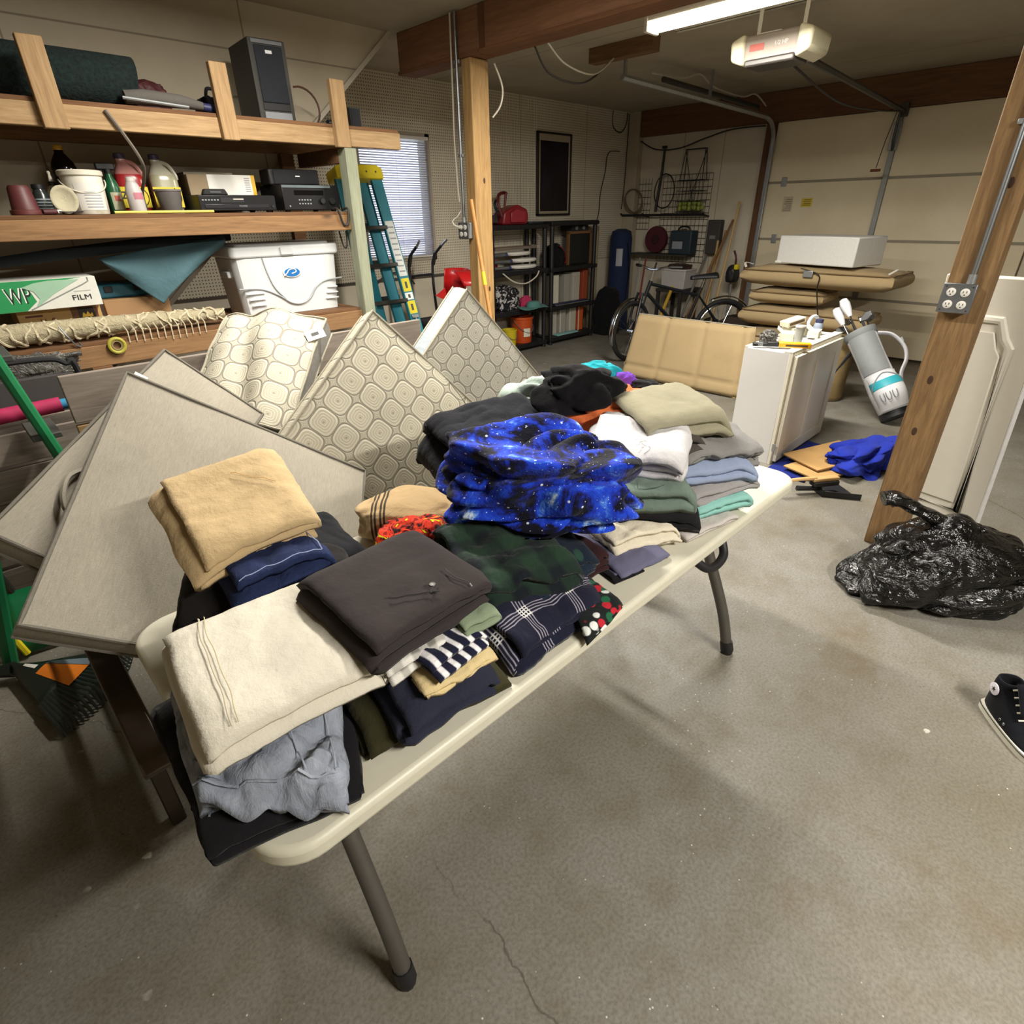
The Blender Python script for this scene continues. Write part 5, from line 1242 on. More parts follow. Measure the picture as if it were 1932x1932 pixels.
cushion('patterned_cushion', 'cream patterned cushion standing on its corner in the middle', Mf, w, h, 0.10, M_med, M_pipe2, 0.025, group='patterned patio cushions')
pc2 = bpy.data.objects['patterned_cushion']
obj('hang_tag', MB().box((0.33 * w, h / 2 - 0.05, 0.03), (0.035, 0.025, 0.002), (0.3, 0.2, 0.5)), M_white, pc2)
obj('tag_string', MB().tube([(0.1 * w, h / 2 - 0.005, 0.012), (0.24 * w, h / 2 - 0.03, 0.026), (0.33 * w, h / 2 - 0.05, 0.032), (0.44 * w, h / 2 - 0.06, 0.012)], 0.0014, 5), M_dsteel, pc2)
s_ = 1.05
q = lambda p: (p[0] * s_, p[1] * s_, 1.55 + (p[2] - 1.55) * s_)
Mf, w, h = square(q((1.61, 1.905, 1.27)), q((2.03, 1.89, 0.84)), q((1.18, 1.93, 0.84)))
cushion('patterned_cushion', 'pale patterned cushion with bluish side band below the wooden post', Mf, w, h, 0.10, M_med2, M_pipe2, 0.02, sidem=M_band2, group='patterned patio cushions')
TL, TR, BR = Vector((0.91, 2.55, 1.225)), Vector((1.205, 2.235, 1.172)), Vector((0.77, 2.08, 0.85))
BL = TL + BR - TR
Mf, w, h = square(TL, TR, BL)
def floppy(p):
    u = p.x / w; v = p.y / h
    p = p.copy(); p.z += -0.10 * max(0.0, v - 0.12) ** 1.4 * 1.2 - 0.35 * max(0, -u - 0.1) ** 2 - 0.03 * math.exp(-((u + 0.1 + 0.3 * v) / 0.10) ** 2) + 0.03 * math.exp(-((u - 0.15 + 0.2 * v) / 0.15) ** 2) + 0.012 * nz(p, 9, 2.0)
    return p
cushion('patterned_cushion', 'creased patterned cushion with white tag slumped below the cooler', Mf, w, h, 0.095, M_med, M_pipe2, 0.02, floppy, (w / 2 - 0.01, h / 2 - 0.11, 0.6, 0.075, 0.05), 'patterned patio cushions', M_band)

# ================================================================== beside and behind the shelving
# teal fibreglass stepladder, folded, leaning back
Ml = frame((2.90, 4.22, 0.0), (1, 0, 0), (0.0, 0.55, 1.885))      # local x across, y up the ladder, z toward the camera
t = thing_m('stepladder', 'teal folded stepladder with yellow top cap by the window blind', 'ladder', Ml)
M_teal = plain('#1F7585', 0.45, 0, 0.12); M_yel = plain('#D9C51E', 0.45)
HL = 1.93
for s in (-1, 1):
    for z0, y0 in ((0.02, 0.0), (-0.05, 0.04)):
        inn = 0.0 if z0 > 0 else 0.12
        x0, x1 = s * (0.235 - inn), s * (0.165 - inn * 0.8)
        mbr = MB()
        for (dx, w_, z_, d_) in ((0, 0.10, z0, 0.007), (-0.047, 0.007, z0 - 0.012, 0.03), (0.047, 0.007, z0 - 0.012, 0.03)):
            vs = [(x0 + dx - w_ / 2, y0, z_ - d_ / 2), (x0 + dx + w_ / 2, y0, z_ - d_ / 2), (x0 + dx + w_ / 2, y0, z_ + d_ / 2), (x0 + dx - w_ / 2, y0, z_ + d_ / 2)]
            vs += [(p[0] - x0 + x1, HL, p[2]) for p in vs]
            mbr.add(vs, [(3, 2, 1, 0), (4, 5, 6, 7), (0, 1, 5, 4), (1, 2, 6, 5), (2, 3, 7, 6), (3, 0, 4, 7)])
        r = obj('rail', mbr, M_teal, t)
        obj('foot', MB().box((x0, y0 + 0.02, z0 - 0.01), (0.075, 0.06, 0.05)), M_black, t, bevel=0.006)
for k in range(5):
    y = 0.3 + k * 0.3; w_ = 0.44 - 0.14 * y / HL
    obj('step', MB().box((0, y, -0.005), (w_ - 0.03, 0.03, 0.075)), M_dsteel, t, bevel=0.003)
    obj('rear_brace', MB().box((0, y + 0.05, -0.09), (w_ - 0.03, 0.035, 0.02)), M_black, t, bevel=0.003)
obj('top_cap', MB().prism([(-0.22, -0.06), (0.22, -0.06), (0.22, 0.02), (0.17, 0.045), (-0.17, 0.045), (-0.22, 0.02)], -0.11, 0.06, Matrix.Translation((0, HL, 0))), M_yel, t, bevel=0.01, seg=3)
for x in (-0.14, -0.02, 0.06, 0.15): obj('cap_hole', MB().lathe([(0.008, 0), (0.007, 0.002)], (x, HL - 0.01, 0.06), 10), M_black, t)
xr = lambda y: 0.235 - 0.07 * y / HL
for (y0, y1, c) in ((1.10, 1.55, '#D2D3CE'), (0.97, 1.08, '#D9C51E'), (0.90, 0.96, '#E3E3DE'), (0.78, 0.89, '#D9C51E'), (0.25, 0.36, '#C9D2DA')):
    lb = obj('sticker', MB().box((xr((y0 + y1) / 2), (y0 + y1) / 2, 0.0245), (0.082, y1 - y0, 0.0012), (0, 0, R(2.1))), plain(c, 0.5), t)
    if y1 - y0 > 0.2:
        for q in range(9): obj('print_line', MB().box((xr(y0 + 0.04 + q * 0.045), y0 + 0.04 + q * 0.045, 0.0255), (0.06, 0.012, 0.0008)), plain('#8A8F94', 0.6), lb)
    else: obj('print_mark', MB().box((xr((y0 + y1) / 2), (y0 + y1) / 2, 0.0255), (0.024, (y1 - y0) * 0.5, 0.0008)), plain('#4A4A3A', 0.6), lb)
obj('spreader', MB().tube([(0.205, 0.75, 0.035), (0.19, 0.42, 0.03)], 0.008, 6), M_galv, t); obj('spreader', MB().tube([(0.205, 0.75, 0.035), (0.235, 0.40, 0.03)], 0.008, 6), M_galv, t)
obj('spreader_plate', MB().box((0.205, 0.755, 0.035), (0.07, 0.03, 0.012)), M_galv, t, bevel=0.003)

# red snow blower
t = thing('snow_blower', 'red snow blower with black handle grips below the window', 'snow blower', (3.66, 4.75, 0))
M_red = plain('#B3191C', 0.35, 0, 0.15)
obj('auger_housing', MB().prism([(-0.30, 0.04), (0.30, 0.04), (0.30, 0.40), (0.2, 0.52), (-0.2, 0.52), (-0.30, 0.40)], 0.05, 0.35, XZ), M_red, t, bevel=0.01)
obj('auger_mouth', MB().bb((-0.27, -0.356, 0.07), (0.27, -0.345, 0.38)), M_black, t)
obj('scraper_bar', MB().bb((-0.30, -0.36, 0.005), (0.30, -0.30, 0.045)), M_dsteel, t)
obj('engine', MB().bb((-0.18, -0.04, 0.25), (0.18, 0.26, 0.60)), M_blackm, t, bevel=0.03)
def chute(u, v):
    a = R(-70 + 190 * u); z_ = 0.52 + 0.56 * v
    r = 0.10 + 0.02 * v
    return (0.02 + r * math.cos(a) + 0.02 * v, -0.18 + r * math.sin(a) * 0.9 - 0.05 * v * v, z_)
obj('chute', MB().grid(chute, 14, 8), M_red, t, solid=0.006)
obj('chute_hood', MB().grid(lambda u, v: (-0.06 + 0.20 * u, -0.30 - 0.05 * math.sin(PI * u) - 0.16 * v, 1.07 - 0.02 * v - 0.10 * v * v), 10, 6), M_red, t, solid=0.006)
obj('side_flap', MB().prism([(-0.20, 0.86), (-0.08, 0.92), (-0.06, 0.80)], 0.2, 0.205, XZ), M_red, t)
for s in (-1, 1):
    p = smooth_path([(s * 0.14, 0.22, 0.5), (s * 0.14, 0.26, 0.85), (s * 0.145, 0.26, 1.08), (s * 0.15, 0.22, 1.18), (s * 0.15, 0.10, 1.27)], 5)
    h_ = obj('handle_bar', MB().tube(p, 0.014, 8), M_black, t)
    obj('grip', MB().tube([(s * 0.146, 0.255, 1.09), (s * 0.15, 0.21, 1.19)], 0.02, 8), M_blackm, h_)
    obj('lever', MB().tube([(s * 0.15, 0.10, 1.27), (s * 0.165, 0.03, 1.32)], 0.012, 6), M_galv, h_)
    w_ = obj('wheel', MB().lathe([(0.05, -0.05), (0.16, -0.045), (0.18, -0.02), (0.18, 0.02), (0.16, 0.045), (0.05, 0.05)], (0, 0, 0), 20, Matrix.Translation((s * 0.27, 0.14, 0.18)) @ Matrix.Rotation(PI / 2, 4, 'Y')), M_blackm, t)
    obj('hub', MB().lathe([(0.06, -0.052), (0.06, 0.052)], (0, 0, 0), 12, Matrix.Translation((s * 0.27, 0.14, 0.18)) @ Matrix.Rotation(PI / 2, 4, 'Y')), M_red, w_)
obj('cross_bar', MB().tube([(-0.145, 0.265, 1.0), (0.145, 0.265, 1.0)], 0.012, 6), M_black, t)
cable('black cord looping on the wall behind the ladder', [(3.35, 5.39, 0.9), (3.5, 5.38, 1.0), (3.7, 5.37, 0.99), (3.82, 5.37, 0.88)], 0.008)

# long wooden handle leaning on the post
t = thing('push_broom', 'push broom with orange wooden handle leaning on the light post', 'broom', (2.95, 3.06, 0))
obj('handle', MB().tube([(0, 0, 0.06), (0.112, 0.46, 1.63)], 0.0145, 10), wood('#C98E4C', '#A86E34', 1.0, 0.6, 2, False), t)
obj('tape_band', MB().tube([(0.072, 0.296, 1.07), (0.079, 0.322, 1.16)], 0.0155, 10), M_yel, t)
obj('broom_block', MB().box((0, 0, 0.05), (0.40, 0.07, 0.035)), M_fir, t, bevel=0.006); obj('bristles', MB().box((0, 0, 0.018), (0.39, 0.06, 0.034)), M_blackm, t)

# ================================================================== black plastic shelf units
M_plas = plain('#141416', 0.5, 0, 0.2)
def plastic_shelf(label, x0, x1, y0, y1, levels, h):
    t = thing('plastic_shelf', label, 'shelf', ((x0 + x1) / 2, (y0 + y1) / 2, 0), 0, 'black plastic shelf units')
    hx, hy = (x1 - x0) / 2, (y1 - y0) / 2
    for a in (-1, 1):
        for b in (-1, 1): obj('corner_post', MB().tube([(a * (hx - 0.035), b * (hy - 0.035), 0), (a * (hx - 0.035), b * (hy - 0.035), h)], 0.028, 10), M_plas, t)
    for z in levels:
        s = obj('shelf_tray', MB().bb((-hx, -hy, z - 0.05), (hx, hy, z)), M_plas, t, bevel=0.006)
        g = MB()
        for k in range(int(2 * hx / 0.06)): g.box((-hx + 0.05 + k * 0.06, -hy - 0.001, z - 0.025), (0.03, 0.004, 0.03))
        tag(obj('vent_slots', g, M_black, s, smooth=0), kind='stuff')
    return t
LV1 = (0.09, 0.50, 0.94, 1.42); LV2 = (0.09, 0.47, 0.93, 1.44)
plastic_shelf('black plastic shelf unit carrying the red chainsaw', 4.64, 5.57, 5.02, 5.39, LV1, 1.42)
plastic_shelf('black plastic shelf unit below the framed poster', 5.63, 6.53, 5.02, 5.39, LV2, 1.44)
# chainsaw
t = thing('chainsaw', 'red chainsaw lying on the black shelf unit', 'chainsaw', (4.98, 5.16, 1.421), R(-8))
M_dred = plain('#7E1A22', 0.4, 0, 0.2)
obj('motor_body', MB().prism([(-0.10, 0.0), (0.24, 0.0), (0.27, 0.06), (0.25, 0.15), (0.12, 0.20), (0.02, 0.17), (-0.08, 0.12)], -0.1, 0.1, XZ), M_dred, t, bevel=0.02, seg=3)
obj('starter_cover', MB().prism([(0.0, 0.02), (0.20, 0.02), (0.21, 0.13), (0.08, 0.16), (0.0, 0.12)], 0.1, 0.125, XZ), plain('#8E2430', 0.4), t, bevel=0.01)
obj('front_handle', MB().tube(smooth_path([(-0.10, -0.09, 0.08), (-0.14, -0.08, 0.20), (-0.10, -0.03, 0.29), (0.0, 0.02, 0.315), (0.07, 0.06, 0.31)], 6), 0.017, 8), plain('#5C1B1C', 0.5), t)
obj('handle_stay', MB().tube([(0.02, 0.0, 0.31), (0.0, 0.0, 0.18)], 0.014, 8), plain('#5C1B1C', 0.5), t)
obj('hand_guard', MB().tube(smooth_path([(-0.14, -0.06, 0.12), (-0.17, -0.05, 0.2), (-0.13, -0.02, 0.24)], 5), 0.016, 6), M_black, t)
obj('guide_bar', MB().prism([(-0.40, 0.03), (-0.10, 0.02), (-0.10, 0.10), (-0.40, 0.09), (-0.43, 0.06)], -0.006, 0.006, XZ), M_dsteel, t)
t = thing('tool_bag', 'dark bag behind the chainsaw on the shelf top', 'bag', (4.80, 5.325, 1.421)); obj('bag_body', crumple_bm((0.13, 0.045, 0.13), 5.1, 0.25), fabric('#1F191B'), t); obj('bag_handle', MB().tube(smooth_path([(-0.05, 0, 0.11), (-0.03, 0, 0.17), (0.04, 0, 0.17), (0.06, 0, 0.11)]), 0.01, 6), M_black, t)
t = thing('flat_tray', 'thin dark tray lying on the shelf top beside the chainsaw', 'tray', (5.43, 5.20, 1.421)); obj('tray_base', MB().prism(rnd_poly(0.25, 0.24, 0.03), 0, 0.02), M_blackm, t, bevel=0.004); obj('tray_rim', MB().tube([(x, y, 0.022) for x, y in rnd_poly(0.25, 0.24, 0.03)], 0.006, 6, True), M_galv, t)

# framed poster
t = thing('framed_poster', 'framed dark poster with a cream border on the wall', 'picture', (6.07, 5.405, 1.50))
n = NT('dark_print'); f = n.noise(scale=5, detail=7, rough=0.7, dist=0.7); sp = n.step(n.noise(n.mp(loc=(2, 1, 0)), scale=9, detail=5), 0.66, 0.76)
M_poster = n.done(n.mix(n.math('MULTIPLY', sp, 0.6), n.mix(n.step(f, 0.4, 0.75), '#0D0B12', '#2A222C'), '#84706A'), 0.25)
obj('mat_board', MB().bb((-0.29, -0.010, 0.01), (0.29, 0.008, 0.87)), plain('#9D927D', 0.6), t)
obj('print', MB().bb((-0.255, -0.013, 0.05), (0.255, -0.009, 0.79)), M_poster, t)
for a, b in (((-0.31, 0.0), (-0.285, 0.88)), ((0.285, 0.0), (0.31, 0.88)), ((-0.31, 0.0), (0.31, 0.022)), ((-0.31, 0.858), (0.31, 0.88))):
    obj('frame_bar', MB().bb((a[0], -0.022, a[1]), (b[0], 0.010, b[1])), plain('#1A1512', 0.4), t, bevel=0.003)

# things on the first unit
t = thing('folded_box', 'pink box on the shelf below the chainsaw', 'box', (4.82, 5.315, 0.941)); obj('carton', MB().bb((-0.1, -0.055, 0), (0.13, 0.055, 0.11)), plain('#B8304E', 0.6), t, bevel=0.004); obj('lid', MB().bb((-0.103, -0.058, 0.085), (0.133, 0.058, 0.115)), plain('#C23A5A', 0.6), t, bevel=0.004)
for k, (z_, x_, lb_) in enumerate(((0.945, 5.20, 'lowest white paddle on the shelf below the chainsaw'), (1.015, 5.22, 'middle white paddle on the shelf below the chainsaw'), (1.09, 5.14, 'topmost white paddle on the shelf below the chainsaw'))):
    t = thing('white_paddle', lb_, 'paddle', (x_ - 0.12, 5.16, z_), R(4 * k - 4), 'white paddles on the black shelf')
    obj('blade', MB().lathe([(0.0, -0.010), (0.09, -0.008), (0.10, 0.0), (0.09, 0.010), (0.0, 0.014)], (0, 0, 0), 22, Matrix.Translation((0.18, 0, 0.022)) @ Matrix.Diagonal((2.1, 0.9, 2.0, 1))), M_white, t)
    obj('shaft', MB().tube([(0.04, 0, 0.02), (-0.42, 0.02, 0.02)], 0.018, 8), M_galv, t)
    obj('grip_band', MB().tube([(-0.05, 0.0, 0.02), (-0.02, 0.0, 0.02)], 0.021, 8), plain('#3A4270', 0.5), t)
for k, (c, lb_) in enumerate((('#6E6257', 'bundle of grey-brown sticks above the white paddles'), ('#7B4A30', 'reddish stick above the white paddles'))):
    t = thing('wooden_stick', lb_, 'stick', (5.12, 5.13 + 0.08 * k, 1.155), R(2)); obj('stick_body', MB().box((0, 0, 0.02), (0.72, 0.045, 0.03)), plain(c, 0.8), t, bevel=0.004); obj('stick_end', MB().box((0.37, 0, 0.02), (0.03, 0.055, 0.038)), plain('#A59A88', 0.7), t, bevel=0.003)
cable('white cord drooping below the white paddles', [(4.78, 5.0, 0.93), (4.95, 4.99, 0.83), (5.15, 4.99, 0.80), (5.32, 4.99, 0.86), (5.38, 5.0, 0.92)], 0.008, M_wcable)
n = NT('black_white_cloth'); M_bw = n.done(n.mix(n.step(n.noise(scale=14, detail=3, dist=1.5), 0.55, 0.58), '#131214', '#B9B6B6'), 0.95)
heap('patterned_jacket', 'black and white patterned jacket heaped on the lower black shelf', 'jacket', (5.0, 5.22, 0.501), (0.20, 0.115, 0.26), M_bw, 2.3, 0, 0.35, 1.6)
heap('pink_cap', 'small pink cloth on the black and white jacket', 'cloth', (5.30, 5.15, 0.501), (0.08, 0.055, 0.13), fabric('#B2365A'), 3.3, 0, 0.3)
t = thing('teal_hat', 'teal brimmed hat hanging over the lower black shelf edge', 'hat', (5.25, 5.0, 0.505))
obj('brim', MB().grid(lambda u, v: ((0.09 + 0.13 * v) * math.cos(2 * PI * u), (0.07 + 0.08 * v) * math.sin(2 * PI * u) - 0.03, 0.02 + 0.012 * math.sin(6 * PI * u) * v - 0.0 * v), 28, 5, True), fabric('#4E7A74'), t, solid=0.004)
obj('crown', MB().lathe([(0.10, 0.015), (0.095, 0.06), (0.07, 0.085), (0.0, 0.09)], (0, -0.03, 0), 20, None, 1.0, 0.75), fabric('#4E7A74'), t)
def pail(name, label, x, y, z, r, h, c, mark=None):
    t = thing(name, label, 'bucket', (x, y, z))
    obj('pail', MB().lathe([(r * 0.86, 0), (r * 0.88, 0.005), (r, h), (r * 0.96, h), (r * 0.84, 0.01), (0, 0.01)], n=24), plain(c, 0.4), t)
    obj('rim', MB().lathe([(r * 0.99, h * 0.9), (r * 1.04, h * 0.91), (r * 1.05, h), (r * 0.98, h)], n=24, cap=False), plain(c, 0.4), t)
    obj('bail_handle', MB().tube([(r * 1.03 * math.cos(a), -r * 1.05 * abs(math.sin(a)) * 0.95, h * 0.9 - 0.5 * h * math.sin(a)) for a in [R(q) for q in range(0, 181, 15)]], 0.004, 5), M_galv, t)
    return t
pail('orange_bucket', 'orange plastic bucket with white print under the teal hat', 5.24, 5.16, 0.091, 0.14, 0.31, '#B84A1C')
obj('white_print', MB().grid(lambda u, v: (5.22 - 5.22 + 0.137 * math.cos(R(-125 + 40 * u)), 0.137 * math.sin(R(-125 + 40 * u)), 0.08 + 0.10 * v), 6, 2), M_offw, bpy.data.objects['orange_bucket'])
pail('yellow_bucket', 'small yellow bucket beside the orange bucket', 4.985, 5.12, 0.091, 0.09, 0.19, '#C6B11E')
heap('black_bag_bundle', 'black bag on the shelf floor beside the yellow bucket', 'bag', (4.80, 5.27, 0.091), (0.06, 0.07, 0.30), M_bk, 6.6, 0, 0.25)
# things on the second unit
heap('black_duffel', 'black duffel bag with red strap on the second black shelf', 'bag', (5.87, 5.21, 0.931), (0.145, 0.11, 0.25), fabric('#0F0F12'), 4.7, 0, 0.2)
obj('red_strap', MB().tube(smooth_path([(-0.02, -0.10, 0.24), (0.03, -0.155, 0.18), (0.06, -0.16, 0.08), (0.04, -0.15, 0.03)]), 0.016, 6, flat=0.4), plain('#8E1F2B', 0.6), bpy.data.objects['black_duffel'])
t = thing('framed_board', 'dark board in a wooden frame on the second black shelf', 'board', (6.30, 5.14, 0.931), R(-4)); obj('board', MB().bb((-0.2, 0, 0.01), (0.2, 0.02, 0.36)), plain('#12130F', 0.6), t)
for a, b in (((-0.22, 0.0), (-0.19, 0.38)), ((0.19, 0.0), (0.22, 0.38)), ((-0.22, 0.36), (0.22, 0.39))): obj('frame_bar', MB().bb((a[0], -0.008, a[1]), (b[0], 0.024, b[1])), plain('#6E4C2E', 0.7), t)
t = thing('speaker_box', 'small black speaker with two cones under the shelf top', 'speaker', (6.28, 5.22, 1.30)); t.location.z = 1.322; obj('cabinet', MB().bb((-0.16, -0.1, 0), (0.16, 0.1, 0.065)), M_blackm, t, bevel=0.005)
for x in (-0.07, 0.07): obj('cone', MB().lathe([(0.026, 0), (0.02, 0.004), (0.005, 0.002)], (0, 0, 0), 14, Matrix.Translation((x, -0.1, 0.034)) @ Matrix.Rotation(PI / 2, 4, 'X')), M_galv, t)
for k, (x, w_, h_, c, lb_) in enumerate(((5.79, 0.13, 0.36, '#B9B3A4', 'white binder standing on the second black shelf'), (6.02, 0.10, 0.36, '#8E8A80', 'grey binder standing on the second black shelf'), (6.2, 0.14, 0.37, '#A39E92', 'pale grey binder standing on the second black shelf'), (6.38, 0.10, 0.40, '#8A3A1C', 'rust orange binder standing on the second black shelf'))):
    t = thing('binder', lb_, 'binder', (x, 5.21, 0.4715), R(2 * k - 3)); obj('cover', MB().bb((-w_ / 2, -0.12, 0), (w_ / 2, 0.12, h_)), plain(c, 0.7), t, bevel=0.004); obj('pages', MB().bb((-w_ / 2 + 0.008, -0.123, 0.01), (w_ / 2 - 0.008, -0.119, h_ - 0.01)), plain(c, 0.8), t)
for k, (x, w_, h_, c, lb_) in enumerate(((5.79, 0.14, 0.30, '#A9A395', 'cream magazine file standing low on the second black shelf'), (5.98, 0.12, 0.32, '#97928A', 'grey magazine file standing low on the second black shelf'), (6.19, 0.13, 0.315, '#ABA699', 'light magazine file standing low on the second black shelf'), (6.36, 0.10, 0.32, '#B04A18', 'orange magazine file standing low on the second black shelf'))):
    t = thing('magazine_file', lb_, 'magazine file', (x, 5.22, 0.0915), R(3 - 2 * k)); obj('panel_face', MB().bb((-w_ / 2, -0.1, 0), (w_ / 2, 0.1, h_)), plain(c, 0.7), t, bevel=0.006); obj('panel_edge', MB().bb((-w_ / 2, -0.104, 0), (-w_ / 2 + 0.012, -0.099, h_)), M_offw, t)
t = thing('folded_tarp', 'folded blue tarp lying at the front of the second black shelf', 'tarp', (6.02, 5.06, 0.472)); obj('tarp_fold', MB().bb((-0.30, -0.04, 0.0), (0.36, 0.04, 0.03)), plain('#20263E', 0.5), t, bevel=0.01); obj('silver_edge', MB().bb((-0.30, -0.046, 0.005), (0.36, -0.039, 0.014)), M_galv, t)
t = thing('teal_towel', 'light teal towel lying on the bottom of the second shelf', 'towel', (5.98, 5.07, 0.092)); obj('towel_fold', MB().bb((-0.2, -0.04, 0), (0.22, 0.04, 0.022)), fabric('#6E9A98'), t, bevel=0.008); obj('towel_edge', MB().bb((-0.2, -0.043, 0.004), (0.22, -0.039, 0.01)), fabric('#89B0AC'), t)

# ================================================================== far corner
t = thing('rolled_mat_bag', 'tall blue rolled mat bag standing in the corner', 'bag', (7.18, 5.12, 0))
obj('bag_tube', MB().lathe([(0.16, 0), (0.165, 0.05), (0.155, 0.7), (0.15, 1.2), (0.13, 1.29), (0.06, 1.32), (0, 1.32)], n=22), fabric('#1C2745', rough=0.8), t)
obj('label_patch', MB().grid(lambda u, v: (0.157 * math.cos(R(-165 + 32 * u)), 0.157 * math.sin(R(-165 + 32 * u)), 0.86 + 0.22 * v), 6, 2), plain('#9A9AA0', 0.6), t)
obj('side_strap', MB().tube(smooth_path([(-0.06, -0.15, 1.15), (-0.02, -0.175, 0.8), (-0.05, -0.17, 0.4)]), 0.012, 6, flat=0.4), M_black, t)
heap('black_sack', 'big black sack standing beside the blue mat bag', 'bag', (6.77, 4.98, 0), (0.19, 0.17, 0.62), fabric('#0E0E11'), 9.9, 0, 0.12, 1.2)
t = thing('beige_panel', 'narrow beige board standing behind the blue mat bag', 'panel', (6.85, 5.36, 0)); obj('board', MB().bb((-0.12, -0.012, 0), (0.12, 0.012, 1.36)), plain('#8B8069', 0.8), t, bevel=0.003); obj('board_batten', MB().bb((0.06, -0.024, 0.05), (0.09, -0.012, 1.3)), plain('#A2966F', 0.8), t)
# tool rack on the wall beside the door
t = thing('tool_rack', 'black pipe rack with wire grid on the wall beside the garage door', 'rack', (7.66, 4.75, 0))
obj('rack_pipe', MB().tube([(-0.10, 0.66, 1.48), (-0.10, -0.62, 1.48)], 0.014, 8), M_black, t)
for y in (0.66, 0.3, -0.62): obj('rack_arm', MB().tube([(0.035, y, 1.46), (-0.10, y, 1.48), (-0.13, y, 1.50)], 0.012, 8), M_black, t)
obj('rack_shelf', MB().bb((-0.22, -0.5, 0.985), (0.035, 0.42, 1.005)), plain('#33302B', 0.7), t)
def wire_grid(nm, y0, y1, z0, z1, dy, dz):
    g = MB(); k = y0
    while k <= y1 + 1e-6: g.tube([(0.025, k, z0), (0.025, k, z1)], 0.0028, 4); k += dy
    k = z0
    while k <= z1 + 1e-6: g.tube([(0.022, y0, k), (0.022, y1, k)], 0.0028, 4); k += dz
    return obj(nm, g, M_dsteel, t)
wire_grid('wire_grid', -0.62, 0.1, 0.9, 1.95, 0.06, 0.075); wire_grid('wire_grid', 0.28, 0.58, 1.3, 1.93, 0.05, 0.08)
t = thing('ball_basket', 'tall wire ball basket with green tennis balls on the rack', 'basket', (7.58, 4.35, 1.515))
for a in (-0.16, 0.16):
    for b in (-0.06, 0.05): obj('basket_leg', MB().tube([(b, a, 0.36), (b * 0.3, a * 0.85, 0.70)], 0.006, 5), M_black, t)
    obj('basket_strut', MB().tube([(0, a * 0.9, 0.68), (0, -a * 0.2, 0.1)], 0.005, 5), M_black, t)
obj('basket_top', MB().tube([(-0.02, -0.14, 0.70), (-0.02, 0.14, 0.70), (0.02, 0.14, 0.70), (0.02, -0.14, 0.70)], 0.007, 5, True), M_black, t)
g = MB()
for k in range(9): g.tube([(-0.07, -0.18 + k * 0.045, 0.0), (-0.07, -0.18 + k * 0.045, 0.36)], 0.003, 4)
for z_ in (0.0, 0.12, 0.24, 0.36): g.tube([(-0.07, -0.18, z_), (-0.07, 0.18, z_), (0.06, 0.18, z_), (0.06, -0.18, z_)], 0.004, 4, True)
obj('basket_cage', g, M_black, t)
M_ball = fabric('#93A04A', wrinkle=0.2); ball0 = None
for k in range(15):
    y = -0.145 + (k % 5) * 0.07; x = -0.03 + 0.065 * ((k // 5) % 2); z_ = 0.035 + 0.055 * (k // 10) + 0.01 * (k % 2)
    if ball0 is None:
        bm = bmesh.new(); bmesh.ops.create_icosphere(bm, subdivisions=2, radius=0.032); ball0 = obj('tennis_ball', bm, M_ball); b_ = ball0
        tag(ball0, 'green tennis ball inside the wire ball basket', 'ball', 'tennis balls in the wire basket')
    else: b_ = ball0.copy(); col.objects.link(b_)
    b_.location = (7.58 + x, 4.35 + y, 1.52 + z_)
t = thing('racket', 'black racket with round head hanging on the rack', 'racket', (7.53, 4.70, 1.50)); obj('hoop', MB().tube([(0, 0.03 + 0.15 * math.cos(R(a)), 0.26 + 0.2 * math.sin(R(a))) for a in range(0, 360, 15)], 0.008, 6, True), M_black, t)
obj('racket_handle', MB().tube([(0, 0.14, 0.02), (0, 0.09, 0.5), (0, 0.08, 0.75)], [0.02, 0.018, 0.016], 8), M_black, t); obj('butt_cap', MB().box((0, 0.085, 0.76), (0.035, 0.06, 0.03)), M_black, t)
t = thing('wire_coil', 'coil of brown wire lying on the pipe rack', 'wire', (7.56, 5.23, 1.505))
for k in range(3): obj('coil_turn', MB().tube([(0.012 * k - 0.01, 0.15 * math.cos(R(a)), 0.15 + 0.145 * math.sin(R(a + 10 * k))) for a in range(0, 360, 15)], 0.007, 5, True), plain('#6B5644', 0.7), t)
t = thing('red_reel', 'round dark red reel above the rack shelf', 'reel', (7.56, 4.80, 1.01)); Mx = Matrix.Translation((0, 0, 0.17)) @ Matrix.Rotation(PI / 2, 4, 'Y')
obj('reel_disc', MB().lathe([(0.165, -0.03), (0.17, 0), (0.165, 0.03)], (0, 0, 0), 26, Mx), plain('#4A1620', 0.6), t); obj('reel_hub', MB().lathe([(0.06, -0.045), (0.06, 0.045)], (0, 0, 0), 16, Mx), plain('#33121A', 0.6), t)
t = thing('power_pack', 'dark blue-green power pack on the rack shelf', 'case', (7.55, 4.38, 1.006)); obj('case_body', MB().bb((-0.09, -0.17, 0), (0.09, 0.15, 0.29)), plain('#22303A', 0.6), t, bevel=0.015); obj('case_label', MB().bb((-0.094, -0.05, 0.07), (-0.089, 0.1, 0.16)), plain('#8A8F96', 0.6), t); obj('case_handle', MB().tube(smooth_path([(0, -0.1, 0.28), (0, -0.06, 0.33), (0, 0.05, 0.33), (0, 0.09, 0.28)]), 0.012, 6), M_black, t)
t = thing('drill_case', 'small grey drill case hanging beside the wire grid', 'case', (7.62, 3.97, 1.02)); obj('case_body', MB().bb((-0.05, -0.09, 0), (0.05, 0.09, 0.40)), plain('#3A3633', 0.7), t, bevel=0.01); obj('case_clasp', MB().bb((-0.055, -0.04, 0.18), (-0.05, 0.04, 0.22)), M_galv, t)
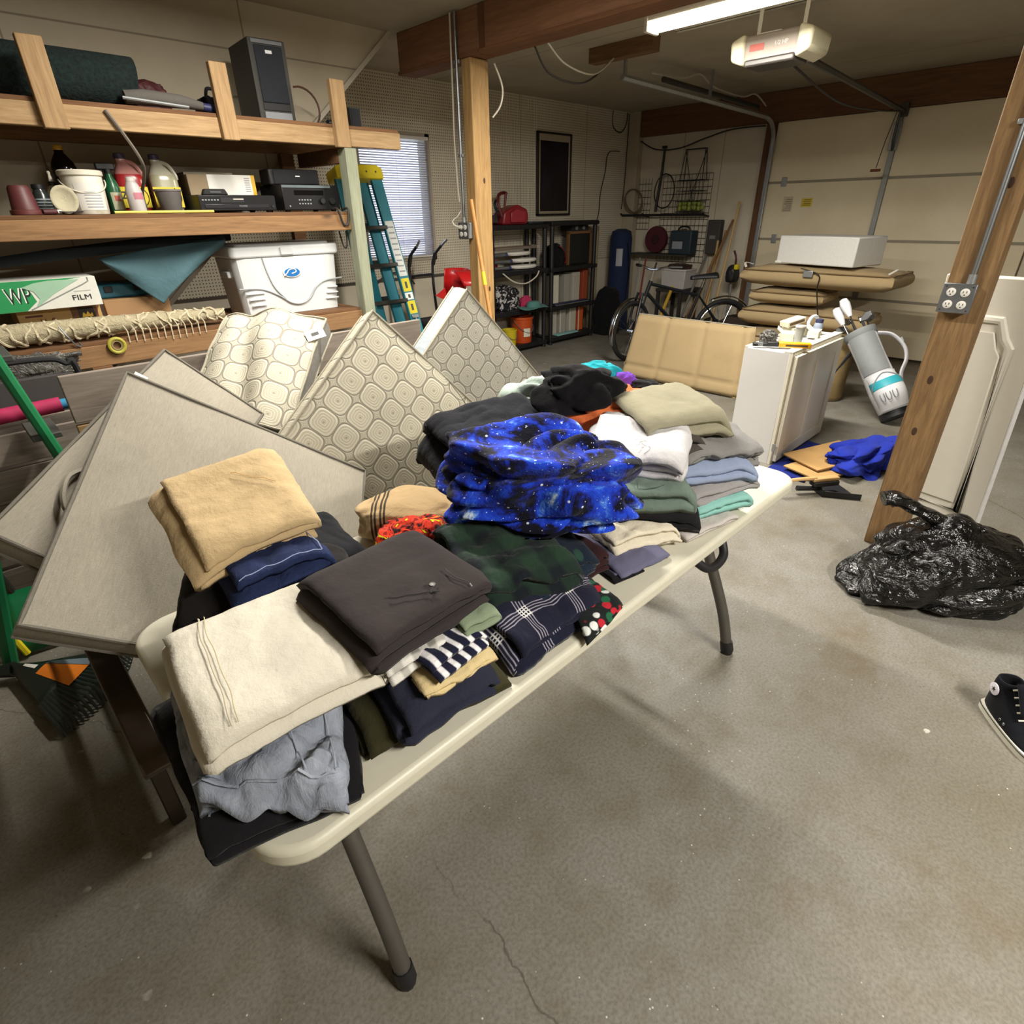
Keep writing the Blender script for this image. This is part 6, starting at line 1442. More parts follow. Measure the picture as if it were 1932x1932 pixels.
t = thing('white_storage_box', 'white plastic box standing on a bench in the tool corner', 'box', (7.36, 4.28, 0.601)); obj('box_body', MB().box((0, 0, 0.12), (0.26, 0.34, 0.24), (0, 0, 0), 1.08), plain('#B4B1AE', 0.5), t, bevel=0.01); obj('box_rim', MB().prism(rnd_poly(0.30, 0.38, 0.02), 0.225, 0.245), plain('#C2BFBC', 0.5), t, bevel=0.004)
heap('garden_gloves', 'dark garden gloves heaped on the white plastic box', 'gloves', (7.36, 4.27, 0.848), (0.12, 0.15, 0.06), fabric('#3A2723'), 5.5, 0, 0.3)
t = thing('tool_bench', 'low dark bench holding the white plastic box', 'bench', (7.37, 4.28, 0)); obj('bench_top', MB().bb((-0.2, -0.19, 0.56), (0.26, 0.21, 0.60)), plain('#2A2622', 0.8), t, bevel=0.004)
for a in (-0.17, 0.23):
    for b in (-0.16, 0.18): obj('leg', MB().bb((a - 0.02, b - 0.02, 0), (a + 0.02, b + 0.02, 0.56)), plain('#2A2622', 0.8), t)

# long tools leaning by the door jamb
def tool(name, label, x0, y0, x1, y1, L, c, head, hc='#2E2B28', r=0.015):
    a = Vector((x0, y0, 0.02)); b = Vector((x1, y1, L)); t = thing(name, label, 'tool', a, 0, 'long handled tools by the garage door'); d = b - a; dd = d.normalized()
    obj('handle', MB().tube([dd * 0.12, d], r, 8), plain(c, 0.6), t)
    Mh = frame((0, 0, 0), (dd.cross(Vector((1, 0, 0)))).normalized(), dd)
    hm = plain(hc, 0.5, 0.4)
    if head == 'shovel': obj('blade', MB(Mh).prism([(-0.10, 0.27), (-0.105, 0.12), (-0.07, 0.03), (0, 0.0), (0.07, 0.03), (0.105, 0.12), (0.10, 0.27), (0.02, 0.30), (-0.02, 0.30)], -0.004, 0.004), hm, t, bevel=0.002)
    elif head == 'rake':
        obj('rake_bar', MB(Mh).box((0, 0.12, 0), (0.36, 0.02, 0.02)), hm, t)
        for k in range(10): obj('tine', MB(Mh).tube([(-0.17 + k * 0.038, 0.12, 0), (-0.17 + k * 0.038, 0.05, 0.01), (-0.17 + k * 0.038, 0.02, 0.03)], 0.004, 5), hm, t)
    elif head == 'fork':
        obj('fork_neck', MB(Mh).box((0, 0.24, 0), (0.18, 0.03, 0.02)), hm, t)
        for k in range(4): obj('tine', MB(Mh).tube([(-0.08 + k * 0.053, 0.24, 0), (-0.08 + k * 0.053, 0.0, 0)], 0.006, 5), hm, t)
    elif head == 'broom': obj('broom_head', MB(Mh).box((0, 0.09, 0), (0.26, 0.2, 0.05), (0, 0, 0), 0.8), hm, t, bevel=0.01)
    else: obj('tool_end', MB(Mh).box((0, 0.08, 0), (0.08, 0.14, 0.03)), hm, t, bevel=0.01)
    return t
tool('shovel', 'shovel with long pale wooden handle and hooked tip', 7.12, 3.62, 7.55, 3.66, 1.62, '#B89A66', 'shovel')
tool('garden_rake', 'garden rake with dark wooden handle leaning by the jamb', 6.92, 3.95, 7.57, 3.72, 1.42, '#7A5632', 'rake')
tool('garden_hoe', 'garden hoe with light wooden handle leaning by the jamb', 7.12, 3.79, 7.58, 3.80, 1.30, '#9A7A4A', 'hoe')
tool('digging_fork', 'digging fork with short tan handle in the tool corner', 7.22, 4.0, 7.60, 3.92, 1.0, '#A98A5A', 'fork')
tool('yellow_shovel', 'short shovel with yellow handle leaning in the tool corner', 6.86, 4.28, 7.145, 4.22, 0.64, '#C19A2A', 'shovel', '#B5912A', 0.022)
tool('leaf_broom', 'corn broom with tan handle leaning by the jamb', 7.18, 3.72, 7.56, 3.88, 1.18, '#B39A6A', 'broom', '#6B5638')
tool('edging_spade', 'edging spade with grey shaft in the tool corner', 7.02, 4.06, 7.62, 4.05, 1.0, '#6A6660', 'shovel')
tool('black_bar', 'thin black pry bar leaning behind the bicycle', 6.95, 4.62, 7.40, 4.66, 0.9, '#2A2826', 'hoe', '#1E1C1A', 0.012)
tool('red_shaft_tool', 'thin red-shafted tool leaning behind the bicycle', 7.05, 4.70, 7.42, 4.85, 0.95, '#7A2A22', 'hoe', '#3A1A18', 0.012)
tool('steel_pole', 'thin steel pole leaning behind the bicycle', 7.08, 4.80, 7.42, 4.95, 0.95, '#8A8884', 'hoe', '#55524E', 0.010)
t = thing('power_trimmer', 'black string trimmer with yellow guard by the door jamb', 'trimmer', (7.40, 3.54, 0)); obj('motor', crumple_bm((0.09, 0.07, 0.2), 4.1, 0.12), M_black, t); bpy.data.objects['motor'].location = (0, 0, 0.72)
obj('trimmer_shaft', MB().tube([(0, 0, 0.04), (0.02, 0, 0.4), (0, 0, 0.78)], 0.014, 8), M_galv, t); obj('guard', MB().box((-0.03, -0.06, 0.9), (0.08, 0.05, 0.06)), M_yel, t, bevel=0.01); obj('trimmer_head', MB().lathe([(0.08, 0), (0.09, 0.03), (0.03, 0.07)], n=14), M_black, t)
obj('hand_grip', MB().tube(smooth_path([(0.0, -0.02, 0.9), (-0.03, -0.03, 1.0), (0, 0.02, 1.08)]), 0.012, 6), M_maroon, t)

# bicycle
Bk = thing('bicycle', 'dark mountain bicycle with silver fenders behind the quilted cushion', 'bicycle', (5.62, 3.79, 0), R(-42))
M_frame = plain('#22252A', 0.3, 0.5); M_tire = plain('#121212', 0.8); M_chrome = plain('#B8BABC', 0.15, 1.0, 0.05)
WR = 0.33; WB = 1.04
def wheel(x, steer=0.0):
    Mw = Matrix.Translation((x, 0, WR)) @ Matrix.Rotation(steer, 4, 'Z')
    w_ = obj('tire', MB(Mw).tube([((WR - 0.024) * math.cos(R(a)), 0, (WR - 0.024) * math.sin(R(a))) for a in range(0, 360, 10)], 0.024, 8, True), M_tire, Bk)
    obj('rim', MB(Mw).tube([((WR - 0.055) * math.cos(R(a)), 0, (WR - 0.055) * math.sin(R(a))) for a in range(0, 360, 10)], 0.011, 6, True), M_chrome, w_)
    g = MB(Mw)
    for a in range(0, 360, 18): g.tube([(0.02 * math.cos(R(a + 60)), 0.02 if (a // 18) % 2 else -0.02, 0.02 * math.sin(R(a + 60))), ((WR - 0.06) * math.cos(R(a)), 0, (WR - 0.06) * math.sin(R(a)))], 0.0016, 4)
    obj('spokes', g, M_chrome, w_); obj('hub', MB(Mw).tube([(0, -0.04, 0), (0, 0.04, 0)], 0.02, 8), M_chrome, w_)
    return w_
ST = R(38)
wheel(0.0, ST); wheel(WB)
Mst = Matrix.Translation((0, 0, WR)) @ Matrix.Rotation(ST, 4, 'Z')
def fender(M, a0, a1): return MB(M).grid(lambda u, v: ((WR + 0.02 + 0.004 * math.sin(PI * v)) * math.cos(R(a0 + (a1 - a0) * u)), -0.03 + 0.06 * v, (WR + 0.02 + 0.012 * math.sin(PI * v)) * math.sin(R(a0 + (a1 - a0) * u))), 20, 5)
obj('front_fender', fender(Mst, 60, 200), M_chrome, Bk, solid=0.002); obj('rear_fender', fender(Matrix.Translation((WB, 0, WR)), -10, 120), M_chrome, Bk, solid=0.002)
for s in (-1, 1): obj('fork_blade', MB(Mst).tube([(0, s * 0.05, 0), (0.05, s * 0.045, 0.22), (0.12, s * 0.03, 0.40)], 0.014, 8), M_frame, Bk)
obj('head_tube', MB().tube([(0.13, 0, 0.70), (0.18, 0, 0.86)], 0.022, 8), M_frame, Bk)
BB = (0.60, 0, 0.29); ST0 = (0.50 + 0.25, 0, 0.72)
obj('top_tube', MB().tube([(0.17, 0, 0.83), (0.72, 0, 0.70)], 0.017, 8), M_frame, Bk); obj('down_tube', MB().tube([(0.14, 0, 0.74), BB], 0.02, 8), M_frame, Bk)
obj('seat_tube', MB().tube([BB, (0.75, 0, 0.78)], 0.017, 8), M_frame, Bk)
for s in (-1, 1):
    obj('chain_stay', MB().tube([BB, (WB, s * 0.05, WR)], 0.011, 6), M_frame, Bk); obj('seat_stay', MB().tube([(0.73, 0, 0.70), (WB, s * 0.05, WR)], 0.010, 6), M_frame, Bk)
obj('saddle', MB().grid(lambda u, v: (0.62 + 0.28 * u, (0.02 + 0.07 * u * u) * math.cos(PI * v), 0.86 + 0.05 * math.sin(PI * v) * (0.7 + 0.3 * u) + 0.02 * u), 10, 9), M_black, Bk, solid=0.012)
obj('seat_post', MB().tube([(0.75, 0, 0.76), (0.775, 0, 0.87)], 0.014, 8), M_chrome, Bk)
hbM = Matrix.Translation((0.19, 0, 0.9)) @ Matrix.Rotation(ST, 4, 'Z')
obj('stem', MB().tube([(0.18, 0, 0.86), (0.2, 0, 0.97)], 0.014, 8), M_chrome, Bk)
hb = obj('handlebar', MB(hbM).tube(smooth_path([(0.10, -0.30, 0.10), (0.02, -0.16, 0.10), (0, 0, 0.07), (0.02, 0.16, 0.10), (0.10, 0.30, 0.10)], 5), 0.012, 8), M_chrome, Bk)
for s in (-1, 1): obj('grip', MB(hbM).tube([(0.10, s * 0.30, 0.10), (0.04, s * 0.20, 0.10)], 0.017, 8), M_black, hb)
obj('chainring', MB().lathe([(0.09, -0.004), (0.095, 0), (0.09, 0.004)], (0, 0, 0), 20, Matrix.Translation((0.60, -0.05, 0.29)) @ Matrix.Rotation(PI / 2, 4, 'X')), M_dsteel, Bk)
for s in (-1, 1): obj('pedal', MB().tube([(0.60, s * 0.06, 0.29), (0.60 + s * 0.12, s * 0.07, 0.29 - s * 0.1)], 0.009, 6).box((0.60 + s * 0.12, s * 0.11, 0.29 - s * 0.1), (0.09, 0.08, 0.02)), M_black, Bk)

# ================================================================== right side of the garage
M_tanc = fabric('#A48F6B', wrinkle=0.3, scale=7, var=0.1)
# quilted lounge cushion standing on its edge
t = thing('lounge_cushion', 'tan quilted lounge cushion standing upright beside the white cabinet', 'cushion', (5.02, 2.72, 0))
def quilt(u, v, off):
    y = 0.66 - 1.22 * u; z_ = 0.005 + 0.61 * v
    d = 1.0
    for c in (0.30, 0.62, 0.92): d = min(d, abs(u - c) / 0.04)
    for c in (0.20,): d = min(d, abs(v - c) / 0.06)
    e = min(u / 0.03, (1 - u) / 0.03, v / 0.06, (1 - v) / 0.06, 1.0)
    b = (0.05 * math.sqrt(max(e, 0)) - 0.020 * max(0, 1 - d) ** 2) + 0.006 * nz((y, z_, 0), 5, 2)
    return (0.12 * v - off * b, y + 0.10 * (1 - v) * (0.5 - u) * 1.6, z_)
obj('front_quilt', MB().grid(lambda u, v: quilt(u, v, 1), 60, 30), M_tanc, t, smooth=80)
obj('rear_quilt', MB().grid(lambda u, v: quilt(1 - u, v, -1), 60, 30), M_tanc, t, smooth=80)
obj('edge_piping', MB().tube([(0.12, 0.66 - 1.22 * k / 20, 0.617) for k in range(21)], 0.006, 6), M_pipe2, t)
def slab_cushion(label, c, d, rz, bulge=0.25, m=None, group='stacked tan cushions', tie=False):
    t = thing('tan_cushion', label, 'cushion', c, rz, group)
    bm = bmesh.new(); bmesh.ops.create_cube(bm, size=2.0); bmesh.ops.subdivide_edges(bm, edges=bm.edges[:], cuts=15, use_grid_fill=True)
    for v in bm.verts:
        x, y, z_ = v.co; ed = max(abs(x), abs(y))
        k = (1 - abs(x) ** 5) * (1 - abs(y) ** 7)
        zz = z_ * (0.80 + 0.20 * k)
        ins = 0.085 * abs(z_) ** 2.6
        p = Vector((x * (d[0] / 2 - ins), y * (d[1] / 2 - ins), (zz + 1) * d[2] / 2))
        p.z += 0.010 * nz(p, 6, c[1]) * (1 if z_ > 0 else 0.2); v.co = p
    obj('cushion_cover', bm, m or M_tanc, t, smooth=80)
    ring = rnd_poly(d[0] * 0.97, d[1] * 0.97, 0.05, 4)
    obj('seam_piping', MB().tube([(x, y, d[2] * 0.80) for x, y in ring], 0.006, 6, True), plain('#7E6746', 0.9), t)
    if tie:
        for a in (-1, 1): obj('tie_tape', MB().tube(smooth_path([(-d[0] * 0.3, a * d[1] * 0.45, d[2]), (-d[0] * 0.4, a * d[1] * 0.49, d[2] + 0.02), (-d[0] * 0.5, a * d[1] * 0.46, d[2] * 0.9)]), 0.012, 5, flat=0.3), M_offw, t)
    return t
slab_cushion('tan cushion lying on the floor at the bottom of the stack', (6.2, 2.27, 0.0), (0.62, 1.05, 0.205), R(6))
slab_cushion('second tan cushion from the floor in the stack', (6.22, 2.25, 0.225), (0.60, 1.05, 0.215), R(-3))
slab_cushion('plump tan cushion under the small tan pillow', (6.38, 2.18, 0.455), (0.55, 1.22, 0.20), R(2))
slab_cushion('small tan pillow squeezed in the middle of the stack', (6.38, 2.36, 0.672), (0.50, 0.72, 0.15), R(2))
bt_ = slab_cushion('wide flat tan cushion with cream ties under the foam block', (6.38, 2.12, 0.842), (0.60, 1.42, 0.195), R(-2), tie=True)
obj('black_strap', MB().tube(smooth_path([(-0.31, 0.1, 0.19), (-0.32, -0.08, 0.14), (-0.33, -0.1, 0.0), (-0.34, -0.2, -0.35)]), 0.010, 6, flat=0.4), M_black, bt_)
obj('strap_buckle', MB().box((-0.318, 0.02, 0.145), (0.02, 0.09, 0.06)), M_galv, bt_, bevel=0.005)
n = NT('foam'); f = n.voro(scale=180)
M_foam = n.done(n.mix(f, '#C9C8C3', '#E2E1DC'), 0.8, bump=f, bstr=0.4, bdist=0.003)
t = thing('foam_block', 'white foam block lying on top of the tan cushions', 'foam block', (6.40, 2.12, 1.055), R(-14))
obj('foam_body', MB().box((0, 0, 0.125), (0.46, 0.80, 0.25)), M_foam, t, bevel=0.012)
obj('torn_corner', MB().box((-0.21, 0.37, 0.012), (0.06, 0.08, 0.022), (0, 0, 0.4)), M_foam, t, bevel=0.006)
t = thing('brown_floor_cushion', 'flat brown cushion on the floor behind the bicycle seat', 'cushion', (6.75, 3.05, 0)); obj('cushion_cover', crumple_bm((0.36, 0.30, 0.42), 8.4, 0.14, 1.0), fabric('#3B3128'), t); obj('seam_piping', MB().tube([(0.3 * math.cos(R(a)), 0.25 * math.sin(R(a)), 0.2) for a in range(0, 360, 20)], 0.008, 6, True), fabric('#2B241D'), t)

# white kitchen cabinet with clutter on top
cb = thing('wall_cabinet', 'white kitchen cabinet standing on the floor with clutter on top', 'cabinet', (4.165, 1.465, 0))
M_cabw = plain('#D2D0CE', 0.4, 0, 0.03); M_cabf = plain('#DDD8C6', 0.4, 0, 0.03)
obj('body', MB().bb((-0.435, -0.135, 0.0), (0.435, 0.155, 0.745)), M_cabw, cb, bevel=0.002)
for a, b in (((-0.435, 0.0), (-0.385, 0.75)), ((0.385, 0.0), (0.435, 0.75)), ((-0.385, 0.0), (0.385, 0.04)), ((-0.385, 0.70), (0.385, 0.75))):
    obj('face_frame', MB().bb((a[0], -0.155, a[1]), (b[0], -0.135, b[1])), M_cabf, cb, bevel=0.002)
dr = obj('door', MB().bb((-0.41, -0.172, 0.02), (0.41, -0.156, 0.725)), M_cabf, cb, bevel=0.003)
for a, b in (((-0.41, 0.02), (-0.33, 0.725)), ((0.33, 0.02), (0.41, 0.725)), ((-0.33, 0.02), (0.33, 0.10)), ((-0.33, 0.645), (0.33, 0.725)), ((-0.03, 0.10), (0.03, 0.645))):
    obj('door_rail', MB().bb((a[0], -0.180, a[1]), (b[0], -0.172, b[1])), M_cabf, dr, bevel=0.002)
obj('hinge', MB().bb((-0.44, -0.17, 0.1), (-0.433, -0.15, 0.15)), M_galv, cb)
obj('top_rim', MB().bb((-0.435, -0.155, 0.745), (0.435, -0.10, 0.755)).bb((-0.435, 0.135, 0.745), (0.435, 0.155, 0.755)), M_cabf, cb, bevel=0.001)
zt = 0.7555
t = thing('spirit_level', 'yellow and black spirit level lying on the white cabinet', 'level', (3.84, 1.43, zt), R(-62)); obj('level_body', MB().bb((-0.02, -0.025, 0), (0.17, 0.025, 0.03)), plain('#D79A12', 0.4), t, bevel=0.004); obj('level_end', MB().bb((-0.09, -0.022, 0.002), (-0.02, 0.022, 0.03)), M_black, t, bevel=0.004); obj('level_strip', MB().bb((0.02, -0.0255, 0.008), (0.15, -0.0245, 0.02)), plain('#3A2E10', 0.5), t)
t = thing('box_cutter', 'black and white utility knife lying beside the spirit level', 'knife', (3.78, 1.53, zt), R(-58)); obj('knife_body', MB().bb((-0.06, -0.016, 0), (0.06, 0.016, 0.022)), M_black, t, bevel=0.005); obj('knife_band', MB().bb((-0.03, -0.0165, 0.003), (0.0, 0.0165, 0.0225)), M_galv, t)
heap('clear_bag', 'crumpled grey plastic bag on the white cabinet', 'plastic bag', (3.93, 1.56, zt), (0.065, 0.045, 0.075), bpy.data.materials['clear_plastic'], 3.0, 0, 0.4, 2.2)
n = NT('clear_acrylic'); M_acr = n.done('#C9CDC8', 0.15, **{'Transmission Weight': 0.55})
for k, (x, y, w_, d_, h_, rz_, lb_) in enumerate(((4.08, 1.50, 0.13, 0.09, 0.05, 20, 'cream carton nearest the plastic bag on the cabinet'), (4.26, 1.52, 0.16, 0.10, 0.06, -15, 'larger cream carton in the middle of the cabinet top'), (4.30, 1.40, 0.12, 0.07, 0.045, 10, 'small pale box at the cabinet front edge'))):
    t = thing('small_carton', lb_, 'box', (x, y, zt), R(rz_), 'small cartons on the cabinet'); obj('carton', MB().bb((-w_ / 2, -d_ / 2, 0), (w_ / 2, d_ / 2, h_)), plain('#CEC8B2', 0.6), t, bevel=0.002); obj('carton_flap', MB().box((0, d_ / 2, h_ + 0.012), (w_ * 0.96, 0.05, 0.003), (0.7, 0, 0)), plain('#D8D3C0', 0.6), t)
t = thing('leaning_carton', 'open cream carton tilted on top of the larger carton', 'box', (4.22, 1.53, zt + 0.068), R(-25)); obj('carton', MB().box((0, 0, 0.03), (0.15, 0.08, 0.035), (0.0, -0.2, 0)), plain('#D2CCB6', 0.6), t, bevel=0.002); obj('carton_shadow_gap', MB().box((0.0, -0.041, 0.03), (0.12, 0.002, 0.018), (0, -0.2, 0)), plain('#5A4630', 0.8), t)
t = thing('clear_cup', 'clear plastic cup standing on the white cabinet', 'cup', (4.02, 1.40, zt)); obj('cup_wall', MB().lathe([(0.024, 0), (0.03, 0.10), (0.032, 0.10), (0.032, 0.105), (0.028, 0.105), (0.023, 0.004), (0, 0.004)], n=18), M_acr, t); obj('cup_lid', MB().lathe([(0.033, 0.103), (0.033, 0.112), (0.0, 0.113)], n=18), M_white, t)
t = thing('blue_jar', 'small clear jar with dark blue lid on the cabinet', 'jar', (4.44, 1.43, zt)); obj('jar_glass', MB().lathe([(0.028, 0), (0.03, 0.06), (0.024, 0.075)], n=16), plain('#8E97A8', 0.2), t); obj('lid', MB().lathe([(0.026, 0.075), (0.027, 0.095), (0.022, 0.098)], n=16), plain('#2B3050', 0.5), t)
t = thing('tape_dispenser', 'clear tape dispenser at the far end of the cabinet', 'dispenser', (4.53, 1.50, zt), R(-20)); obj('dispenser_body', MB().tube([(0.045 * math.cos(R(a)), 0, 0.055 + 0.045 * math.sin(R(a))) for a in range(0, 360, 20)], 0.012, 7, True), plain('#C9CFD4', 0.2), t); obj('dispenser_base', MB().bb((-0.05, -0.015, 0), (0.06, 0.015, 0.015)), plain('#B9BFC6', 0.3), t)

# golf bag on its stand with clubs
a = Vector((5.22, 1.03, 0.0)); b = Vector((5.35, 1.46, 0.55)); ax = (b - a).normalized()
Mg = frame((5.22, 0.96, 0.075), ax.cross(Vector((-1.0, -0.35, 0.25))), (b - a))
Mg = Mg @ Matrix(((1, 0, 0, 0), (0, 0, 1, 0), (0, -1, 0, 0), (0, 0, 0, 1)))      # local z runs up the bag
t = thing_m('golf_bag', 'white and grey golf bag with teal stripe leaning on its stand', 'golf bag', Mg)
M_gw = plain('#CFCFD2', 0.5, 0, 0.05); M_gg = plain('#7F8384', 0.6, 0, 0.1); M_gt = plain('#2E9AA8', 0.5)
obj('bag_tube', MB().lathe([(0.09, 0.0), (0.105, 0.02), (0.115, 0.2), (0.105, 0.5), (0.11, 0.72), (0.10, 0.73), (0.093, 0.70), (0.090, 0.09), (0.0, 0.09)], n=26, cap=False), M_gw, t)
obj('base_cap', MB().lathe([(0.092, -0.035), (0.108, -0.02), (0.108, 0.03), (0.09, 0.035)], n=26), M_black, t)
obj('mesh_panel', MB().grid(lambda u, v: (0.1155 * math.cos(R(-150 + 110 * u)), 0.1155 * math.sin(R(-150 + 110 * u)), 0.36 + 0.33 * v), 14, 6), M_gg, t)
obj('top_collar', MB().lathe([(0.112, 0.68), (0.12, 0.69), (0.12, 0.735), (0.10, 0.74)], n=26, cap=False), M_gg, t)
obj('ball_pocket', MB().grid(lambda u, v: ((0.118 + 0.095 * math.sin(PI * u) * math.sin(PI * min(1, 0.1 + v * 0.9))) * math.cos(R(-140 + 120 * u)), (0.118 + 0.095 * math.sin(PI * u) * math.sin(PI * min(1, 0.1 + v * 0.9))) * math.sin(R(-140 + 120 * u)), 0.04 + 0.30 * v), 20, 12), M_gw, t)
obj('teal_stripe', MB().grid(lambda u, v: ((0.122 + 0.095 * math.sin(PI * u) * math.sin(PI * (0.1 + (0.6 + 0.2 * v) * 0.9))) * math.cos(R(-140 + 120 * u)), (0.122 + 0.095 * math.sin(PI * u) * math.sin(PI * (0.1 + (0.6 + 0.2 * v) * 0.9))) * math.sin(R(-140 + 120 * u)), 0.215 + 0.065 * v), 20, 4), M_gt, t)
def pk(u, v, e=0.124): 
    r_ = e + 0.095 * math.sin(PI * u) * math.sin(PI * min(1, 0.1 + v * 0.9)); return (r_ * math.cos(R(-140 + 120 * u)), r_ * math.sin(R(-140 + 120 * u)), 0.04 + 0.30 * v)
obj('pocket_zip', MB().tube([pk(0.08 + 0.84 * k / 16, 0.55 + 0.42 * math.sin(PI * k / 16)) for k in range(17)], 0.005, 5), M_gg, t)
for q in range(3): obj('club_logo', MB().tube([pk(0.30 + 0.1 * q + 0.035 * math.cos(R(a_)), 0.36 + 0.14 * math.sin(R(a_)), 0.126) for a_ in range(150, 391, 30)], 0.003, 5), M_gg, t)
obj('shoulder_strap', MB().tube(smooth_path([(0.11, -0.02, 0.66), (0.19, -0.03, 0.60), (0.23, -0.03, 0.48), (0.21, -0.03, 0.38), (0.15, -0.02, 0.30), (0.12, 0, 0.22)], 5), 0.036, 7, flat=0.4), M_gw, t)
obj('strap_buckle', MB().box((0.225, -0.03, 0.53), (0.03, 0.05, 0.04)), M_gg, t, bevel=0.004)
Minv = Mg.inverted()
for s in (-1, 1):
    top = Vector((0.02 * s - 0.08, 0.03, 0.62)); ft = Minv @ Vector((5.05 + 0.34 * (s > 0), 1.62 + 0.05 * s, 0.006))
    obj('stand_leg', MB().tube([top, ft], 0.007, 6), M_black, t)
M_iron = plain('#8C8E90', 0.25, 0.9, 0.1)
random.seed(8)
for k in range(7):
    lb_ = ['iron club with slim steel head', 'wedge club with wide steel head', 'iron club with dull grey head', 'putter with dark flat head', 'driver under a white head cover', 'wood club under a white rounded cover', 'iron club with bright steel head'][k] + ' in the golf bag'
    th_ = R(51 * k); p0 = Vector((0.055 * math.cos(th_), 0.055 * math.sin(th_), 0.10)); rp_ = 0.095 if k in (4, 5) else 0.078; p1 = Vector((rp_ * math.cos(th_), rp_ * math.sin(th_), 0.80 + 0.03 * (k % 3) + (0.06 if k in (4, 5) else 0)))
    c_ = thing_m('golf_club', lb_, 'golf club', Mg, 'clubs in the golf bag')
    obj('shaft', MB().tube([p0, p1], 0.006, 6), M_iron, c_)
    if k in (4, 5): obj('head_cover', MB(Matrix.Translation(p1)).lathe([(0.016, -0.06), (0.032, 0.0), (0.038, 0.05), (0.028, 0.09), (0, 0.10)], n=14, sy=0.8), M_gw, c_, )
    else: obj('club_head', MB(Matrix.Translation(p1) @ Matrix.Rotation(th_ + 0.6, 4, 'Z')).prism([(-0.01, -0.01), (0.03, -0.02), (0.075, 0.0), (0.08, 0.035), (0.04, 0.045), (-0.005, 0.02)], -0.012, 0.012, XZ), M_iron if k != 3 else M_dsteel, c_, bevel=0.005)
t = thing('tan_golf_bag', 'plain tan round bag standing behind the golf bag stand', 'bag', (5.60, 1.62, 0)); obj('bag_tube', MB().lathe([(0.13, 0), (0.145, 0.03), (0.15, 0.3), (0.14, 0.5), (0.10, 0.55), (0, 0.56)], n=22), fabric('#8A7650', wrinkle=0.4), t); obj('bag_base', MB().lathe([(0.135, 0), (0.147, 0.01), (0.147, 0.03)], n=22), fabric('#5E5036'), t)

# floor clutter by the cabinet
t = thing('blue_tarp', 'flat royal blue tarp spread under the cabinet edge', 'tarp', (3.95, 1.18, 0.0))
def tarp2(u, v): 
    x = -0.36 + 0.75 * u; y = -0.05 + 0.16 * v - 0.10 * (1 - u) * (1 - v); return (x, y, 0.006 + 0.012 * abs(nz((x, y, 0), 9, 4)))
obj('tarp_sheet', MB().grid(tarp2, 30, 12), fabric('#14226E', wrinkle=0.5), t, solid=0.003); obj('tarp_hem', MB().tube([Vector(tarp2(k / 20, 0)) + Vector((0, 0, 0.003)) for k in range(21)], 0.003, 5), fabric('#101A58'), t)
for k, (x, y, w_, d_, rz_, lb_) in enumerate(((3.85, 1.02, 0.42, 0.27, -14, 'lower cardboard sheet lying on the blue tarp'), (4.02, 1.04, 0.52, 0.29, -22, 'upper cardboard sheet beside the crumpled blue cloth'))):
    t = thing('cardboard_sheet', lb_, 'cardboard', (x, y, 0.022 + 0.032 * k), R(rz_), 'cardboard sheets on the floor'); t.rotation_euler = (R(2), R(1.5 - 3 * k), R(rz_)); obj('sheet', MB().bb((-w_ / 2, -d_ / 2, 0), (w_ / 2, d_ / 2, 0.012)), plain('#B08A55', 0.8, 0, 0.1, 9), t, bevel=0.002); obj('corrugated_edge', MB().bb((-w_ / 2 - 0.001, -d_ / 2 - 0.001, 0.003), (-w_ / 2 + 0.002, d_ / 2, 0.009)), plain('#8A6A3E', 0.9), t)
M_blue = fabric('#1B2C92', wrinkle=0.4)
heap('blue_cloth', 'crumpled royal blue cloth heaped on the cardboard sheets', 'cloth', (4.18, 0.86, 0.0), (0.36, 0.17, 0.15), M_blue, 3.7, R(-12), 0.5, 1.0, 6)
t = thing('dustpan', 'black dustpan lying on the floor by the blue cloth', 'dustpan', (3.52, 0.90, 0), R(-40)); obj('pan', MB().prism([(-0.02, -0.06), (0.17, -0.13), (0.17, 0.13), (-0.02, 0.06)], 0.0, 0.006).prism([(-0.02, -0.06), (0.17, -0.13), (0.172, -0.125), (-0.02, -0.052)], 0.006, 0.04).prism([(-0.02, 0.052), (0.172, 0.125), (0.17, 0.13), (-0.02, 0.06)], 0.006, 0.04).bb((-0.028, -0.06, 0.0), (-0.02, 0.06, 0.05)), M_black, t, bevel=0.002)
obj('pan_handle', MB().tube([(-0.02, 0, 0.03), (-0.16, 0, 0.04)], [0.014, 0.017], 8), M_black, t)
t = thing('hand_brush', 'hand brush with pale wooden handle lying by the dustpan', 'brush', (3.45, 0.945, 0.056), R(-35)); obj('brush_handle', MB().tube([(-0.20, 0, 0.05), (-0.08, 0, 0.052), (0.02, 0, 0.05)], [0.012, 0.014, 0.018], 8, flat=0.7), wood('#C6A06C', '#A8844F', 1.5, 0.6, 0, False), t); obj('brush_block', MB().bb((0.0, -0.022, 0.03), (0.17, 0.022, 0.052)), wood('#C6A06C', '#A8844F', 1.5, 0.6, 0, False), t, bevel=0.006); obj('bristles', MB().bb((0.005, -0.03, 0.0), (0.168, 0.03, 0.031)), M_blackm, t, bevel=0.006)
heap('snack_bag', 'small white and red plastic bag on the floor behind the post', 'bag', (4.72, 0.70, 0), (0.08, 0.06, 0.20), NT('bag_print').done('#C9B9B4', 0.4), 5.2, 0.3, 0.3)
obj('red_print', MB().box((-0.07, -0.02, 0.05), (0.03, 0.08, 0.06), (0, 0.2, 0.3)), plain('#C2402E', 0.4), bpy.data.objects['snack_bag'], bevel=0.01)

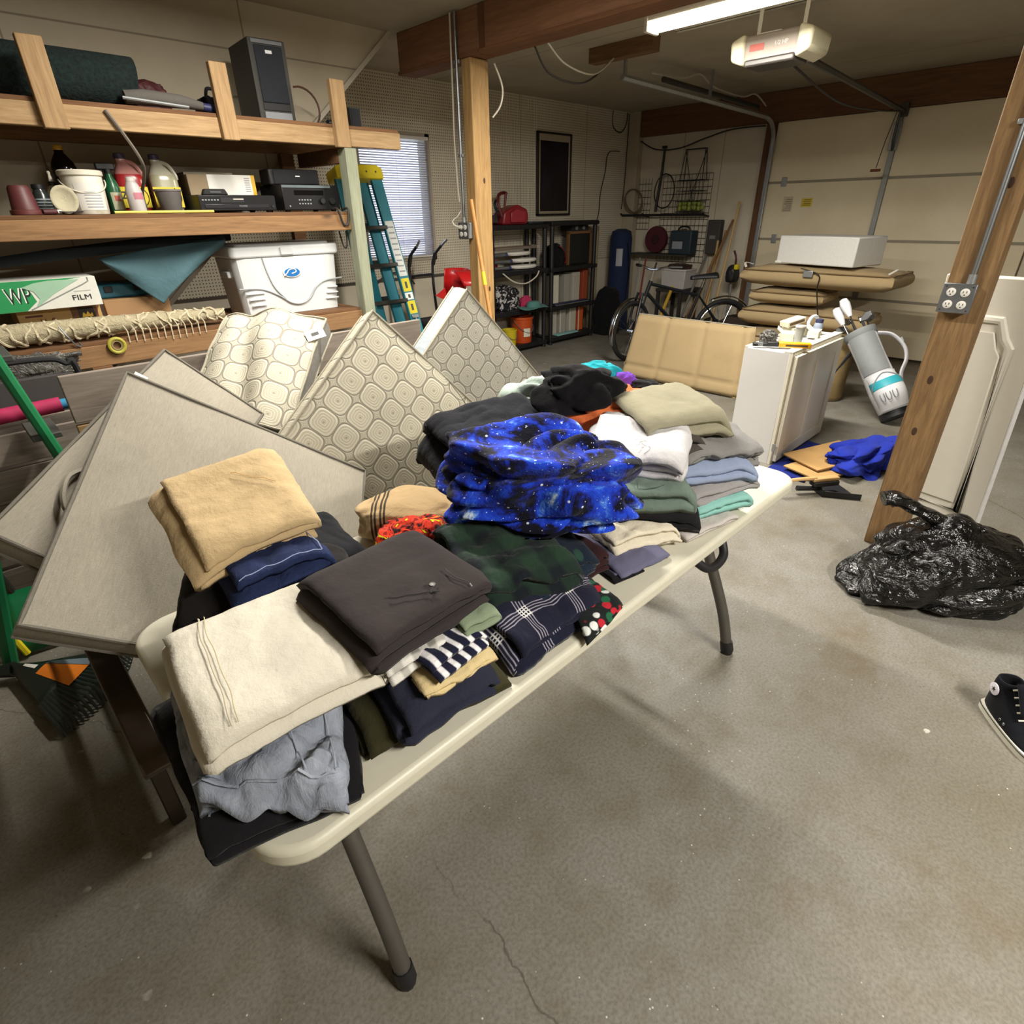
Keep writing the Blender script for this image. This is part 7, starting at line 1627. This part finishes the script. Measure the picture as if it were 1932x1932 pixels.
# white panelled door leaf leaning behind the post
o_ = Vector((3.60, 0.145, 0.0)); up = Vector((-0.19, 0.095, 1.26)); wd = Vector((0.10, 0.42, 0.0))
Md = frame(o_, wd, up)
t = thing_m('door_leaf', 'white moulded door leaf leaning against the knotty post', 'door leaf', Md)
W_, H_ = 0.43, 1.275
M_dw = plain('#D4CFC2', 0.45, 0, 0.04)
obj('leaf', MB().bb((0, 0, 0.0), (W_, H_, 0.04)), M_dw, t, bevel=0.003)
obj('lit_leaf_edge', MB().bb((-0.002, 0.0, -0.001), (0.006, H_, 0.041)), plain('#E6E6E6', 0.4), t, bevel=0.001)  # edge slab lighter than the leaf, bright light painted into its colour
loop = [(0.10, 0.08), (W_ - 0.08, 0.08), (W_ - 0.08, H_ - 0.30), (W_ - 0.12, H_ - 0.26), (W_ - 0.15, H_ - 0.18), (0.16, H_ - 0.18), (0.13, H_ - 0.26), (0.10, H_ - 0.30)]
obj('panel_moulding', MB().tube([(x, y, -0.002) for x, y in loop], 0.02, 8, True, 0.8), M_dw, t)
obj('raised_field', MB().prism([(0.215 + (x - 0.215) * 0.78, 0.55 + (y - 0.55) * 0.9) for x, y in loop], -0.012, 0.001), M_dw, t, bevel=0.004)

# black rubbish bag with a tied neck
n = NT('bin_liner'); f = n.noise(n.mp(scale=(1.0, 1.6, 2.2)), scale=6, detail=5, rough=0.55, dist=1.2); f2 = n.voro(n.mp(scale=(1, 1, 1.6)), scale=7, feature='DISTANCE_TO_EDGE')
M_bin = n.done('#060607', 0.2, bump=n.math('ADD', f, n.math('MULTIPLY', f2, 0.35)), bstr=0.9, bdist=0.05, spec=0.6)
bm = crumple_bm((0.325, 0.225, 0.315), 12.4, 0.26, 1.1, 6, 0.78, -0.8)
for v in bm.verts:
    p = v.co; k = math.exp(-(((p.x + 0.02) / 0.13) ** 2 + (p.y / 0.12) ** 2))
    if p.z > 0.14: p.z += 0.06 * k * (p.z / 0.3)
    if p.x < -0.18: p.z *= 1 - 0.55 * min(1, (-0.18 - p.x) / 0.2)
    if p.x < -0.22 and p.z < 0.12: p.x -= 0.10 * (0.12 - p.z) / 0.12
bg = thing('rubbish_bag', 'full black rubbish bag with a knotted neck beside the post', 'rubbish bag', (2.82, 0.15, 0), R(-50))
obj('bag_body', bm, M_bin, bg, smooth=80)
obj('twisted_neck', MB().tube(smooth_path([(0.04, 0.0, 0.29), (-0.02, 0.01, 0.33), (-0.11, 0.03, 0.365), (-0.19, 0.05, 0.40), (-0.26, 0.07, 0.43), (-0.31, 0.08, 0.425)], 5), [0.075 - 0.03 * math.sin(PI * k / 25) + 0.004 * math.sin(k * 1.3) - 0.03 * (k / 25) ** 6 for k in range(26)], 14, flat=0.6), M_bin, bg)
obj('knot', crumple_bm((0.06, 0.05, 0.08), 2.8, 0.35, 1.8), M_bin, bg); bpy.data.objects['knot.006' if 'knot.006' in bpy.data.objects else 'knot'].location = (0.03, 0.0, 0.27)

# black canvas high-top shoe
sd = Vector((-0.80, -0.60, 0)); t = thing('canvas_shoe', 'black canvas high-top shoe with round white star patch', 'shoe', (2.19, -0.135, 0), math.atan2(sd.y, sd.x))
def sole_w(x): return 0.036 + 0.012 * math.sin(PI * min(1, x / 0.29) * 0.9 + 0.3) - (0.02 * max(0, (x - 0.24) / 0.05) ** 2)
outl = []
for k in range(17): x = 0.285 * k / 16; e = math.sqrt(max(0, 1 - (max(0, 0.03 - x) / 0.03) ** 2)) if x < 0.03 else (math.sqrt(max(0, 1 - ((x - 0.235) / 0.05) ** 2)) if x > 0.235 else 1); outl.append((x, sole_w(x) * max(e, 0.02)))
poly = [(x, -w_) for x, w_ in outl] + [(x, w_) for x, w_ in reversed(outl)]
obj('rubber_sole', MB().prism(poly, 0.0, 0.028), plain('#D5D1C2', 0.5), t, bevel=0.005)
obj('sole_line', MB().tube([(x * 1.003 - 0.0005, y * 1.02, 0.021) for x, y in poly], 0.0018, 5, True), M_black, t)
def upper(u, v):
    a_ = 2 * PI * u; z_ = 0.024 + v * 0.125
    toe = 0.275 - 0.20 * min(1, v * 1.25) ** 0.8; heel = 0.006 + 0.012 * v
    c_, l_ = (toe + heel) / 2, (toe - heel) / 2
    w_ = 0.044 - 0.010 * v
    ca, sa = math.cos(a_), math.sin(a_)
    return (c_ + l_ * math.copysign(abs(ca) ** 0.8, ca), w_ * math.copysign(abs(sa) ** 0.75, sa), z_)
obj('canvas_upper', MB().grid(upper, 36, 12, True), fabric('#0C0C12', weave=900), t, solid=0.004)
tongue = obj('tongue', MB().grid(lambda u, v: (0.10 + 0.02 * (1 - v) + 0.05 * (1 - v), -0.025 + 0.05 * u, 0.10 + 0.08 * v), 6, 6), fabric('#0C0C12'), t, solid=0.006)
for s in (-1, 1):
    Mp = Matrix.Translation((0.05, s * 0.0405, 0.108)) @ Matrix.Rotation(-s * PI / 2, 4, 'X')
    p_ = obj('ankle_patch', MB(Mp).lathe([(0.0215, 0), (0.0215, 0.002), (0.02, 0.0028)], n=24), plain('#D8D4DC', 0.5), t)
    star = [((0.010 if k % 2 == 0 else 0.0042) * math.cos(PI / 2 + PI * k / 5), (0.010 if k % 2 == 0 else 0.0042) * math.sin(PI / 2 + PI * k / 5)) for k in range(10)]
    obj('star', MB(Mp).prism(star, 0.0028, 0.0034), M_black, p_)
    for x in (0.125, 0.145): obj('vent_eyelet', MB(Matrix.Translation((x, s * 0.0445, 0.045)) @ Matrix.Rotation(-s * PI / 2, 4, 'X')).tube([(0.004 * math.cos(R(a_)), 0.004 * math.sin(R(a_)), 0) for a_ in range(0, 360, 40)], 0.0012, 5, True), M_galv, t)
for k in range(5): obj('lace', MB().tube([(0.165 - k * 0.017, -0.026, 0.085 + k * 0.016), (0.170 - k * 0.017, 0, 0.094 + k * 0.016), (0.165 - k * 0.017, 0.026, 0.085 + k * 0.016)], 0.0028, 5), M_offw, t)

# ================================================================== left edge
# green A-frame stepladder
t = thing('green_stepladder', 'small green painted stepladder standing behind the grey cushions', 'ladder', (0.06, 2.57, 0)); M_green = plain('#0E6B3F', 0.45, 0, 0.2)
for y in (0.0, 0.24):
    obj('front_rail', MB().tube([(0.0, y, 1.42), (0.235, y, 0.0)], 0.019, 8), M_green, t); obj('rear_rail', MB().tube([(0.0, y, 1.42), (-0.30, y, 0.0)], 0.024, 8), M_green, t)
for k in range(4): f_ = 0.2 + 0.2 * k; obj('step', MB().box((0.235 * f_, 0.12, 1.42 * (1 - f_)), (0.09, 0.24, 0.02)), plain('#3A3A36', 0.7), t, bevel=0.003)
obj('top_cap', MB().box((-0.02, 0.12, 1.43), (0.13, 0.30, 0.03)), M_green, t, bevel=0.006)
# black tube folding chair
t = thing('folding_chair', 'black tube folding chair behind the green stepladder', 'chair', (0.10, 3.345, 0))
obj('back_frame', MB().tube(smooth_path([(-0.36, 0.10, 0.0), (-0.25, -0.10, 0.9), (-0.2, -0.12, 0.98), (-0.1, -0.12, 1.01), (0.18, -0.12, 1.01), (0.26, -0.12, 0.98), (0.30, -0.10, 0.9), (0.36, 0.1, 0.0)], 5), 0.013, 8), M_blackm, t)
obj('backrest', MB().box((0.03, -0.105, 0.84), (0.50, 0.02, 0.20)), plain('#3A3634', 0.8), t, bevel=0.008); obj('seat', MB().box((0.03, -0.05, 0.44), (0.46, 0.30, 0.03)), plain('#3A3634', 0.8), t, bevel=0.01)
for x in (-0.28, 0.34): obj('leg', MB().tube([(x, 0.1, 0.46), (x, -0.25, 0.0)], 0.012, 8), M_blackm, t)
tag(obj('pool_noodle', MB().tube([(-0.35, 2.93, 0.87), (0.0, 2.92, 0.87), (0.26, 2.91, 0.88)], 0.03, 12), plain('#A5204E', 0.7)), 'magenta foam noodle lying on the wooden crate', 'noodle')
tag(obj('blue_noodle', MB().tube([(0.05, 3.0, 0.86), (0.26, 2.99, 0.86), (0.34, 2.98, 0.865)], 0.022, 12), plain('#2E7FA8', 0.7)), 'blue foam noodle next to the magenta one', 'noodle')
t = thing('storage_crate', 'grey-brown wooden crate under the noodles', 'crate', (0.15, 3.01, 0.0))
for k in range(6): obj('slat', MB().bb((-0.42, -0.16, 0.02 + k * 0.135), (0.42, -0.14, 0.14 + k * 0.135)), M_plank, t, bevel=0.003)
for x in (-0.4, 0.4):
    for y in (-0.13, 0.02): obj('corner_batten', MB().bb((x - 0.02, y - 0.01, 0), (x + 0.02, y + 0.02, 0.83)), M_dark_ply, t)
for k in range(6): obj('slat', MB().bb((-0.42, 0.04, 0.02 + k * 0.135), (0.42, 0.06, 0.14 + k * 0.135)), M_plank, t, bevel=0.003)
# leaf rake
t = thing('leaf_rake', 'dark green plastic leaf rake with orange label on the floor', 'rake', (-0.24, 2.50, 0.02))
root = Vector((0, 0, 0.03)); A_ = Vector((0.08, -0.48, 0.0)); B_ = Vector((0.36, -0.19, 0.0))
def fan(u, v): e = A_ * (1 - u) + B_ * u; bow = 0.05 * math.sin(PI * u); d_ = (e - root).normalized(); return root + (e + d_ * bow - root) * (0.04 + 0.62 * v) + Vector((0, 0, 0.03 * math.sin(PI * u) + 0.02 * v))
M_dg = plain('#0E1A14', 0.45)
obj('fan_plate', MB().grid(fan, 20, 8), M_dg, t, solid=0.006)
for k in range(22):
    u = k / 21; e = A_ * (1 - u) + B_ * u; d_ = (e - root).normalized(); bow = 0.05 * math.sin(PI * u)
    p0 = fan(u, 0.98); p1 = root + (e + d_ * bow - root) * 0.93; p1.z = p0.z * 0.9; p2 = root + (e + d_ * bow - root) * 1.0; p2.z = -0.014
    obj('tine', MB().tube([p0, p1, p2], [0.008, 0.007, 0.005], 5, flat=0.6), M_dg, t)
lab = obj('orange_label', MB().grid(lambda u, v: Vector(fan(0.34 + 0.46 * u, 0.52 + 0.62 * v)) + Vector((0, 0, 0.005)), 6, 4), plain('#C46A12', 0.5), t)
obj('label_picture', MB().grid(lambda u, v: Vector(fan(0.66 + 0.14 * u, 0.52 + 0.62 * v)) + Vector((0, 0, 0.0065)), 4, 4), plain('#5E6A72', 0.5), lab)
obj('white_sticker', MB().grid(lambda u, v: Vector(fan(0.45 + 0.14 * u, 0.24 + 0.2 * v)) + Vector((0, 0, 0.005)), 4, 4), M_white, t)
hd = Vector((-1.0, 0.35, 0)).normalized()
obj('handle', MB().tube([root, root + hd * 1.3 + Vector((0, 0, 0.0))], 0.0125, 10), wood('#C39A5A', '#A47B3F', 1.5, 0.6, 0, False), t); obj('socket', MB().tube([root + (A_ + B_) * 0.03, root + hd * 0.06], [0.03, 0.018], 8), M_dg, t)
t = thing('snow_shovel', 'green plastic snow shovel with yellow edge behind the rake', 'snow shovel', (-0.14, 2.69, 0.0))
obj('scoop', MB().grid(lambda u, v: (-0.06 + 0.15 * u + 0.03 * v, -0.08 + 0.12 * v * v - 0.02 * u, 0.02 + 0.22 * v), 8, 6), M_green, t, solid=0.006); obj('yellow_edge', MB().tube([(-0.16, 0.03, 0.36), (-0.10, 0.0, 0.25), (-0.06, -0.07, 0.12), (-0.04, -0.09, 0.02)], 0.012, 6), M_yel, t); obj('shovel_shaft', MB().tube([(0.0, 0.04, 0.23), (-0.12, 0.06, 1.0)], 0.014, 8), M_dsteel, t)
